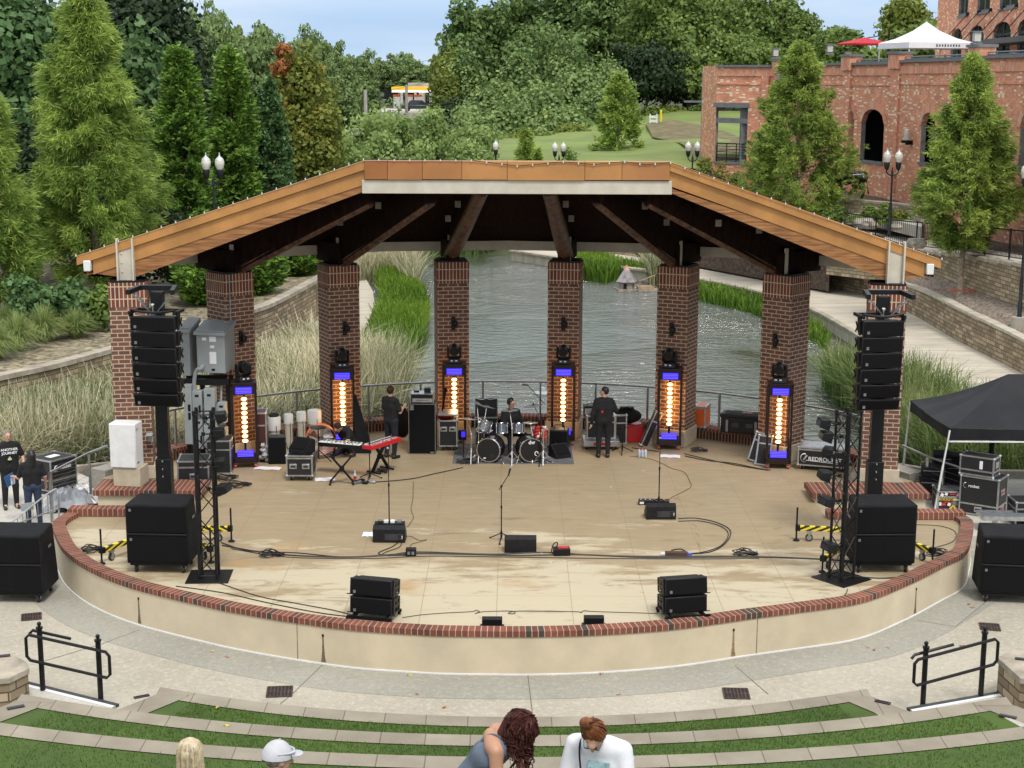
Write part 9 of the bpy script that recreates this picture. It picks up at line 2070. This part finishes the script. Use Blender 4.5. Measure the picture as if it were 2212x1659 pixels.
# --- stage ---
p=U(845,990); t,K,hp,_=person('man in black short sleeves facing the water at the back left of the stage',(p.x,p.y+.05,0),R_(172-30),dict(elR=(-.24,-.06,1.13),wrR=(-.16,-.26,1.20),elL=(.25,-.04,1.13),wrL=(.10,-.26,1.12)),hair=hBrown,sleeve=.8,face=(.25,-1,.05),scale=1.02)
p=U(1303,988); t,K,hp,_=person('heavy-set man in a black long-sleeved jacket standing with his back to the seats',(p.x,p.y+.02,0),R_(184),dict(elR=(-.30,-.02,1.16),wrR=(-.20,-.22,1.10),elL=(.27,.05,1.10),wrL=(.30,.02,.86),anL=(.12,.02,.09),anR=(-.10,.04,.09)),hair=hBlack,sleeve=2,fat=1.22,face=(.8,-.45,.05),pants=cBlk)
mb=MB(); mb.box((.06,.155,1.16),(.05,.02,.06)); mb.build('radio_pack',mRed,t,bevel=.005)
q=U(1103,975); yd2=yd+1.0; sitz=.40
t,K,hp,_=person('drummer in black with dark hair and headphones seated behind the drums',(V(1103,930,yd2).x,yd2,.06),R_(25),dict(pel=(0,0,.50),che=(0,-.02,.84),nek=(0,0,1.04),hed=(0,-.03,1.20),hpL=(.09,0,.48),hpR=(-.09,0,.48),knL=(.20,-.40,.46),anL=(.20,-.42,.06),knR=(-.20,-.40,.46),anR=(-.20,-.42,.06),shL=(.185,0,.98),shR=(-.185,0,.98),elL=(.24,-.08,.72),wrL=(.08,-.26,.66),elR=(-.24,-.08,.72),wrR=(-.08,-.26,.66)),hair=hBlack,sleeve=2,fat=1.1,face=(.5,-1,-.15)); mkglasses(t,hp,mBlack)
mb=MB(); mb.ball(hp(.085,0,0),(.02,.035,.04),8); mb.ball(hp(-.085,0,0),(.02,.035,.04),8); mb.tube([hp(.09,0,.02),hp(.07,-.01,.115),hp(0,-.015,.148),hp(-.07,-.01,.115),hp(-.09,0,.02)],.008,5); mb.build('headphones',mBlack,t)
p=U(748,990); t,K,hp,_=person('person in black crouching behind the keyboards with head bent down',(p.x,p.y+.25,0),R_(-35),dict(pel=(.0,.12,.30),che=(0,-.05,.56),nek=(0,-.20,.72),hed=(0,-.32,.76),hpL=(.10,.1,.30),hpR=(-.10,.1,.30),knL=(.18,-.28,.46),anL=(.18,.02,.09),knR=(-.16,-.25,.10),anR=(-.14,.20,.09),shL=(.19,-.14,.68),shR=(-.19,-.14,.68),elL=(.27,-.26,.48),wrL=(.16,-.42,.38),elR=(-.26,-.28,.48),wrR=(-.14,-.45,.40)),hair=hBrown,sleeve=.8,face=(-.25,-.7,-.8))
# --- left walkway ---
zg=-.42
p=U(25,1098,zg); t,K,hp,_=person('grey-haired man in a black printed t-shirt standing on the left walkway',(p.x,p.y,zg),R_(28),dict(elL=(.30,.04,1.14),wrL=(.28,-.16,.96),elR=(-.29,.04,1.14),wrR=(-.26,-.10,.92)),hair=hGrey,fat=1.12,sleeve=.85,face=(.15,-1,-.12),pants=cBlk,scale=1.03)
text('ANOTHER\nJOURNEY',.075,mWhiteM,t,(0,-.152,1.30),(R_(84),0,0),name='shirt_print'); mb=MB(); mb.ball((0,-.160,1.13),(.045,.006,.03),8); mb.ball((.0,-.160,1.17),(.02,.006,.02),6); mb.build('shirt_emblem',M('pale_yellow_print',(.65,.6,.35),.8),t)
p=U(72,1140,zg); t,K,hp,F_=person('woman with long dark hair in black holding a blue folder by the crowd barrier',(p.x,p.y+.1,zg),R_(205),dict(elR=(-.27,.02,1.12),wrR=(-.30,-.10,.90),elL=(.27,-.08,1.12),wrL=(.36,-.30,1.10)),hair=hBlack,hs='long',sleeve=.8,face=(.3,-1,.1),fat=1.05,scale=.97,pants=M('blue_denim',(.03,.045,.09),.9,0,.2,10))
mb=MB(); mb.box((.42,-.36,1.02),(.24,.012,.26),.5,ry=.3); mb.build('blue_folder',M('blue_folder',(.03,.12,.32),.5),t,sm=0); mb=MB(); mb.box((.36,-.38,1.0),(.10,.012,.18),.5); mb.build('papers',mPaper,t,sm=0)
# --- foreground people on the upper terrace ---
def grd(y): 
    z=2.52
    for Y0,z_,a_,b_ in rows:
        if y<rowy(Y0,0): z=z_
    return z
def fg(label,xh,yh,H0,Yd,rz,J,**k):
    """stand a person on the terrace so that the head centre lands on the photographed head"""
    hd=J.get('hed',(0,-.015,1.615)); sc=k.get('scale',1.); c=math.cos(rz);s=math.sin(rz); dx=(hd[0]*c-hd[1]*s)*sc; dy=(hd[0]*s+hd[1]*c)*sc
    q=V(xh,yh,Yd+dy); return person(label,(q.x-dx,Yd,q.z-hd[2]*sc),rz,J,res=.010,**k)
rg_=random.Random(12)
# blonde woman
mBl=[M('blonde_hair',(.62,.50,.32),.45,0,.2,20),M('ash_blonde_hair',(.36,.28,.18),.45,0,.2,20)]
t,K,hp,F_=fg('blonde long-haired woman in the front seen from behind at the bottom left',412,1628,0,10.9,R_(180),{},hair=hGrey,hs='none',shirt=M('grey_top',(.2,.2,.22),.9),scale=.97)
p=[(tuple(Vector(K['hed'])+Vector((0,.03,.03))),(.095,.105,.115),None)]; sdf_mesh(p,.012,.02,'hair_base',mBl[0],t)
for j,(cnt,m_) in enumerate(((330,mBl[0]),(80,mBl[1]))):
    S_=[]
    for i in range(cnt):
        a=rg_.uniform(-2.2,2.2) if j==0 else rg_.gauss(0,.5); 
        base=Vector(K['hed'])+Vector((.0,.03,.10)); rr=rg_.uniform(.096,.118); L_=rg_.uniform(.30,.46)
        pts=[base+Vector((.02*math.sin(a),.02*math.cos(a),.035))]
        for q in (.25,.5,.75,1): pts.append(Vector(K['hed'])+Vector((rr*math.sin(a)*(.75+.3*q),.03+rr*math.cos(a)*(.75+.25*q),.10-.02-L_*q+.05*(1-q))))
        pts[1]=Vector(K['hed'])+Vector((rr*math.sin(a)*.8,.03+rr*math.cos(a)*.8,.085)); S_.append(cr(pts,3))
    strand_hair(t,S_,m_,'hair_strands',.0048)
# man with cap
t,K,hp,F_=fg('man in a pale grey cap with white sunglasses on it, at the bottom',603,1640,0,11.0,R_(180-30),dict(),hair=hGrey,hs='short',shirt=M('dark_tee',(.05,.06,.07),.9),face=(-.6,-1,-.1))
rt,Fv,uv=F_; hC=Vector(K['hed']); mCap=M('pale_grey_cap',(.50,.50,.53),.8,0,.08,10)
mb=MB(); n=20
RM3=Matrix((rt,Fv,uv)).transposed()
prof=[(math.sin(a_)*1.0,math.cos(a_)) for a_ in np.linspace(math.pi/2,.12,8)]
pv=None
for sn,cs_ in [(math.sin(a_),math.cos(a_)) for a_ in np.linspace(math.pi/2,0.08,9)]:
    ring=[mb.pt(hC+uv*(.018+.138*cs_)-Fv*.0+rt*(.104*sn*math.cos(2*math.pi*j/n))+Fv*(-.018+.124*sn*math.sin(2*math.pi*j/n))) for j in range(n)]
    if pv: 
        for j in range(n): mb.face([pv[j],pv[(j+1)%n],ring[(j+1)%n],ring[j]])
    pv=ring
mb.face(pv); mb.build('cap_crown',mCap,t)
mb=MB(); top_=[];
for i in range(9):
    a_=math.pi*(i/8); top_.append((hC+uv*.045+rt*.088*math.cos(a_)+Fv*(.07+.0*math.sin(a_)),hC+uv*(.028+.012*math.sin(a_))+rt*.078*math.cos(a_)+Fv*(.075+.115*math.sin(a_)**.6)))
for i in range(8): mb.quad(top_[i][0],top_[i][1],top_[i+1][1],top_[i+1][0]); mb.quad(top_[i+1][0]-uv*.006,top_[i+1][1]-uv*.006,top_[i][1]-uv*.006,top_[i][0]-uv*.006)
mb.build('cap_visor',mCap,t); mb=MB(); mb.ball(hC+uv*.158,.008,6); mb.build('cap_button',mCap,t)
mb=MB(); mb.tube([hC+uv*.07+rt*.098*s_+Fv*y_ for s_,y_ in ((1,-.05),(1.0,.03),(.7,.095),(0,.118),(-.7,.095),(-1,.03),(-1,-.05))],[.004,.005,.012,.009,.012,.005,.004],6,flat=1); mb.build('sunglasses',M('white_sunglasses',(.6,.6,.62),.3),t); mb=MB(); mb.box(hC+uv*.012-Fv*.108,(.07,.02,.03),0); mb.build('cap_strap',mBlack,t,bevel=.004)
# woman with curly auburn hair, leaning
mAub=M('auburn_curls',(.075,.020,.013),.55,0,.5,20,c2=(.02,.007,.006),spec=.2); mDress=M('grey_blue_dress',(.13,.16,.21),.85,0,.2,5,.4,14)
J=dict(pel=(0,.22,.92),che=(0,.02,1.18),nek=(0,-.14,1.33),hed=(0,-.24,1.42),shL=(.18,-.10,1.28),shR=(-.18,-.10,1.28),elL=(.20,-.16,.98),wrL=(.10,-.34,1.02),elR=(-.21,-.12,.97),wrR=(-.12,-.30,.92),hpL=(.09,.22,.9),hpR=(-.09,.22,.9))
t,K,hp,F_=fg('woman with curly auburn hair in a grey-blue strap dress at the bottom centre',1127,1575,0,11.2,R_(66),J,skin=SKT,shirt=mDress,sleeve=0,pants=mDress,hair=mAub,hs='none',face=(.25,-.75,-.65),scale=.98)
bk=[(tuple(Vector(K['nek'])+Vector((s_*.0,.02,.02))),tuple(Vector(K['nek'])+Vector((0,.10,-.05))),.075,.085) for s_ in (1,)]
for s_ in (-1,1): bk.append(((s_*.05,.0,1.34),(s_*.15,-.06,1.30),.065,.068))
sdf_mesh(bk+[((-.13,-.10,1.285),(.13,-.10,1.285),.074,.074),((-.18,-.10,1.28),(-.205,-.12,1.0),.058,.050)],.011,.03,'bare_shoulders',SKT,t)
for s_ in (-1,1): mb=MB(); mb.tube(cr([(s_*.10,.10,1.24),(s_*.115,.0,1.375),(s_*.11,-.12,1.365),(s_*.09,-.19,1.24)],5),.007,5); mb.build('dress_strap',mDress,t)
mb=MB(); mb.tube(cr([(.16,-.02,1.33),(.05,-.2,1.2),(-.12,-.10,1.0)],6),.009,5); mb.build('black_bag_strap',mBlack,t)
h=Vector(K['hed']); rt,Fv,uv=F_; sdf_mesh([(tuple(h+uv*.03-Fv*.03),(.088,.098,.105),None),(tuple(h-Fv*.07),tuple(h-Fv*.03-uv*.18),.095,.09)],.012,.03,'hair_base',mAub,t)
S_=[]
for i in range(330):
    a=rg_.uniform(0,6.28); el=rg_.uniform(0,1.5); d=(rt*math.cos(a)*math.cos(el)+Fv*(math.sin(a)*math.cos(el))+uv*math.sin(el))
    if d.dot(Fv)>.55 and d.dot(uv)<.45: continue
    L_=rg_.uniform(.06,.26); ph=rg_.uniform(0,6); cr_=rg_.uniform(.016,.032); pts=[]; R0_=rg_.uniform(.108,.128)
    for k in range(13):
        q=k/12; e=el-(el+.35)*min(1,q*1.7); dd=(rt*math.cos(a)+Fv*math.sin(a))*math.cos(e)+uv*math.sin(e); c=h-Fv*.02+uv*.02+dd*(R0_+.02*q)-Vector((0,0,L_*max(0,q-.45)*1.8)); pts.append(c+Vector((math.cos(ph+q*13),math.sin(ph+q*13),.4*math.sin(ph+q*9)))*cr_*(.3+q))
    S_.append(pts)
strand_hair(t,S_,mAub,'curls',.0075)
# woman in white tee with bun
mGin=M('ginger_hair',(.24,.085,.03),.55,0,.4,16,c2=(.09,.032,.014),spec=.2)
J=dict(pel=(0,.16,.95),che=(0,.03,1.22),nek=(0,-.07,1.40),hed=(0,-.17,1.50),shL=(.20,-.04,1.36),shR=(-.20,-.04,1.36),elL=(.26,-.10,1.06),wrL=(.12,-.32,1.0),elR=(-.26,-.10,1.06),wrR=(-.12,-.32,1.0),hpL=(.09,.16,.92),hpR=(-.09,.16,.92))
t,K,hp,F_=fg('woman with ginger bun and glasses in a white t-shirt looking down',1284,1590,0,11.2,R_(-20),J,shirt=cWht,sleeve=.85,fat=1.28,hair=mGin,hs='none',face=(.0,-.62,-.85),pants=cJean)
h=Vector(K['hed']); rt,Fv,uv=F_; sdf_mesh([(tuple(h+uv*.03-Fv*.028),(.089,.10,.108),np.array([list(rt),list(-Fv),list(uv)]).T)],.010,.02,'hair',mGin,t)
S_=[]; bun=h-Fv*.05+uv*.185+rt*.03
for i in range(150):
    a=i*2.399; el=rg_.uniform(-.3,1.2); d=(rt*math.cos(a)*math.cos(el)+Fv*(math.sin(a)*math.cos(el))+uv*math.sin(el)); 
    if d.dot(Fv)>.75 and d.dot(uv)<.2: continue
    c0=h-Fv*.028+uv*.03; p0=c0+Vector(rt)*0+d*.098; mid=c0+(d+(bun-c0).normalized()).normalized()*.112; S_.append(cr([p0,mid,bun-uv*.02],4))
strand_hair(t,S_,mGin,'combed_strands',.0055); mb=MB(); mb.ball(bun,(.055,.05,.048),14); mb.tube([bun+rt*.03*math.cos(i*.8)+Fv*.03*math.sin(i*.8)+uv*(.012*math.sin(i)) for i in range(16)],.016,6); mb.build('bun',mGin,t); mb=MB()
for i in range(5): mb.tube([bun-rt*.02,bun-rt*(.06+.008*i)+uv*(.075+.006*i)],[.014,.005],4)
mb.build('loose_ends',mGin,t); mkglasses(t,hp,M('brown_glasses',(.05,.03,.02),.3))
mb=MB(); mb.tube(cr([(-.10,.03,1.47),(-.13,-.12,1.40),(-.08,-.24,1.20),(-.02,-.30,1.0)],6),.008,5); mb.build('black_lanyard',mBlack,t)
mb=MB(); mb.box((.03,-.158,1.20),(.17,.01,.16),rx=R_(-14)); mb.build('teal_print',M('faded_teal_print',(.33,.52,.52),.9,0,.3,14),t,sm=0); mb=MB(); mb.box((.01,-.168,1.19),(.10,.008,.08),rx=R_(-14)); mb.build('black_print',M('black_print',(.03,.03,.035),.9,0,.4,20),t,sm=0)
text('MY HE',.04,mWhiteM,t,(.01,-.176,1.20),(R_(76),0,0),name='shirt_print')
# --- bull statue ---
mBull=M('black_bronze',(.018,.018,.022),.28,.5,.2,5)
q=V(1858,424,73.5); t=thing('bull_statue','black metal bull statue on the stone wall, half hidden behind the big cypress','statue',(q.x-.55,73.5,3.42),R_(-4))
B=[((-.75,0,1.12),(-.1,0,1.02),.34,.30,.1),((-.1,0,1.02),(.62,0,1.08),.30,.27,.1),((-.8,0,1.25),(-1.18,0,1.38),.24,.17,.1),((-1.18,0,1.40),(-1.5,0,1.12),.15,.085,.06),((.75,0,1.22),(.90,.02,.45),.035,.02,.02),((.9,.02,.45),(.92,.02,.30),.03,.045,.02)]
for s_ in (-.17,.17):
    B+=[((-.75,s_,.95),(-.80,s_,.50),.14,.075,.05),((-.80,s_,.50),(-.76+s_*.6,s_,.06),.065,.045,.03),((.62,s_,.98),(.50+s_*.3,s_,.62),.17,.085,.05),((.50+s_*.3,s_,.62),(.72+s_*.3,s_,.42),.075,.055,.03),((.72+s_*.3,s_,.42),(.62+s_*.3,s_,.05),.052,.045,.03),((-1.2,s_*.7,1.5),(-1.28,s_*1.7,1.66),.035,.012,.02),((-1.12,s_*.8,1.44),(-1.10,s_*1.5,1.42),.03,.04,.02)]
sdf_mesh(B,.03,.05,'body',mBull,t)
mb=MB()
for s_ in (-.17,.17):
    for x in (-.76+s_*.6,.62+s_*.3): mb.lathe([(.07,0),(.05,.08)],(x,s_,0),8)
mb.build('hooves',mBull,t)
